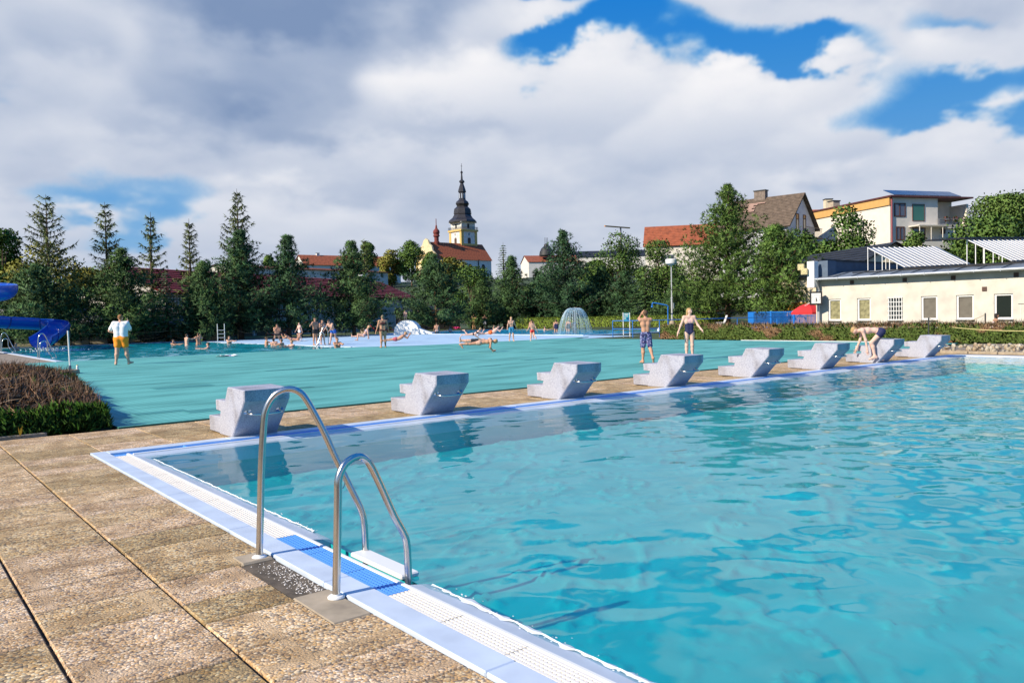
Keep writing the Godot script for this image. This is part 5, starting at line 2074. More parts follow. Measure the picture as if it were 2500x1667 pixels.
	part("parapet_cap", cap, M.dark_metal, o)
	var pil := Builder.new()
	pil.box(Vector3(-0.35, 3.30, z0 + 0.02), Vector3(0.45, 1.42, 0.42), 0.02)
	part("pillar", pil, frame_m, o)
	var pipe := Builder.new()
	pipe.tube(smooth_path([Vector3(-0.46, 3.0, z0 + 0.22), Vector3(-0.36, 2.75, z0 + 0.24), Vector3(-0.2, 2.5, z0 + 0.24), Vector3(-0.18, 2.2, z0 + 0.24), Vector3(-0.18, 0.0, z0 + 0.24)], 4), 0.075, 8)
	part("downpipe", pipe, zinc, o)
	# solar collectors on frames
	for k in 3:
		var zz: float = [-10.62, -5.72, -0.8][k]
		var so := thing("solar_collector", ["tilted rack of silver solar collectors left of the second one", "second rack of silver solar collectors, cut by the picture edge", "third rack of silver solar collectors, outside the right picture edge"][k], "solar panel", Vector3(39.5, 0, zz), 0.0, "solar collectors on the bath house roof")
		var n := 14
		for q in n:
			var p := Builder.new()
			var x0 := 0.6 * q
			var y0 := 3.47 + 0.045 * x0
			p.quad(Vector3(x0 + 0.03, y0, 1.92), Vector3(x0 + 0.57, y0 + 0.027, 1.92), Vector3(x0 + 0.57, y0 + 1.18, 0.0), Vector3(x0 + 0.03, y0 + 1.15, 0.0))
			p.quad(Vector3(x0 + 0.03, y0 - 0.04, 1.92), Vector3(x0 + 0.57, y0 - 0.01, 1.92), Vector3(x0 + 0.57, y0 + 1.14, 0.0), Vector3(x0 + 0.03, y0 + 1.11, 0.0))
			part("panel", p, M.collector, so)
			var rb := Builder.new()
			rb.tube(P([Vector3(x0, y0 + 0.02, 1.94), Vector3(x0, y0 + 1.18, -0.02)]), 0.024, 6)
			part("rib", rb, frame_m, so)
		for q in 5:
			var ps := Builder.new()
			var t := q / 5.0
			ps.tube(P([Vector3(0, 3.32, 1.92 * t), Vector3(0, 3.47 + 1.15 * (1 - t), 1.92 * t)]), 0.022, 6)
			part("post", ps, frame_m, so)
		for q in 4:
			var ps := Builder.new()
			ps.tube(P([Vector3(2.0 + 2.0 * q, 3.5 + 0.3 * q, 0.0), Vector3(2.0 + 2.0 * q, 4.70 + 0.09 * q, 0.0)]), 0.022, 6)
			part("post", ps, frame_m, so)
		var pp := Builder.new()
		pp.tube(P([Vector3(-0.1, 3.45, 2.0), Vector3(8.4, 3.83, 2.0)]), 0.05, 6)
		part("header_pipe", pp, M.black, so)
		if k == 1:
			pp = Builder.new()
			pp.tube(P([Vector3(-0.4, 4.68, 0.0), Vector3(8.6, 5.1, 0.0)]), 0.06, 6)
			pp.tube(P([Vector3(-0.4, 4.68, 0.0), Vector3(2.5, 4.95, -3.0)]), 0.05, 6)
			part("header_pipe", pp, M.black, so)


# ---------------------------------------------------------------- people
func skin_mesh(bones: Array, cell: float, blend: float) -> Builder:
	# bones: [from, to, radius, radius]; a smooth union of tapered capsules, meshed with surface nets
	var lo := Vector3.ONE * 1e9
	var hi := Vector3.ONE * -1e9
	for q in bones:
		var m: float = maxf(q[2], q[3]) + cell * 2.0
		lo = lo.min(q[0] - Vector3.ONE * m).min(q[1] - Vector3.ONE * m)
		hi = hi.max(q[0] + Vector3.ONE * m).max(q[1] + Vector3.ONE * m)
	var nx := int((hi.x - lo.x) / cell) + 2
	var ny := int((hi.y - lo.y) / cell) + 2
	var nz := int((hi.z - lo.z) / cell) + 2
	var f := PackedFloat32Array()
	f.resize(nx * ny * nz)
	f.fill(1.0)
	var sy := nx
	var sz := nx * ny
	for q in bones:
		var a: Vector3 = q[0]
		var b: Vector3 = q[1]
		var ra: float = q[2]
		var rb: float = q[3]
		var m := maxf(ra, rb) + maxf(cell * 2.2, blend)
		var l := ((a.min(b) - Vector3.ONE * m) - lo) / cell
		var h := ((a.max(b) + Vector3.ONE * m) - lo) / cell
		var ba := b - a
		var len2 := maxf(ba.length_squared(), 1e-9)
		for z in range(maxi(0, int(l.z)), mini(nz, int(h.z) + 2)):
			for y in range(maxi(0, int(l.y)), mini(ny, int(h.y) + 2)):
				var at := z * sz + y * sy
				for x in range(maxi(0, int(l.x)), mini(nx, int(h.x) + 2)):
					var pa := lo + Vector3(x, y, z) * cell - a
					var t := clampf(pa.dot(ba) / len2, 0.0, 1.0)
					var d := (pa - ba * t).length() - lerpf(ra, rb, t)
					var e := f[at + x]
					var k := maxf(blend - absf(d - e), 0.0) / blend
					f[at + x] = minf(d, e) - k * k * blend * 0.25
	var out := Builder.new()
	var index := PackedInt32Array()
	index.resize(nx * ny * nz)
	index.fill(-1)
	var step := [0, 1, sy, sy + 1, sz, sz + 1, sz + sy, sz + sy + 1]
	var edges := [[0, 1], [2, 3], [4, 5], [6, 7], [0, 2], [1, 3], [4, 6], [5, 7], [0, 4], [1, 5], [2, 6], [3, 7]]
	var v := PackedFloat32Array()
	v.resize(8)
	for z in nz - 1:
		for y in ny - 1:
			var at := z * sz + y * sy
			for x in nx - 1:
				var s := at + x
				var c0 := f[s]
				if c0 > cell * 2.0 or c0 < -cell * 2.0:
					continue
				var inside := 0
				for k in 8:
					v[k] = f[s + step[k]]
					if v[k] < 0.0:
						inside += 1
				if inside == 0 or inside == 8:
					continue
				var p := Vector3.ZERO
				var n := 0
				for e in edges:
					var a := v[e[0]]
					var b := v[e[1]]
					if (a < 0.0) != (b < 0.0):
						var t := a / (a - b)
						var p0 := Vector3(e[0] & 1, (e[0] >> 1) & 1, e[0] >> 2)
						var p1 := Vector3(e[1] & 1, (e[1] >> 1) & 1, e[1] >> 2)
						p += p0.lerp(p1, t)
						n += 1
				p /= n
				index[s] = out.v.size()
				out.v.append(lo + (Vector3(x, y, z) + p) * cell)
				out.n.append(Vector3(v[1] + v[3] + v[5] + v[7] - v[0] - v[2] - v[4] - v[6], v[2] + v[3] + v[6] + v[7] - v[0] - v[1] - v[4] - v[5], v[4] + v[5] + v[6] + v[7] - v[0] - v[1] - v[2] - v[3]).normalized())
				out.c.append(Color.WHITE)
	for z in range(1, nz - 1):
		for y in range(1, ny - 1):
			for x in range(1, nx - 1):
				var s := z * sz + y * sy + x
				if index[s] < 0:
					continue
				var here := f[s] < 0.0
				if here != (f[s + 1] < 0.0):
					quad_of(out, index[s], index[s - sy], index[s - sy - sz], index[s - sz])
				if here != (f[s + sy] < 0.0):
					quad_of(out, index[s], index[s - 1], index[s - 1 - sz], index[s - sz])
				if here != (f[s + sz] < 0.0):
					quad_of(out, index[s], index[s - 1], index[s - 1 - sy], index[s - sy])
	return out


func quad_of(b: Builder, p: int, q: int, r: int, s: int) -> void:
	if p >= 0 and q >= 0 and r >= 0:
		b.i.append_array([p, q, r])
	if p >= 0 and r >= 0 and s >= 0:
		b.i.append_array([p, r, s])


func rot(v: Vector3, x: float, y: float, z: float) -> Vector3:
	return v.rotated(Vector3.RIGHT, deg_to_rad(x)).rotated(Vector3.UP, deg_to_rad(y)).rotated(Vector3.BACK, deg_to_rad(z))


func skeleton(p: Dictionary) -> Dictionary:
	# a figure facing +z; angles in degrees: arm and leg [forward, outward, bend, twist]
	var H: float = p.get("h", 1.7)
	var fat: float = p.get("fat", 1.0)
	var j := {}
	var root := Basis(Vector3.UP, deg_to_rad(p.get("yaw", 0.0))) * Basis(Vector3.RIGHT, deg_to_rad(p.get("pitch", 0.0))) * Basis(Vector3.BACK, deg_to_rad(p.get("roll", 0.0)))
	var spine := root * Basis(Vector3.RIGHT, deg_to_rad(p.get("lean", 0.0))) * Basis(Vector3.BACK, deg_to_rad(p.get("tilt", 0.0)))
	var chest := spine * Basis(Vector3.RIGHT, deg_to_rad(p.get("hunch", 0.0)))
	j.H = H
	j.fat = fat
	j.pelvis = Vector3.ZERO
	j.waist = spine * Vector3(0, 0.10 * H, 0)
	j.chest = j.waist + chest * Vector3(0, 0.115 * H, 0.004 * H)
	j.neck = j.waist + chest * Vector3(0, 0.215 * H, -0.006 * H)
	var look: Array = p.get("head", [0.0, 0.0])
	var hb := chest * Basis(Vector3.UP, deg_to_rad(look[1])) * Basis(Vector3.RIGHT, deg_to_rad(look[0]))
	j.head_basis = hb
	j.head = j.neck + chest * Vector3(0, 0.030 * H, 0.006 * H) + hb * Vector3(0, 0.062 * H, 0.010 * H)
	j.side = chest * Vector3.RIGHT
	j.hip_side = root * Vector3.RIGHT
	j.chest_basis = chest
	j.spine_basis = spine
	j.root_basis = root
	for s in [1, -1]:
		var n := "l" if s == 1 else "r"
		var arm: Array = p.get("arm_" + n, p.get("arm", [5, 10, 15, 0]))
		var sh: Vector3 = j.waist + chest * Vector3(s * 0.106 * H * lerpf(1.0, fat, 0.5), 0.195 * H, 0)
		var ab := chest * Basis(Vector3.BACK, deg_to_rad(arm[1] * s)) * Basis(Vector3.RIGHT, deg_to_rad(-arm[0])) * Basis(Vector3.UP, deg_to_rad(arm[3] * s))
		var el: Vector3 = sh + ab * Vector3(0, -0.172 * H, 0)
		var fb := ab * Basis(Vector3.RIGHT, deg_to_rad(-arm[2]))
		j["shoulder_" + n] = sh
		j["elbow_" + n] = el
		j["wrist_" + n] = el + fb * Vector3(0, -0.148 * H, 0)
		var wb := fb * Basis(Vector3.RIGHT, deg_to_rad(arm[4] if arm.size() > 4 else 0.0))
		j["hand_" + n] = j["wrist_" + n] + wb * Vector3(0, -0.050 * H, 0)
		j["hand_basis_" + n] = wb
		var leg: Array = p.get("leg_" + n, p.get("leg", [0, 3, 0, 0]))
		var hip: Vector3 = root * Vector3(s * 0.052 * H, -0.012 * H, 0)
		var lb := root * Basis(Vector3.BACK, deg_to_rad(leg[1] * s)) * Basis(Vector3.RIGHT, deg_to_rad(-leg[0])) * Basis(Vector3.UP, deg_to_rad(leg[3] * s))
		var kn: Vector3 = hip + lb * Vector3(0, -0.240 * H, 0)
		var sb := lb * Basis(Vector3.RIGHT, deg_to_rad(leg[2]))
		var an: Vector3 = kn + sb * Vector3(0, -0.232 * H, 0)
		var ft := sb * Basis(Vector3.RIGHT, deg_to_rad(leg[4] if leg.size() > 4 else 0.0))
		j["hip_" + n] = hip
		j["knee_" + n] = kn
		j["ankle_" + n] = an
		j["heel_" + n] = an + ft * Vector3(0, -0.026 * H, -0.020 * H)
		j["toe_" + n] = an + ft * Vector3(s * 0.012 * H, -0.030 * H, 0.095 * H)
	return j


func body_bones(j: Dictionary) -> Array:
	var H: float = j.H
	var f: float = j.fat
	var b := []
	for s in [1, -1]:
		var n := "l" if s == 1 else "r"
		var side: Vector3 = j.side * s
		var hs: Vector3 = j.hip_side * s
		b.append([j.pelvis + hs * 0.030 * H, j.pelvis + hs * 0.046 * H * f - j.spine_basis.y * 0.01 * H, 0.062 * H * f, 0.062 * H * f])
		b.append([j.pelvis + hs * 0.036 * H * f, j.waist + side * 0.034 * H * f, 0.060 * H * f, 0.053 * H * f])
		b.append([j.waist + side * 0.034 * H * f, j.chest + side * 0.046 * H * f, 0.053 * H * f, 0.060 * H * f])
		b.append([j.chest + side * 0.046 * H, j.neck + side * 0.050 * H - j.chest_basis.y * 0.030 * H, 0.058 * H, 0.040 * H])
		b.append([j.neck - j.chest_basis.y * 0.015 * H, j["shoulder_" + n], 0.034 * H, 0.038 * H])
		b.append([j["shoulder_" + n], j["elbow_" + n], 0.033 * H * lerpf(1, f, 0.6), 0.024 * H * lerpf(1, f, 0.6)])
		b.append([j["elbow_" + n], j["wrist_" + n], 0.025 * H * lerpf(1, f, 0.6), 0.0155 * H])
		b.append([j["wrist_" + n], j["hand_" + n], 0.0155 * H, 0.021 * H])
		b.append([j["hip_" + n], j["knee_" + n], 0.058 * H * lerpf(1, f, 0.8), 0.034 * H * lerpf(1, f, 0.6)])
		var calf: Vector3 = j["knee_" + n].lerp(j["ankle_" + n], 0.32) - (j["toe_" + n] - j["heel_" + n]).normalized() * 0.010 * H
		b.append([j["knee_" + n], calf, 0.033 * H, 0.035 * H * lerpf(1, f, 0.6)])
		b.append([calf, j["ankle_" + n], 0.034 * H * lerpf(1, f, 0.6), 0.020 * H])
		b.append([j["ankle_" + n], j["heel_" + n], 0.020 * H, 0.019 * H])
		b.append([j["heel_" + n], j["toe_" + n], 0.019 * H, 0.013 * H])
		b.append([j["ankle_" + n], j["toe_" + n], 0.019 * H, 0.011 * H])
		b.append([j.head + j.head_basis * Vector3(s * 0.037, -0.004, -0.004) * H, j.head + j.head_basis * Vector3(s * 0.041, 0.006, -0.008) * H, 0.009 * H, 0.008 * H])
	b.append([j.neck - j.chest_basis.y * 0.02 * H, j.head - j.head_basis.y * 0.03 * H, 0.032 * H, 0.029 * H])
	b.append([j.head + j.head_basis * Vector3(0, 0.016, -0.010) * H, j.head + j.head_basis * Vector3(0, 0.018, 0.008) * H, 0.046 * H, 0.043 * H])
	b.append([j.head + j.head_basis * Vector3(0, -0.010, 0.008) * H, j.head + j.head_basis * Vector3(0, -0.040, 0.016) * H, 0.037 * H, 0.022 * H])
	b.append([j.head + j.head_basis * Vector3(0, 0.004, 0.048) * H, j.head + j.head_basis * Vector3(0, -0.012, 0.057) * H, 0.006 * H, 0.009 * H])
	return b


func add_fingers(b: Builder, j: Dictionary, n: String, curl: float) -> void:
	var H: float = j.H
	var s := 1.0 if n == "l" else -1.0
	var w: Basis = j["hand_basis_" + n]
	var o: Vector3 = j["hand_" + n]
	for k in 5:
		var root: Vector3
		var d: Vector3
		var ln: float
		if k == 4:
			root = o + w * Vector3(-0.2 * s, 0.010, 0.020) * H * Vector3(1, 1, 1) * 0.1 + w * Vector3(0, 0.014, 0.014) * H
			d = w * Vector3(0, -0.6, 0.8)
			ln = 0.034 * H
		else:
			root = o + w * Vector3(0, -0.012, (k - 1.5) * -0.0098) * H
			d = w * Vector3(0, -1, (k - 1.5) * -0.10)
			ln = [0.043, 0.047, 0.044, 0.035][k] * H
		d = d.normalized()
		var bend := (w * Vector3(-s, 0, 0)) * curl
		var m := root + d * ln * 0.5
		b.tube(P([root, m, m + (d + bend).normalized() * ln * 0.5]), [0.0055 * H, 0.0050 * H, 0.0036 * H], 5)


func cut(a: Vector3, b: Vector3, t0: float, t1: float, r0: float, r1: float) -> Array:
	return [a.lerp(b, t0), a.lerp(b, t1), r0, r1]


func garment(kind: String, j: Dictionary) -> Array:
	var H: float = j.H
	var f: float = j.fat
	var g := []
	var e := 0.007 if kind in ["trunks", "swimsuit", "bikini"] else 0.012
	for s in [1, -1]:
		var n := "l" if s == 1 else "r"
		var side: Vector3 = j.side * s
		var hs: Vector3 = j.hip_side * s
		if kind in ["trunks", "shorts", "long_shorts", "skirt"]:
			g.append([j.pelvis + hs * 0.030 * H, j.pelvis + hs * 0.046 * H * f - j.spine_basis.y * 0.01 * H, (0.062 * f + e) * H, (0.062 * f + e) * H])
			g.append([j.pelvis + hs * 0.036 * H * f, j.pelvis.lerp(j.waist, 0.28) + side * 0.035 * H * f, (0.060 * f + e) * H, (0.057 * f + e) * H])
			var t: float = {"trunks": 0.24, "shorts": 0.52, "long_shorts": 0.80, "skirt": 0.50}[kind]
			var r: float = 0.058 * lerpf(1, f, 0.8)
			var flare: float = {"trunks": 0.006, "shorts": 0.016, "long_shorts": 0.018, "skirt": 0.03}[kind]
			g.append(cut(j["hip_" + n], j["knee_" + n], 0.0, t, (r + e) * H, (lerpf(r, 0.034 * lerpf(1, f, 0.6), t) + flare) * H))
		elif kind == "shirt":
			g.append([j.pelvis + hs * 0.040 * H * f, j.waist + side * 0.036 * H * f, (0.062 * f + e) * H, (0.056 * f + e) * H])
			g.append([j.waist + side * 0.036 * H * f, j.chest + side * 0.048 * H * f, (0.056 * f + e) * H, (0.061 * f + e) * H])
			g.append([j.chest + side * 0.046 * H, j.neck + side * 0.048 * H - j.chest_basis.y * 0.034 * H, (0.058 + e) * H, (0.040 + e) * H])
			g.append([j.neck + side * 0.03 * H - j.chest_basis.y * 0.022 * H, j["shoulder_" + n], (0.034 + e) * H, (0.038 + e) * H])
			g.append(cut(j["shoulder_" + n], j["elbow_" + n], 0.0, 0.72, (0.035 + e) * H, (0.032 + e) * H))
		elif kind == "swimsuit":
			g.append([j.pelvis + hs * 0.024 * H, j.pelvis + hs * 0.046 * H * f, (0.058 * f + e) * H, (0.060 * f + e) * H])
			g.append([j.pelvis + hs * 0.036 * H * f, j.waist + side * 0.034 * H * f, (0.060 * f + e) * H, (0.053 * f + e) * H])
			g.append([j.waist + side * 0.034 * H * f, j.chest + side * 0.044 * H * f, (0.053 * f + e) * H, (0.059 * f + e) * H])
		elif kind == "bikini":
			g.append([j.pelvis + hs * 0.026 * H, j.pelvis + hs * 0.046 * H * f + j.spine_basis.y * 0.004 * H, (0.060 * f + e) * H, (0.062 * f + e) * H])
		elif kind == "bra":
			g.append([j.chest + side * 0.020 * H - j.chest_basis.y * 0.004 * H, j.chest + side * 0.046 * H * f - j.chest_basis.y * 0.004 * H, (0.052 * f + 0.016) * H, (0.052 * f + 0.016) * H])
		elif kind == "tank":
			g.append([j.waist + side * 0.036 * H * f, j.chest + side * 0.047 * H * f, (0.055 * f + e) * H, (0.061 * f + e) * H])
			g.append([j.pelvis.lerp(j.waist, 0.5) + side * 0.036 * H * f, j.waist + side * 0.036 * H * f, (0.058 * f + e) * H, (0.055 * f + e) * H])
	return g


func hair_bones(kind: String, j: Dictionary) -> Array:
	var H: float = j.H
	var hb: Basis = j.head_basis
	var o: Vector3 = j.head
	var g := [[o + hb * Vector3(0, 0.024, -0.016) * H, o + hb * Vector3(0, 0.030, 0.004) * H, 0.0475 * H, 0.0425 * H]]
	g.append([o + hb * Vector3(0, 0.018, -0.018) * H, o + hb * Vector3(0, -0.010, -0.022) * H, 0.045 * H, 0.032 * H])
	if kind == "long":
		for s in [-1, 0, 1]:
			g.append([o + hb * Vector3(s * 0.026, 0.004, -0.022) * H, j.neck + j.chest_basis * Vector3(s * 0.042, -0.058, -0.030 + 0.016 * absf(s)) * H, 0.032 * H, 0.015 * H])
	elif kind == "bun":
		g.append([o + hb * Vector3(0, 0.050, -0.045) * H, o + hb * Vector3(0, 0.055, -0.052) * H, 0.026 * H, 0.024 * H])
	elif kind == "bob":
		for s in [-1, 0, 1]:
			g.append([o + hb * Vector3(s * 0.026, 0.004, -0.020) * H, o + hb * Vector3(s * 0.036, -0.050, -0.018) * H, 0.032 * H, 0.020 * H])
	return g


var cloth_mats := {}


func cloth(c: Color) -> Material:
	var key := c.to_html()
	if not cloth_mats.has(key):
		var m := plain(c, 0.8)
		cloth_mats[key] = m
	return cloth_mats[key]


func person(label: String, at: Vector3, turn: float, pose: Dictionary, skin: Color, hair: String, hair_c: Color, wear: Array, fine := false, sink := 0.0, group := "") -> Node3D:
	# at: where the lowest point of the figure rests; sink: how far below it the feet hang (in water)
	var j := skeleton(pose)
	var bones := body_bones(j)
	var low := 1e9
	for q in bones:
		low = minf(low, minf(q[0].y - q[2], q[1].y - q[3]))
	var o := thing("person", label, "person", at + Vector3.DOWN * (low + sink), deg_to_rad(turn), group)
	var cell := 0.017 if fine else 0.028
	var b := skin_mesh(bones, cell, 0.035)
	add_fingers(b, j, "l", pose.get("curl", 0.35))
	add_fingers(b, j, "r", pose.get("curl", 0.35))
	var sm := cloth(skin)
	part("body", b, sm, o)
	if hair != "none":
		part("hair", skin_mesh(hair_bones(hair, j), 0.012 if fine else 0.02, 0.02), cloth(hair_c), o)
	for w in wear:
		part(w[2] if w.size() > 2 else w[0], skin_mesh(garment(w[0], j), cell, 0.03), w[1] if w[1] is Material else cloth(w[1]), o)
	var face := Builder.new()
	for s in [-1, 1]:
		face.ball(j.head + j.head_basis * Vector3(s * 0.0185, 0.005, 0.0445) * j.H, Vector3.ONE * 0.0058 * j.H, 4, 6)
	part("eyes", face, M.black, o)
	var lips := Builder.new()
	lips.xf = Transform3D(j.head_basis, j.head + j.head_basis * Vector3(0, -0.031, 0.0425) * j.H)
	lips.ball(Vector3.ZERO, Vector3(0.013, 0.004, 0.006) * j.H, 4, 8)
	part("mouth", lips, cloth(lin(0.36, 0.12, 0.10)), o)
	return o


func pattern_cloth() -> Material:
	# dark blue bathing shorts with pale leaves and pink flecks
	var f := FastNoiseLite.new()
	f.noise_type = FastNoiseLite.TYPE_CELLULAR
	f.cellular_return_type = FastNoiseLite.RETURN_CELL_VALUE
	f.frequency = 0.06
	f.domain_warp_enabled = true
	f.domain_warp_amplitude = 20.0
	f.domain_warp_frequency = 0.04
	var t := NoiseTexture2D.new()
	t.width = 256
	t.height = 256
	t.seamless = true
	t.noise = f
	var g := Gradient.new()
	g.interpolation_mode = Gradient.GRADIENT_INTERPOLATE_CONSTANT
	g.offsets = PackedFloat32Array([0.0, 0.45, 0.66, 0.8, 0.9])
	g.colors = PackedColorArray([Color(0.05, 0.06, 0.25), Color(0.09, 0.10, 0.42), Color(0.80, 0.84, 0.95), Color(0.10, 0.12, 0.45), Color(0.85, 0.45, 0.55)])
	t.color_ramp = g
	var m := plain(Color.WHITE, 0.8)
	m.albedo_texture = t
	m.uv1_triplanar = true
	m.uv1_scale = Vector3.ONE * 2.2
	return m


func build_people() -> void:
	var fair := lin(0.60, 0.355, 0.255)
	var pale := lin(0.66, 0.43, 0.34)
	var tan := lin(0.50, 0.265, 0.165)
	var blond := lin(0.42, 0.27, 0.12)
	var brown := lin(0.10, 0.055, 0.03)
	var dark := lin(0.022, 0.016, 0.013)
	var ginger := lin(0.27, 0.12, 0.045)
	var black := lin(0.015, 0.015, 0.018)
	var navy := lin(0.012, 0.016, 0.07)
	var blue := lin(0.02, 0.12, 0.50)
	var red := lin(0.62, 0.03, 0.03)
	var white := lin(0.80, 0.80, 0.82)
	var orange := lin(0.95, 0.30, 0.015)
	var mat_y := 0.026
	# --- the four nearest
	person("man with white T-shirt and orange shorts seen from behind", Vector3(5.13, mat_y, -20.86), 152.0, {"h": 1.80, "fat": 1.22, "arm_l": [10, 34, 88, -50], "arm_r": [40, 14, 128, 0], "leg_l": [-6, 5, 0, 15], "leg_r": [4, 9, 0, 25], "head": [4, 0], "lean": 2}, fair, "short", ginger, [["shirt", white, "white_shirt"], ["shorts", orange, "orange_shorts"]], true)
	person("boy in patterned blue shorts holding both hands to his goggles", Vector3(15.32, mat_y, -5.0), 146.0, {"h": 1.49, "fat": 0.86, "arm_l": [98, 28, 128, 8], "arm_r": [92, 46, 128, 8], "leg_l": [-2, 2, 0, 8], "leg_r": [-14, 4, 22, 0, 20], "head": [-4, -10]}, tan, "short", brown, [["long_shorts", pattern_cloth(), "patterned_shorts"]], true)
	var girl := person("girl in navy swimsuit standing behind the fourth starting block", Vector3(17.35, mat_y, -5.05), -40.0, {"h": 1.55, "fat": 0.82, "arm_l": [8, 24, 45, 0], "arm_r": [14, 26, 12, 0], "leg_l": [0, 1, 0, 0], "leg_r": [2, 1, 0, 0], "head": [2, 38]}, pale, "long", blond, [["swimsuit", navy, "navy_swimsuit"], ["bra", lin(0.62, 0.40, 0.40), "pink_grey_top"]], true)
	girl.get_child(0).set_meta("label", "pale skinned body with head turned aside")
	person("boy in navy and blue trunks bending over the pool edge", Vector3(18.80, 0.012, 0.10), -150.0, {"h": 1.56, "fat": 0.84, "lean": 78, "hunch": 12, "arm_l": [74, 6, 8, 0], "arm_r": [100, 10, 12, 0], "leg_l": [42, 6, 56, 8], "leg_r": [16, 5, 34, 8], "head": [-6, 0]}, pale, "short", blond, [["trunks", navy, "navy_trunks"]], true)
	# --- on the rubber mat
	person("woman in patterned bikini standing with her back turned", Vector3(17.83, mat_y, -24.25), 168.0, {"h": 1.60, "fat": 1.12, "arm": [4, 16, 8, 0], "leg": [0, 2, 0, 0]}, tan, "bun", lin(0.20, 0.16, 0.10), [["bikini", lin(0.08, 0.03, 0.025), "bikini_bottom"], ["bra", lin(0.10, 0.03, 0.025), "bikini_top"]])
	person("boy doing push-ups on the green mat", Vector3(17.2, mat_y, -15.45), 56.0, {"h": 1.55, "fat": 0.9, "pitch": 82, "arm_l": [66, 44, 62, 0, -60], "arm_r": [66, 44, 62, 0, -60], "leg": [-3, 4, 4, 0, -40], "head": [14, 0]}, tan, "short", blond, [["trunks", lin(0.60, 0.36, 0.26), "skin_toned_trunks"]], true)
	person("man in black shorts lying on his back behind the push-ups", Vector3(23.2, mat_y, -23.75), -125.0, {"h": 1.75, "fat": 1.1, "pitch": -88, "arm": [10, 20, 30, 0], "leg_l": [6, 8, 4, 10], "leg_r": [10, 8, 6, 10], "head": [12, 0]}, fair, "short", brown, [["shorts", black, "black_shorts"]])
	person("boy in light blue shorts walking along the apron edge", Vector3(26.06, 0.0, -24.3), -24.0, {"h": 1.38, "fat": 0.86, "arm_l": [-14, 24, 14, 0], "arm_r": [16, 22, 20, 0], "leg_l": [8, 2, 6, 0], "leg_r": [-8, 2, 8, 0]}, fair, "short", blond, [["shorts", lin(0.05, 0.28, 0.48), "blue_shorts"]])
	person("small boy in red trunks stepping towards the children's pool", Vector3(27.01, 0.0, -23.6), 158.0, {"h": 1.12, "fat": 0.9, "arm_l": [10, 26, 30, 0], "arm_r": [-20, 22, 20, 0], "leg_l": [6, 3, 0, 0], "leg_r": [-22, 3, 40, 0, 20]}, fair, "short", brown, [["trunks", red, "red_trunks"]])
	person("thin child in dark trunks beside the boy in red trunks", Vector3(30.3, 0.0, -27.5), 150.0, {"h": 1.2, "fat": 0.85, "arm": [8, 14, 20, 0]}, tan, "short", dark, [["trunks", navy, "dark_trunks"]])
	# --- beside the ladder of the left-hand pool
	person("man in black trunks with hand on hip beside the far ladder", Vector3(18.3, 0.0, -32.9), 20.0, {"h": 1.60, "fat": 1.0, "arm_r": [-8, 42, 80, 40], "arm_l": [10, 14, 22, 0], "leg": [0, 4, 0, 0]}, tan, "short", brown, [["trunks", black, "black_trunks"]])
	person("youth half hidden behind the man in black trunks", Vector3(19.15, 0.0, -33.7), 0.0, {"h": 1.48, "fat": 0.95, "arm": [12, 10, 30, 0]}, tan, "short", dark, [["trunks", black, "dark_trunks"]])
	person("youth in bright blue trunks leaning on the far ladder", Vector3(19.0, 0.0, -32.0), -66.0, {"h": 1.56, "fat": 0.98, "lean": 34, "arm_l": [62, 10, 24, 0], "arm_r": [70, 12, 18, 0], "leg_l": [-10, 6, 0, 0], "leg_r": [12, 6, 4, 0]}, fair, "short", brown, [["trunks", blue, "blue_trunks"]])
	person("little boy in white shorts walking past the loungers", Vector3(22.48, 0.0, -44.4), -74.0, {"h": 1.28, "fat": 0.85, "arm_l": [-18, 8, 12, 0], "arm_r": [20, 8, 14, 0], "leg_l": [20, 2, 8, 0], "leg_r": [-20, 2, 10, 0, 15]}, pale, "short", blond, [["trunks", white, "white_trunks"]])
	# --- sunbathers on the pale apron
	person("woman sunbathing propped on her arms with one knee raised", Vector3(24.2, 0.0, -37.9), -122.0, {"h": 1.64, "fat": 1.05, "pitch": -46, "lean": 16, "arm": [-38, 16, 6, 0], "leg_l": [62, 4, 100, 0], "leg_r": [42, 4, 2, 0], "head": [-10, 0]}, fair, "bob", blond, [["bikini", lin(0.35, 0.30, 0.36), "bikini_bottom"], ["bra", lin(0.42, 0.36, 0.42), "bikini_top"]])
	person("sunbather in pink trunks lying face down on the apron", Vector3(22.4, 0.0, -30.7), 52.0, {"h": 1.66, "fat": 1.1, "pitch": 84, "hunch": -26, "arm": [120, 30, 80, 0], "leg": [0, 6, 0, 0, 30], "head": [-24, 0]}, tan, "short", blond, [["trunks", lin(0.45, 0.10, 0.12), "pink_trunks"]])
	person("woman in black bikini lying face down with feet raised", Vector3(31.9, 0.0, -35.9), 50.0, {"h": 1.62, "fat": 1.0, "pitch": 84, "hunch": -30, "arm": [110, 26, 90, 0], "leg_l": [0, 4, 60, 0, 30], "leg_r": [0, 4, 4, 0, 30], "head": [-24, 0]}, pale, "bob", blond, [["bikini", black, "black_bikini_bottom"], ["bra", black, "black_bikini_top"]])
	person("heavy man in orange trunks lying on his side at the apron", Vector3(33.0, 0.0, -35.2), 50.0, {"h": 1.75, "fat": 1.30, "pitch": 82, "hunch": -34, "arm": [100, 26, 90, 0], "leg": [4, 5, 6, 0, 30], "head": [-20, 0]}, pale, "short", dark, [["trunks", lin(0.80, 0.16, 0.03), "orange_trunks"]])
	person("bather lying propped on elbows on the striped towel", Vector3(21.6, 0.03, -43.6), -130.0, {"h": 1.60, "fat": 1.0, "pitch": 84, "hunch": -34, "arm": [110, 20, 90, 0], "leg_l": [0, 4, 95, 0, 30], "leg_r": [0, 4, 80, 0, 30], "head": [-20, 0]}, tan, "long", dark, [["bikini", navy, "dark_bikini_bottom"]])
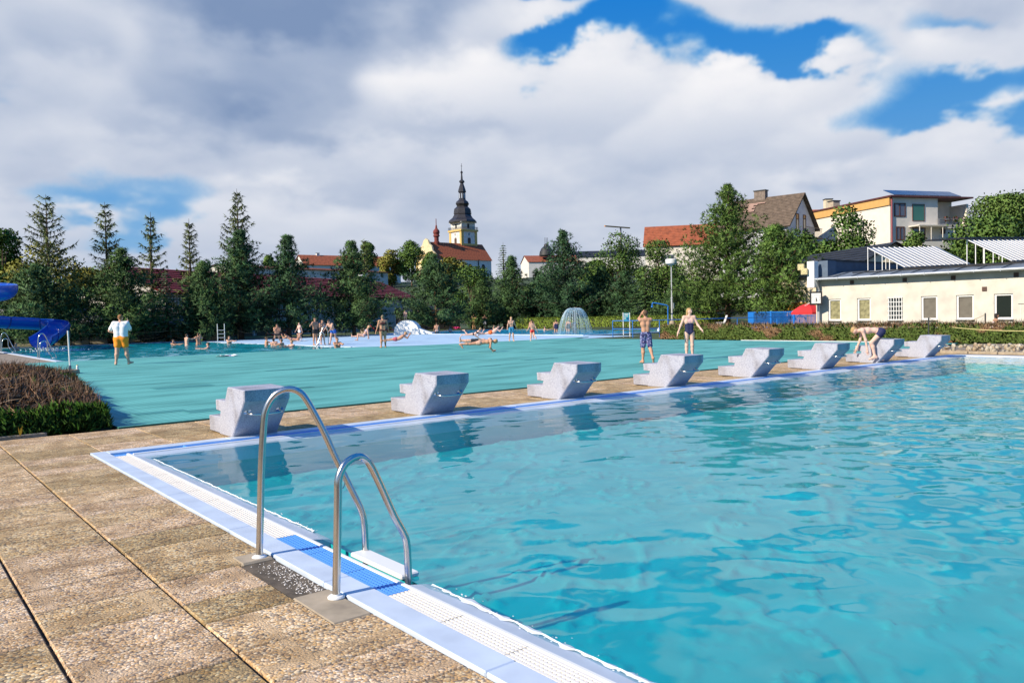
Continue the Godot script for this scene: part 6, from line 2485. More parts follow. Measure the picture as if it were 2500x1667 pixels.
	person("man resting on his stomach left of the striped towel", Vector3(20.9, 0.0, -44.7), -20.0, {"h": 1.7, "fat": 1.1, "pitch": 60, "hunch": -30, "arm": [80, 22, 80, 0], "leg": [10, 6, 20, 0, 30], "head": [-14, 0]}, tan, "short", brown, [["trunks", black, "black_trunks"]])
	person("man reclining on the red lounger, nearer of the pair", Vector3(25.0, 0.30, -54.3), -112.0, {"h": 1.72, "fat": 1.15, "pitch": -52, "arm": [20, 14, 50, 0], "leg": [46, 7, 20, 0]}, tan, "short", brown, [["trunks", black, "black_trunks"]])
	person("woman reclining beside the man on the red lounger", Vector3(25.9, 0.30, -54.9), -112.0, {"h": 1.62, "fat": 1.08, "pitch": -52, "arm": [20, 14, 50, 0], "leg": [46, 6, 24, 0]}, fair, "short", blond, [["swimsuit", lin(0.42, 0.22, 0.20), "rose_swimsuit"]])
	# --- far side: near the white slide and the children's pool
	person("child in black trunks crouching on top of the white slide", Vector3(34.7, 1.28, -49.6), -40.0, {"h": 1.10, "fat": 0.9, "lean": 26, "arm": [40, 10, 10, 0], "leg": [80, 8, 96, 0]}, fair, "short", brown, [["trunks", black, "black_trunks"]])
	person("child waiting beside the ladder of the white slide", Vector3(33.4, 0.0, -50.8), 40.0, {"h": 1.15, "fat": 0.9}, tan, "short", brown, [["trunks", navy, "dark_trunks"]])
	person("bather sitting on the edge of the children's pool", Vector3(37.0, -0.28, -48.2), 150.0, {"h": 1.5, "fat": 1.0, "leg": [70, 8, 50, 0], "lean": 8, "arm": [10, 14, 30, 0]}, tan, "bun", brown, [["bikini", lin(0.5, 0.45, 0.5), "pale_bikini"]])
	person("woman in yellow top with folded arms beside the rope fence", Vector3(52.2, -0.03, -63.3), -40.0, {"h": 1.74, "fat": 1.0, "arm": [36, 10, 100, 30], "leg": [0, 4, 0, 0]}, tan, "bun", brown, [["tank", lin(0.46, 0.44, 0.12), "yellow_top"], ["trunks", lin(0.30, 0.26, 0.08), "olive_trunks"]])
	person("woman in black top and white skirt beside the play tower", Vector3(52.2, -0.03, -61.2), -40.0, {"h": 1.62, "fat": 0.98, "arm": [34, 10, 105, 30], "leg": [0, 3, 0, 0]}, tan, "bob", brown, [["tank", black, "black_top"], ["skirt", white, "white_skirt"]])
	person("woman in blue swimsuit wading, left of the wading pair", Vector3(44.1, -0.03, -40.4), 140.0, {"h": 1.6, "fat": 1.0}, tan, "short", brown, [["swimsuit", navy, "navy_swimsuit"]], false, 0.55, "wading pair")
	person("woman in black swimsuit wading, right of the wading pair", Vector3(44.6, -0.03, -39.4), 120.0, {"h": 1.6, "fat": 1.0, "tilt": 6}, tan, "short", dark, [["swimsuit", black, "black_swimsuit"]], false, 0.55, "wading pair")
	person("child with pink trunks splashing left of the boy in blue", Vector3(40.9, -0.03, -45.0), 20.0, {"h": 1.3, "fat": 0.9, "arm": [40, 30, 40, 0]}, tan, "short", brown, [["trunks", lin(0.5, 0.12, 0.16), "pink_trunks"]], false, 0.62)
	person("bather with raised arms sitting in the children's pool", Vector3(44.4, -0.03, -46.9), -30.0, {"h": 1.5, "fat": 1.0, "arm": [120, 40, 60, 0]}, fair, "short", dark, [["trunks", navy, "dark_trunks"]], false, 0.90)
	# --- woman behind the long hedge and bather in the shade
	person("dark-haired woman sitting behind the juniper hedge", Vector3(34.35, -0.03, -2.72), 30.0, {"h": 1.60, "fat": 0.95, "lean": 8, "leg": [86, 8, 40, 0]}, tan, "bob", dark, [["tank", lin(0.62, 0.52, 0.54), "pale_top"], ["shorts", navy, "dark_shorts"]])
	person("person in dark clothes sitting in the shade below the pine", Vector3(62.0, -0.03, -35.6), -60.0, {"h": 1.70, "fat": 1.0, "lean": 10, "leg": [80, 8, 70, 0], "arm": [30, 10, 60, 0]}, tan, "short", dark, [["shirt", black, "black_shirt"], ["shorts", black, "black_shorts"]])
	# --- swimmers: only what shows above the water
	var swim := [["swimmer's head at the left edge below the blue slide", 5.2, -47.6, blond, 0.30], ["dark-haired swimmer alone in the middle of the far pool", 14.05, -45.8, dark, 0.22], ["tanned swimmer standing chest deep, left of his companion", 14.7, -45.0, brown, 0.55], ["second of two bathers talking chest deep in the pool", 15.6, -45.4, brown, 0.60], ["swimmer's head closest to the mat in the far pool", 12.87, -35.1, brown, 0.18], ["bather in yellow sitting below the lifeguard chair", 17.6, -51.3, blond, 0.42], ["swimmer's head just right of the lifeguard chair", 17.2, -44.0, brown, 0.34], ["red-faced swimmer's head left of a pair of heads", 17.0, -37.0, brown, 0.34], ["dark head, left one of the close pair of swimmers", 17.25, -36.5, dark, 0.24], ["lower head, right one of the close pair of swimmers", 17.55, -36.0, brown, 0.20], ["swimmer with yellow armbands near the far ladder", 16.33, -31.7, blond, 0.22], ["boy swimming below the far ladder, arm on the edge", 17.2, -27.95, brown, 0.36], ["lone head in the paddling pool left of the wading pair", 46.5, -44.6, brown, 0.26], ["toddler's head beside the white ball in the paddling pool", 44.2, -30.4, blond, 0.30], ["child swimming at the near end of the paddling pool", 41.0, -51.9, brown, 0.36]]
	for k in swim.size():
		var q: Array = swim[k]
		var wear := [["bra", lin(0.85, 0.62, 0.03), "yellow_top"]] if k == 5 else []
		person(q[0], Vector3(q[1], -0.03, q[2]), -30.0 + 67.0 * k, {"h": 1.6, "fat": 1.0, "arm": [70, 30, 30, 0], "leg": [30, 4, 60, 0]}, [fair, tan][k % 2], "short", q[3], wear, false, 0.0, "swimmers in the water").position.y = q[4] - 0.03 - 0.33 * 1.6 - 0.04


# ---------------------------------------------------------------- slides, ladders and furniture
func trough(path: PackedVector3Array, rad: float, parent: Node3D, m: Material, flange: Material) -> void:
	# an open flume: a U-shaped sheet with a rolled rim, in flanged segments
	var b := Builder.new()
	var fr := b.frames(path)
	var arc := 13
	for layer in 2:
		var rr := rad + 0.03 * layer
		var s := b.v.size()
		for k in path.size():
			var d: Vector3 = fr[k][2]
			var side := d.cross(Vector3.UP).normalized()
			var up := side.cross(d).normalized()
			for q in arc:
				var an := lerpf(-PI * 0.5 - 1.75, -PI * 0.5 + 1.75, float(q) / (arc - 1))
				var o := side * cos(an) + up * sin(an)
				b.put(path[k] + up * rad + o * rr, o * (-1.0 if layer == 0 else 1.0))
		for k in path.size() - 1:
			for q in arc - 1:
				var p := s + k * arc + q
				b.i.append_array([p, p + 1, p + arc, p + 1, p + arc + 1, p + arc])
	part("flume", b, m, parent)
	for e in [0, arc - 1]:
		var rim := PackedVector3Array()
		for k in path.size():
			rim.append(b.v[k * arc + e])
		var rb := Builder.new()
		rb.tube(rim, 0.035, 6)
		part("rim", rb, m, parent)
	for k in range(3, path.size(), 7):
		var d: Vector3 = fr[k][2]
		var side := d.cross(Vector3.UP).normalized()
		var up := side.cross(d).normalized()
		var ring := []
		for q in arc:
			var an := lerpf(-PI * 0.5 - 1.75, -PI * 0.5 + 1.75, float(q) / (arc - 1))
			ring.append(path[k] + up * rad + (side * cos(an) + up * sin(an)) * (rad + 0.045))
		var rb := Builder.new()
		rb.tube(P(ring), 0.035, 5)
		part("flange", rb, flange, parent)


func build_slides() -> void:
	var blue := plain(lin(0.006, 0.095, 0.52), 0.22)
	blue.clearcoat_enabled = true
	blue.clearcoat = 0.4
	var deep := plain(lin(0.004, 0.05, 0.30), 0.3)
	var o := thing("water_slide", "big curved blue water slide ending in the far pool", "slide")
	trough(smooth_path([Vector3(-7.0, 3.0, -44.0), Vector3(-2.0, 2.3, -46.4), Vector3(2.03, 1.75, -48.71), Vector3(3.35, 1.58, -49.61), Vector3(4.69, 1.42, -49.98), Vector3(5.98, 1.32, -50.33), Vector3(7.08, 1.22, -50.40), Vector3(7.72, 1.08, -49.50), Vector3(7.62, 0.85, -47.97), Vector3(6.98, 0.50, -46.25), Vector3(6.32, 0.20, -44.83), Vector3(6.05, 0.12, -44.16)], 4), 0.60, o, blue, deep)
	var upper := thing("water_slide", "upper turn of a blue slide at the left picture edge", "slide")
	trough(smooth_path([Vector3(-7.0, 4.5, -47.0), Vector3(-0.64, 3.95, -49.83), Vector3(2.22, 3.7, -50.70), Vector3(3.88, 3.45, -50.07), Vector3(4.55, 3.25, -47.8), Vector3(4.33, 3.05, -45.49), Vector3(3.0, 2.9, -43.58), Vector3(-1.0, 2.7, -42.5), Vector3(-7.0, 2.4, -42.5)], 4), 0.74, upper, blue, deep)
	for q in [[3.3, -49.6, 1.6], [-3.0, -45.9, 2.4]]:
		var leg := Builder.new()
		leg.tube(P([Vector3(q[0], 0, q[1]), Vector3(q[0], q[2], q[1])]), 0.09, 8)
		part("support", leg, plain(lin(0.03, 0.24, 0.30), 0.5), o)
	for q in [[-2.5, -49.0, 4.1], [3.6, -50.2, 3.5]]:
		var leg := Builder.new()
		leg.tube(P([Vector3(q[0], 0, q[1]), Vector3(q[0], q[2], q[1])]), 0.09, 8)
		part("support", leg, plain(lin(0.03, 0.24, 0.30), 0.5), upper)
	var splash := Builder.new()
	var r := RandomNumberGenerator.new()
	r.seed = 12
	for k in 420:
		var t := r.randf()
		var s := r.randf_range(0.015, 0.06) * (1.0 - 0.4 * t)
		splash.ball(Vector3(6.0 + r.randfn(0, 0.5) + t * 1.6, 0.0 + absf(r.randfn(0, 0.14)) * (1.0 - t), -43.8 + r.randfn(0, 0.5) + t), Vector3(s, s * 0.7, s), 3, 5)
	var sp := setting("splash", splash, M.foam, "stuff")
	sp.set_meta("label", "white splash where the blue slide meets the pool")
	# white dome slide of the children's pool
	var ws := thing("dome_slide", "white dome-shaped children's slide beside the paddling pool", "slide", Vector3(34.9, 0, -49.6), deg_to_rad(-50))
	var shell := Builder.new()
	for k in 9:
		var a0 := PI * k / 9.0
		var a1 := PI * (k + 1) / 9.0
		var p0 := Vector3(-1.15 * cos(a0), 1.26 * pow(sin(a0), 0.8), 0)
		var p1 := Vector3(-1.15 * cos(a1), 1.26 * pow(sin(a1), 0.8), 0)
		shell.quad(p0 + Vector3(0, 0, -0.38), p1 + Vector3(0, 0, -0.38), p1 + Vector3(0, 0, 0.38), p0 + Vector3(0, 0, 0.38))
	var sidepoly := PackedVector2Array()
	for k in 13:
		var an := PI * k / 12.0
		sidepoly.append(Vector2(-1.15 * cos(an), 1.26 * pow(sin(an), 0.8)))
	for z in [-0.46, 0.38]:
		shell.prism(sidepoly, Transform3D(Basis(), Vector3(0, 0, z)), 0.08)
	part("dome", shell, M.white_paint, ws)
	var chute := Builder.new()
	chute.prism(PackedVector2Array([Vector2(0.2, 1.05), Vector2(0.9, 0.62), Vector2(1.7, 0.30), Vector2(2.3, 0.12), Vector2(2.3, 0.0), Vector2(0.2, 0.0)]), Transform3D(Basis(), Vector3(0, 0, -0.36)), 0.72, 0.02)
	part("chute", chute, M.white_paint, ws)
	for k in 4:
		var st := Builder.new()
		st.tube(P([Vector3(-1.16 + 0.20 * k, 0.26 + 0.27 * k, -0.36), Vector3(-1.16 + 0.20 * k, 0.26 + 0.27 * k, 0.36)]), 0.035, 6)
		part("rung", st, plain(lin(0.28, 0.2, 0.22), 0.6), ws)
	# water mushroom
	var fo := thing("water_mushroom", "umbrella-shaped fountain spraying in the children's pool", "fountain", Vector3(40.6, 0, -34.4))
	var pole := Builder.new()
	pole.lathe(Vector3(0, -0.15, 0), [Vector2(0.16, 0.0), Vector2(0.16, 0.9), Vector2(0.11, 0.95), Vector2(0.10, 1.98), Vector2(0.06, 2.02), Vector2(0.0, 2.03)], 12)
	part("pole", pole, M.steel, fo)
	var veil := Builder.new()
	for k in 64:
		var an := TAU * k / 64.0 + r.randfn(0, 0.03)
		var reach := 1.15 + r.randf() * 0.28
		var pts := []
		for q in 9:
			var t := q / 8.0
			pts.append(Vector3(cos(an) * reach * t, 1.86 + 0.14 * sin(t * 3.0) - 1.92 * t * t * t, sin(an) * reach * t))
		veil.tube(P(pts), [0.020, 0.017, 0.014, 0.012, 0.011, 0.010, 0.010, 0.009, 0.008], 3, false)
	part("water_jets", veil, M.spray, fo)
	var drops := Builder.new()
	for k in 1100:
		var an := r.randf() * TAU
		var t := pow(r.randf(), 0.7)
		var reach := 1.15 + r.randfn(0, 0.14)
		var s := r.randf_range(0.008, 0.024)
		drops.ball(Vector3(cos(an) * reach * t, maxf(0.0, 1.88 - 1.9 * t * t * t + r.randfn(0, 0.05)), sin(an) * reach * t), Vector3.ONE * s, 2, 4)
	var dp := part("droplets", drops, M.spray, fo)
	dp.set_meta("kind", "stuff")


func small_ladder(label: String, at: Vector3, turn: float) -> void:
	var o := thing("pool_ladder", label, "ladder", at, turn, "steel ladders of the far pool")
	for k in 2:
		var tall: float = [1.12, 0.78][k]
		var reach: float = [0.74, 0.48][k]
		var b := Builder.new()
		b.tube(smooth_path([Vector3(0, 0, 0.45 * k), Vector3(0.03, tall * 0.55, 0.45 * k), Vector3(0.07, tall * 0.86, 0.45 * k), Vector3(0.20, tall, 0.45 * k), Vector3(0.33, tall * 0.9, 0.45 * k), Vector3(reach * 0.72, tall * 0.45, 0.45 * k), Vector3(reach, 0.05, 0.45 * k), Vector3(reach, -0.12, 0.45 * k)], 4), 0.024, 8)
		part("handrail", b, M.steel, o)
	var st := Builder.new()
	st.box(Vector3(0.60, -0.02, 0.22), Vector3(0.12, 0.03, 0.44))
	part("tread", st, M.white_curb, o)


func rope_post(label: String, at: Vector3, tall: float, m: Material, rad := 0.055) -> Node3D:
	var b := Builder.new()
	b.lathe(Vector3.ZERO, [Vector2(rad, 0), Vector2(rad, tall - 0.03), Vector2(rad * 0.6, tall), Vector2(0, tall)], 8)
	return single("rope_post", b, m, label, "post", at, 0.0, "posts of the rope fence")


func rope(label: String, a: Vector3, c: Vector3, sag: float, m: Material, rad := 0.018) -> void:
	var pts := []
	for k in 9:
		var t := k / 8.0
		pts.append(a.lerp(c, t) + Vector3.DOWN * sag * 4.0 * t * (1.0 - t))
	var b := Builder.new()
	b.tube(P(pts), rad, 5)
	single("rope", b, m, label, "rope")


func bench(label: String, at: Vector3, turn: float, m: Material) -> void:
	var o := thing("park_bench", label, "bench", at, turn, "benches on the lawn")
	for k in 3:
		var b := Builder.new()
		b.box(Vector3(0, 0.42, -0.16 + 0.15 * k), Vector3(1.7, 0.04, 0.12), 0.005)
		part("seat_slat", b, m, o)
	for k in 2:
		var b := Builder.new()
		b.box(Vector3(0, 0.62 + 0.20 * k, -0.26 - 0.04 * k), Vector3(1.7, 0.13, 0.035), 0.005)
		part("back_slat", b, m, o)
	for s in [-0.65, 0.65]:
		var b := Builder.new()
		b.tube(P([Vector3(s, 0, 0.18), Vector3(s, 0.40, 0.16), Vector3(s, 0.40, -0.2), Vector3(s, 0.0, -0.26)]), 0.025, 5)
		b.tube(P([Vector3(s, 0.40, -0.2), Vector3(s, 0.9, -0.32)]), 0.022, 5)
		part("leg", b, M.dark_metal, o)


func sheet_cloth(label: String, called: String, at: Vector3, sx: float, sz: float, c: Color, turn := 0.0, lift := 0.03, category := "towel") -> void:
	var b := Builder.new()
	var f := FastNoiseLite.new()
	f.seed = int(at.x * 13.0)
	f.frequency = 2.6
	var n := 10
	for layer in 2:
		var s := b.v.size()
		for j in n + 1:
			for k in n + 1:
				var x := (float(k) / n - 0.5) * sx
				var z := (float(j) / n - 0.5) * sz
				var h := lift * (0.5 + 0.9 * f.get_noise_2d(x, z))
				b.put(Vector3(x + 0.06 * f.get_noise_2d(z * 3, 4), maxf(h, 0.006) - 0.006 * layer, z + 0.05 * f.get_noise_2d(x * 3, 9)), Vector3(-f.get_noise_2d(x + 0.05, z) + f.get_noise_2d(x - 0.05, z), 0.35, -f.get_noise_2d(x, z + 0.05) + f.get_noise_2d(x, z - 0.05)) * (1 if layer == 0 else -1))
		for j in n:
			for k in n:
				var p := s + j * (n + 1) + k
				b.i.append_array([p, p + 1, p + n + 1, p + 1, p + n + 2, p + n + 1])
	single(called, b, plain(c, 0.9), label, category, at, turn)


func lounger(label: String, at: Vector3, turn: float, c: Color) -> void:
	var o := thing("sun_lounger", label, "lounger", at, turn, "loungers on the lawn")
	var b := Builder.new()
	b.xf = Transform3D(Basis(Vector3.RIGHT, 0), Vector3(0, 0.32, 0.25))
	b.box(Vector3.ZERO, Vector3(0.62, 0.07, 1.3), 0.02)
	part("seat", b, plain(c, 0.9), o)
	b = Builder.new()
	b.xf = Transform3D(Basis(Vector3.RIGHT, deg_to_rad(42)), Vector3(0, 0.58, -0.66))
	b.box(Vector3.ZERO, Vector3(0.62, 0.07, 0.8), 0.02)
	part("backrest", b, plain(c, 0.9), o)
	for s in [-0.28, 0.28]:
		for z in [-0.3, 0.75]:
			b = Builder.new()
			b.tube(P([Vector3(s, 0, z), Vector3(s, 0.3, z)]), 0.02, 5)
			part("leg", b, M.dark_metal, o)


func build_furniture() -> void:
	var r := RandomNumberGenerator.new()
	r.seed = 91
	# lamp posts
	for k in 2:
		var at: Vector3 = [Vector3(35.4, -0.03, -58.6), Vector3(51.3, -0.03, -33.6)][k]
		var tall: float = [5.35, 5.55][k]
		var o := thing("lamp_post", ["grey lamp post with white drum head beside the pine", "tall lamp post with white drum head right of the boy"][k], "lamp post", at, 0.0, "lamp posts by the pools")
		var b := Builder.new()
		b.lathe(Vector3.ZERO, [Vector2(0.085, 0), Vector2(0.085, 2.6), Vector2(0.11, 2.62), Vector2(0.11, 2.7), Vector2(0.065, 2.72), Vector2(0.055, tall - 0.1), Vector2(0.0, tall - 0.1)], 10)
		part("pole", b, plain(lin(0.40, 0.41, 0.42), 0.5), o)
		b = Builder.new()
		b.lathe(Vector3.ZERO, [Vector2(0.0, tall - 0.12), Vector2(0.18, tall - 0.12), Vector2(0.46, tall + 0.02), Vector2(0.48, tall + 0.08)], 18)
		part("lamp_reflector", b, plain(lin(0.55, 0.56, 0.57), 0.4), o)
		b = Builder.new()
		b.lathe(Vector3.ZERO, [Vector2(0.48, tall + 0.08), Vector2(0.50, tall + 0.34), Vector2(0.46, tall + 0.42), Vector2(0.0, tall + 0.45)], 18)
		part("lamp_shade", b, M.white_paint, o)
		b = Builder.new()
		b.lathe(Vector3.ZERO, [Vector2(0.30, 0), Vector2(0.26, 0.5), Vector2(0.18, 0.72), Vector2(0.085, 0.74)], 12)
		part("footing", b, M.cement, o)
		if k == 1:
			b = Builder.new()
			b.box(Vector3(0.12, 2.0, 0.1), Vector3(0.16, 0.5, 0.02))
			part("notice", b, M.white_paint, o)
	# shower with a bent blue pipe
	var sh := thing("outdoor_shower", "outdoor shower with long bent blue pipe", "shower", Vector3(50.4, -0.03, -33.3), 0.0)
	var sb := Builder.new()
	sb.tube(smooth_path([Vector3(0, 0, 0), Vector3(0, 1.6, 0), Vector3(-0.02, 2.0, 0), Vector3(-0.35, 2.14, -0.3), Vector3(-0.85, 2.28, -0.8), Vector3(-0.93, 2.22, -0.88), Vector3(-0.95, 2.05, -0.90)], 4), 0.045, 8)
	part("pipe", sb, M.blue_paint, sh)
	sb = Builder.new()
	sb.lathe(Vector3(-0.95, 1.92, -0.90), [Vector2(0.10, 0), Vector2(0.09, 0.06), Vector2(0.03, 0.14), Vector2(0, 0.14)], 10)
	part("shower_head", sb, M.blue_paint, sh)
	# notice board between white posts
	var nb := thing("notice_board", "turquoise notice board on two white posts before the children's pool", "sign", Vector3(34.3, 0, -23.2), deg_to_rad(-38))
	for s in [-0.20, 0.20]:
		var b := Builder.new()
		b.box(Vector3(s, 0.74, 0), Vector3(0.05, 1.50, 0.05), 0.005)
		part("post", b, M.white_paint, nb)
	var bd := Builder.new()
	bd.box(Vector3(0, 1.20, 0), Vector3(0.35, 0.52, 0.025))
	var board := part("board", bd, plain(lin(0.015, 0.36, 0.44), 0.5), nb)
	for q in [[0.0, 1.405, 0.26, 0.045], [0.0, 1.345, 0.20, 0.03], [-0.03, 1.275, 0.24, 0.02], [-0.03, 1.24, 0.24, 0.02], [-0.09, 1.17, 0.12, 0.02], [-0.09, 1.135, 0.12, 0.02], [-0.09, 1.10, 0.12, 0.02], [-0.02, 1.0, 0.26, 0.025]]:
		var b := Builder.new()
		b.box(Vector3(q[0], q[1], 0.015), Vector3(q[2], q[3], 0.004))
		part("text_line", b, M.white_paint, board)
	var pic := Builder.new()
	pic.box(Vector3(0.095, 1.11, 0.016), Vector3(0.12, 0.15, 0.004))
	part("picture", pic, plain(lin(0.01, 0.12, 0.32), 0.5), board)
	# blue tubular railing along the children's pool
	var rail_pts := [Vector3(33.5, 0, -23.6), Vector3(33.2, 0, -21.7), Vector3(34.2, 0, -20.5), Vector3(36.6, 0, -19.7), Vector3(39.6, 0, -18.9), Vector3(42.8, 0, -18.2), Vector3(46.2, 0, -17.6)]
	var rl := thing("tube_railing", "blue tubular railing between mat and children's pool", "railing")
	for k in rail_pts.size():
		var b := Builder.new()
		b.tube(P([rail_pts[k], rail_pts[k] + Vector3.UP * 1.0]), 0.028, 6)
		part("post", b, M.blue_paint, rl)
	for y in [0.5, 1.0]:
		var b := Builder.new()
		var pts := []
		for p in rail_pts:
			pts.append(p + Vector3.UP * y)
		b.tube(P(pts), 0.024, 6)
		part("rail", b, M.blue_paint, rl)
	# ladders of the far pool
	small_ladder("steel ladder with tall and short rail nearest the round-based pole", Vector3(4.05, 0.02, -31.6), deg_to_rad(0))
	small_ladder("steel ladder at the left picture edge below the slide", Vector3(4.05, 0.02, -44.6), deg_to_rad(0))
	small_ladder("steel ladder where three bathers stand and lean", Vector3(18.35, 0.0, -31.3), deg_to_rad(180))
	# lifeguard's step ladder
	var lc := thing("step_chair", "white steel step ladder chair at the far pool corner", "lifeguard chair", Vector3(18.8, 0, -50.2), deg_to_rad(-20))
	for s in [-0.25, 0.25]:
		var b := Builder.new()
		b.tube(smooth_path([Vector3(s, 0, 0.45), Vector3(s, 0.8, 0.2), Vector3(s, 1.25, 0.0), Vector3(s, 1.3, -0.15), Vector3(s, 0.9, -0.3), Vector3(s, 0, -0.45)], 4), 0.025, 6)
		part("frame", b, plain(lin(0.50, 0.56, 0.54), 0.4), lc)
	for k in 3:
		var b := Builder.new()
		b.box(Vector3(0, 0.3 + 0.28 * k, 0.36 - 0.09 * k), Vector3(0.5, 0.03, 0.12))
		part("step", b, M.white_curb, lc)
	# pole in a concrete foot with a bottle
	var po := thing("post_stand", "white pole standing in a round concrete foot on the mat", "pole", Vector3(2.80, 0.026, -17.0))
	var pb := Builder.new()
	pb.lathe(Vector3(-0.05, 0, 0), [Vector2(0.30, 0), Vector2(0.31, 0.02), Vector2(0.30, 0.10), Vector2(0.28, 0.115), Vector2(0, 0.115)], 20)
	part("foot", pb, M.cement, po)
	pb = Builder.new()
	pb.tube(P([Vector3(0.0, 0.11, 0), Vector3(-0.02, 1.30, 0)]), 0.024, 10)
	part("pole", pb, M.white_paint, po)
	pb = Builder.new()
	pb.tube(P([Vector3(0.0, 0.11, 0), Vector3(0, 0.24, 0)]), 0.034, 10)
	part("sleeve", pb, plain(lin(0.03, 0.08, 0.16), 0.5), po)
	pb = Builder.new()
	pb.tube(P([Vector3(-0.03, 1.08, 0), Vector3(-0.03, 1.30, 0), Vector3(0.03, 1.30, 0), Vector3(0.03, 1.10, 0)]), 0.012, 6)
	part("hook", pb, M.dark_metal, po)
	var bt := thing("sunscreen_bottle", "small white bottle standing on the concrete foot", "bottle", Vector3(2.98, 0.141, -16.9))
	pb = Builder.new()
	pb.lathe(Vector3.ZERO, [Vector2(0, 0), Vector2(0.035, 0), Vector2(0.037, 0.10), Vector2(0.03, 0.115), Vector2(0.0, 0.115)], 10)
	part("body", pb, M.white_paint, bt)
	pb = Builder.new()
	pb.lathe(Vector3.ZERO, [Vector2(0.024, 0.115), Vector2(0.024, 0.14), Vector2(0, 0.142)], 10)
	part("cap", pb, plain(lin(0.7, 0.5, 0.1), 0.5), bt)
	sheet_cloth("crumpled white towel left alone on the green mat", "towel", Vector3(9.8, 0.030, -23.4), 0.85, 0.5, lin(0.80, 0.80, 0.84), 0.2, 0.07)
	sheet_cloth("pale blue towel heap at the foot of the long hedge", "towel", Vector3(28.3, 0.03, -2.9), 0.55, 0.4, lin(0.55, 0.74, 0.84), 0.4, 0.10)
	sheet_cloth("orange towel heap at the foot of the long hedge", "towel", Vector3(29.1, 0.03, -2.8), 0.75, 0.4, lin(0.85, 0.22, 0.09), 0.4, 0.16)
	sheet_cloth("striped pale towel under two bathers on the apron", "towel", Vector3(21.8, -0.006, -43.2), 1.9, 0.8, lin(0.74, 0.68, 0.70), 0.7, 0.02)
	sheet_cloth("grey clothes heap between sunbathers on the apron", "clothes_pile", Vector3(25.6, -0.008, -36.4), 0.5, 0.4, lin(0.22, 0.26, 0.33), 0.3, 0.16, "clothes")
	# benches on the lawn behind the far pool
	bench("dark wooden bench right of the blue slide's mouth", Vector3(10.5, -0.03, -56.2), deg_to_rad(15), M.wood)
	bench("dark wooden bench just right of the man in orange shorts", Vector3(14.9, -0.03, -55.3), deg_to_rad(15), M.wood)
	bench("dark wooden bench below the drooping spruce", Vector3(17.4, -0.03, -55.4), deg_to_rad(15), M.wood)
	bench("dark bench with bags right of the lifeguard chair", Vector3(21.2, -0.03, -55.5), deg_to_rad(10), M.wood)
	bench("dark bench beside the trunk of the lamp post pine", Vector3(31.9, -0.03, -56.8), deg_to_rad(20), M.wood)
	bench("dark bench half in shade right of the white slide", Vector3(41.5, -0.03, -60.4), deg_to_rad(25), M.wood)
	sheet_cloth("blue and white bags on the bench behind the far pool", "bag", Vector3(21.2, 0.42, -55.4), 0.8, 0.3, lin(0.45, 0.55, 0.72), 0.1, 0.22, "bag")
	# loungers and clothes on the lawn
	lounger("red sun lounger carrying the sunbathing couple", Vector3(25.5, -0.03, -54.7), deg_to_rad(-112), lin(0.55, 0.015, 0.02))
	lounger("low red lounger behind the lamp post", Vector3(37.3, -0.03, -58.6), deg_to_rad(40), lin(0.45, 0.02, 0.03))
	lounger("dark lounger with red towel left of the white slide", Vector3(39.4, -0.03, -59.4), deg_to_rad(30), lin(0.06, 0.02, 0.02))
	lounger("shaded lounger under the broad pine", Vector3(44.8, -0.03, -61.2), deg_to_rad(30), lin(0.03, 0.03, 0.035))
	sheet_cloth("yellow towel over the lounger left of the white slide", "towel", Vector3(38.4, 0.40, -58.9), 0.5, 0.4, lin(0.70, 0.52, 0.05), 0.3, 0.15)
	sheet_cloth("red bag under the lounger beside the rope post", "bag", Vector3(40.6, 0.0, -58.0), 0.5, 0.4, lin(0.62, 0.02, 0.06), 0.3, 0.45, "bag")
	sheet_cloth("light green towel on the lounger below the broad pine", "towel", Vector3(44.6, 0.45, -60.8), 0.6, 0.4, lin(0.35, 0.60, 0.06), 0.3, 0.30)
	sheet_cloth("pink inflatable lying on the grass before the dark hut", "inflatable", Vector3(50.8, 0.0, -64.8), 0.8, 0.5, lin(0.80, 0.06, 0.22), 0.3, 0.35, "inflatable")
	# picnic table
	for k in 2:
		var pt := thing("picnic_table", ["light wooden picnic table behind the walking little boy", "light wooden picnic table behind the men at the ladder"][k], "table", [Vector3(28.8, -0.03, -57.2), Vector3(31.0, -0.03, -58.6)][k], deg_to_rad(20), "picnic tables")
		for q in 4:
			var b := Builder.new()
			b.box(Vector3(0, 0.72, -0.3 + 0.2 * q), Vector3(1.8, 0.04, 0.18))
			part("table_plank", b, M.light_wood, pt)
		for z in [-0.75, 0.75]:
			var b := Builder.new()
			b.box(Vector3(0, 0.44, z), Vector3(1.8, 0.04, 0.25))
			part("bench_plank", b, M.light_wood, pt)
		for x in [-0.7, 0.7]:
			var b := Builder.new()
			b.box(Vector3(x, 0.36, 0), Vector3(0.08, 0.70, 0.10))
			b.box(Vector3(x, 0.40, 0), Vector3(0.06, 0.06, 1.6))
			part("leg", b, M.light_wood, pt)
	# rope fence on the lawn
	var posts := [[21.9, -55.2, 0.85], [24.2, -54.9, 0.95], [27.9, -56.0, 0.98], [37.3, -57.6, 0.95], [42.0, -58.9, 0.92], [46.6, -61.0, 0.95], [51.6, -62.6, 0.98]]
	var where := ["just right of the lifeguard chair", "left of the red lounger", "behind the walking little boy", "left of the white slide", "right of the white slide", "below the broad pine", "beside the woman in yellow"]
	for k in posts.size():
		rope_post("wooden rope-fence post " + where[k], Vector3(posts[k][0], -0.03, posts[k][1]), posts[k][2], M.light_wood)
		if k > 0:
			rope("sagging rope running left from the post " + where[k], Vector3(posts[k - 1][0], posts[k - 1][2] - 0.13, posts[k - 1][1]), Vector3(posts[k][0], posts[k][2] - 0.13, posts[k][1]), 0.28, M.rope)
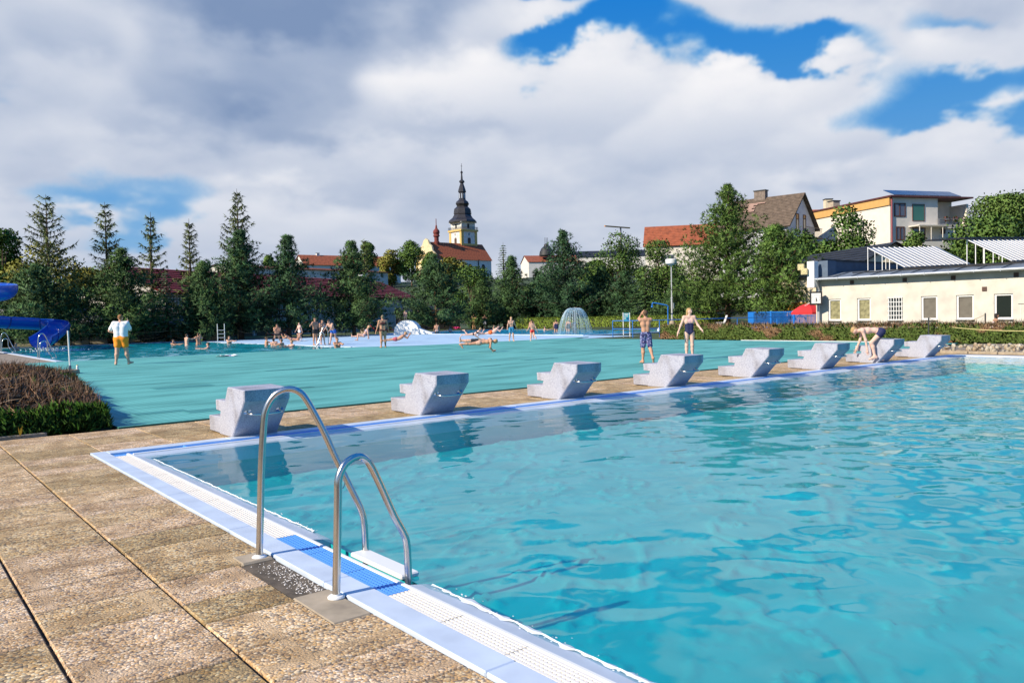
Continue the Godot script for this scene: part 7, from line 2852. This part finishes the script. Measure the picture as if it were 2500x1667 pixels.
	for k in 4:
		var b := Builder.new()
		var at: Vector3 = [Vector3(9.0, 0, -55.0), Vector3(13.0, 0, -54.6), Vector3(16.4, 0, -54.5), Vector3(19.5, 0, -54.6)][k]
		b.tube(P([Vector3.ZERO, Vector3(0, 1.1, 0)]), 0.03, 6)
		single("fence_stake", b, M.wood, ["brown stake at the slide end of the far wire", "brown stake right behind the man in orange shorts", "brown stake below the drooping spruce's left side", "brown stake before the rounded pine"][k], "stake", at, 0.0, "stakes of the wire fence")
		if k > 0:
			rope(["", "thin wire left of the man in orange shorts", "thin wire right of the man in orange shorts", "thin wire below the rounded pine"][k], [Vector3(9.0, 0.9, -55.0), Vector3(13.0, 0.9, -54.6), Vector3(16.4, 0.9, -54.5)][k - 1], at + Vector3.UP * 0.9, 0.1, M.rope, 0.012)
	# play tower with red chute, dark hut behind
	var pl := thing("play_tower", "wooden play tower with brown roof and red slide", "play tower", Vector3(55.4, -0.03, -64.0), deg_to_rad(-35))
	for x in [-0.6, 0.6]:
		for z in [-0.6, 0.6]:
			var b := Builder.new()
			b.box(Vector3(x, 1.25, z), Vector3(0.1, 2.5, 0.1))
			part("post", b, M.wood, pl)
	var deck := Builder.new()
	deck.box(Vector3(0, 1.15, 0), Vector3(1.3, 0.08, 1.3))
	part("platform", deck, M.wood, pl)
	var pr := Builder.new()
	roof_slope(pr, Vector3(-0.95, 2.35, 0.9), Vector3(0.95, 2.35, 0.9), Vector3(0.95, 2.95, 0), Vector3(-0.95, 2.95, 0), 5, 0.03)
	roof_slope(pr, Vector3(0.95, 2.35, -0.9), Vector3(-0.95, 2.35, -0.9), Vector3(-0.95, 2.95, 0), Vector3(0.95, 2.95, 0), 5, 0.03)
	part("roof", pr, plain(lin(0.10, 0.035, 0.03), 0.7), pl)
	var rc := Builder.new()
	rc.xf = Transform3D(Basis(Vector3.BACK, deg_to_rad(-36)), Vector3(1.55, 0.62, 0.1))
	rc.box(Vector3.ZERO, Vector3(2.1, 0.05, 0.5))
	rc.box(Vector3(0, 0.1, 0.26), Vector3(2.1, 0.2, 0.04))
	rc.box(Vector3(0, 0.1, -0.26), Vector3(2.1, 0.2, 0.04))
	part("chute", rc, plain(lin(0.36, 0.04, 0.055), 0.4), pl)
	var hut := gable_house("wooden_hut", "dark weathered hut in the shade left of the play tower", Vector3(46.8, -0.05, -70.5), Vector3(53.6, -0.05, -68.0), 3.0, 2.1, 0.7, mottled(lin(0.035, 0.03, 0.026), 0.4, 1.0), M.dark_metal, 4, 0.2, false, "hut")
	var paper := Builder.new()
	paper.box(Vector3(5.0, 1.3, 0.03), Vector3(0.4, 0.5, 0.02))
	part("notice", paper, M.white_paint, hut)
	# blue iron fence of the terrace and the two parasols
	var bf := thing("terrace_fence", "bright blue iron bar fence of the bath house terrace", "fence", Vector3(44.6, -0.03, -22.6))
	bf.transform = frame_of(Vector3(45.9, -0.03, -22.4), Vector3(42.4, -0.03, -14.2))
	var solid := Builder.new()
	solid.box(Vector3(0.35, 0.68, 0), Vector3(0.7, 1.36, 0.05))
	part("panel", solid, M.blue_paint, bf)
	for k in 62:
		var b := Builder.new()
		b.box(Vector3(0.80 + 0.125 * k, 0.70, 0), Vector3(0.035, 1.25, 0.035))
		part("bar", b, M.blue_paint, bf)
	for y in [0.10, 0.32, 1.33]:
		var b := Builder.new()
		b.box(Vector3(4.8, y, 0), Vector3(8.2, 0.06, 0.055))
		part("rail", b, M.blue_paint, bf)
	for x in [2.75, 5.2, 8.7]:
		var b := Builder.new()
		b.box(Vector3(x, 0.70, 0.03), Vector3(0.16, 1.4, 0.07))
		part("post", b, M.blue_paint, bf)
	var step := Builder.new()
	step.box(Vector3(1.7, 0.13, 0.3), Vector3(2.2, 0.26, 0.5), 0.02)
	single("terrace_step", step, M.cement, "low concrete step before the blue fence", "step").transform = bf.transform
	for k in 2:
		var u := thing("parasol", ["red parasol with white lettering before the blue fence", "second red parasol partly hidden by the drainpipe"][k], "parasol", [Vector3(41.0, -0.03, -15.0), Vector3(43.2, -0.03, -13.8)][k], 0.0, "red parasols on the terrace")
		var b := Builder.new()
		b.tube(P([Vector3.ZERO, Vector3(0, 1.78, 0)]), 0.022, 8)
		part("pole", b, M.white_paint, u)
		var can := Builder.new()
		for q in 8:
			var a0 := TAU * q / 8
			var a1 := TAU * (q + 1) / 8
			var rr := 0.95
			var prev0 := Vector3(0, 1.80, 0)
			var prev1 := prev0
			for s in 4:
				var t := (s + 1) / 4.0
				var y := 1.80 - 0.46 * t * t - 0.04 * t
				var n0 := Vector3(cos(a0) * rr * t, y, sin(a0) * rr * t)
				var n1 := Vector3(cos(a1) * rr * t, y, sin(a1) * rr * t)
				can.quad(prev0, n0, n1, prev1)
				prev0 = n0
				prev1 = n1
			can.quad(prev0, prev0 + Vector3(0, -0.12, 0), prev1 + Vector3(0, -0.12, 0), prev1)
		part("canopy", can, mottled(lin(0.66, 0.028, 0.03), 0.12, 0.8, 0.8, 0.0, 97, false), u)
		if k == 0:
			var tm := TextMesh.new()
			tm.text = "Coca-Cola"
			var font := SystemFont.new()
			font.font_names = PackedStringArray(["Droid Serif"])
			font.font_italic = true
			tm.font = font
			tm.font_size = 24
			tm.pixel_size = 0.0062
			tm.depth = 0.006
			var tx := MeshInstance3D.new()
			tx.name = "lettering"
			tx.mesh = tm
			tx.set_surface_override_material(0, M.white_paint)
			u.add_child(tx, true)
			tx.transform = Transform3D(Basis(Vector3.UP, deg_to_rad(-78)) * Basis(Vector3.RIGHT, deg_to_rad(-40)) * Basis(Vector3.BACK, deg_to_rad(48)), Vector3(-0.44, 1.67, 0.06))
	# white plastic chair
	var ch := thing("plastic_chair", "white plastic garden chair behind the long hedge", "chair", Vector3(47.5, -0.03, -25.9), deg_to_rad(-130))
	var cb := Builder.new()
	cb.box(Vector3(0, 0.42, 0), Vector3(0.5, 0.04, 0.5), 0.01)
	part("seat", cb, M.white_paint, ch)
	cb = Builder.new()
	cb.xf = Transform3D(Basis(Vector3.RIGHT, deg_to_rad(-20)), Vector3(0, 0.78, -0.34))
	for k in 5:
		cb.box(Vector3(-0.2 + 0.1 * k, 0, 0), Vector3(0.075, 0.72, 0.03))
	cb.box(Vector3(0, 0.35, 0), Vector3(0.5, 0.08, 0.035))
	part("backrest", cb, M.white_paint, ch)
	for s in [-1, 1]:
		cb = Builder.new()
		cb.box(Vector3(s * 0.27, 0.62, 0), Vector3(0.05, 0.03, 0.55))
		part("armrest", cb, M.white_paint, ch)
		for z in [-1, 1]:
			cb = Builder.new()
			cb.tube(P([Vector3(s * 0.25, 0, z * -0.28), Vector3(s * 0.25, 0.62, z * 0.2)]), 0.02, 6)
			part("leg", cb, M.white_paint, ch)
	# ropes before the bath house
	rope_post("thin green post standing in the long hedge, left of the other", Vector3(31.0, 0, -3.9), 1.02, M.dark_metal, 0.03)
	rope_post("thin dark post beside the dark-haired woman", Vector3(33.4, 0, -2.7), 1.14, M.dark_metal, 0.03)
	rope("slack yellow rope between the two thin posts in the hedge", Vector3(31.0, 0.98, -3.9), Vector3(33.4, 1.08, -2.7), 0.26, M.rope, 0.012)
	rope("taut yellow rope running out of the picture on the right", Vector3(31.0, 0.62, -3.0), Vector3(27.2, 0.60, 1.2), 0.05, plain(lin(0.72, 0.62, 0.26), 0.8), 0.014)
	var stick := thing("skimmer_pole", "thin white pole with crossbar leaning by the last window", "pole", Vector3(37.5, -0.03, -2.8))
	cb = Builder.new()
	cb.tube(P([Vector3(0, 0, 0), Vector3(0, 1.5, 0.05)]), 0.012, 6)
	part("stick", cb, M.white_paint, stick)
	cb = Builder.new()
	cb.box(Vector3(0, 1.5, 0.05), Vector3(0.03, 0.03, 0.22))
	part("crossbar", cb, M.dark_metal, stick)
	# loudspeakers and clock at the corner of the bath house
	for k in 2:
		var sp := thing("loudspeaker", ["upper yellow horn loudspeaker on the white pillar", "lower yellow horn loudspeaker on the white pillar"][k], "loudspeaker", [Vector3(37.25, 3.72, -13.2), Vector3(37.2, 3.47, -12.98)][k], deg_to_rad(-78), "loudspeakers on the bath house")
		var b := Builder.new()
		b.box(Vector3(0, 0, -0.1), Vector3(0.34, 0.34, 0.2), 0.02)
		part("housing", b, plain(lin(0.55, 0.48, 0.26), 0.6), sp)
		b = Builder.new()
		b.xf = Transform3D(Basis(Vector3.RIGHT, PI / 2), Vector3(0, 0, 0.0))
		b.lathe(Vector3.ZERO, [Vector2(0.13, 0.01), Vector2(0.11, -0.03), Vector2(0.05, -0.08)], 14)
		part("horn", b, plain(lin(0.09, 0.08, 0.05), 0.6), sp)
		b = Builder.new()
		b.ball(Vector3(0, 0, 0.0), Vector3(0.035, 0.035, 0.03), 5, 8)
		part("driver_cap", b, plain(lin(0.62, 0.50, 0.2), 0.5), sp)
	var ck := thing("wall_clock", "square black outdoor clock on the drainpipe", "clock", Vector3(37.32, 2.02, -12.36), deg_to_rad(-60))
	var kb := Builder.new()
	kb.box(Vector3(0, 0, -0.14), Vector3(0.62, 0.72, 0.3), 0.02)
	part("case", kb, M.black, ck)
	kb = Builder.new()
	kb.box(Vector3(0, 0, 0.016), Vector3(0.46, 0.54, 0.012))
	var face := part("dial", kb, M.white_paint, ck)
	for k in 12:
		kb = Builder.new()
		kb.xf = Transform3D(Basis(Vector3.BACK, TAU * k / 12), Vector3(0, 0, 0.026))
		kb.box(Vector3(0, 0.19, 0), Vector3(0.02, 0.04, 0.006))
		part("hour_mark", kb, M.black, face)
	kb = Builder.new()
	kb.xf = Transform3D(Basis(Vector3.BACK, deg_to_rad(178)), Vector3(0, 0, 0.034))
	kb.box(Vector3(0, 0.09, 0), Vector3(0.022, 0.26, 0.006))
	part("minute_hand", kb, M.black, face)
	kb = Builder.new()
	kb.xf = Transform3D(Basis(Vector3.BACK, deg_to_rad(194)), Vector3(0, 0, 0.042))
	kb.box(Vector3(0, 0.06, 0), Vector3(0.028, 0.18, 0.006))
	part("hour_hand", kb, M.black, face)
	# heap of pale rubble stones behind the last block and a low kerb
	var heap := thing("stone_heap", "heap of pale rubble stones right of the last starting block", "stones", Vector3(26.6, 0, 0.1))
	for k in 220:
		var b := Builder.new()
		var s := r.randf_range(0.035, 0.105)
		var x := r.randf_range(-2.3, 2.6)
		var z := r.randf_range(-1.6, 5.0)
		b.col = Color.WHITE
		b.ball(Vector3.ZERO, Vector3(s, s * r.randf_range(0.5, 0.8), s * r.randf_range(0.8, 1.3)), 3, 6)
		for m in b.v.size():
			b.v[m] += any_dir(r) * s * 0.2
		var st := part("stone", b, M["stone%d" % (k % 3)], heap)
		st.position = Vector3(x, s * 0.3 + 0.08 * (1.0 - absf(x) / 2.7), z)
		st.rotation = Vector3(r.randf() * 3, r.randf() * 3, r.randf() * 3)
	for k in 7:
		var b := Builder.new()
		b.box(Vector3(24.1 + r.randfn(0, 0.01), 0.03, -0.2 + 0.82 * k), Vector3(0.10, 0.09, 0.80), 0.01)
		single("edging_stone", b, M.cement, ["first", "second", "third", "fourth", "fifth", "sixth", "seventh"][k] + " low edging stone along the rubble, counted from the last block", "kerb", Vector3.ZERO, 0.0, "edging stones by the rubble")
	# white ball in the paddling pool
	var bl := Builder.new()
	bl.ball(Vector3.ZERO, Vector3.ONE * 0.19, 8, 12)
	single("beach_ball", bl, M.white_paint, "white beach ball floating at the right end of the paddling pool", "ball", Vector3(45.4, 0.10, -30.0))
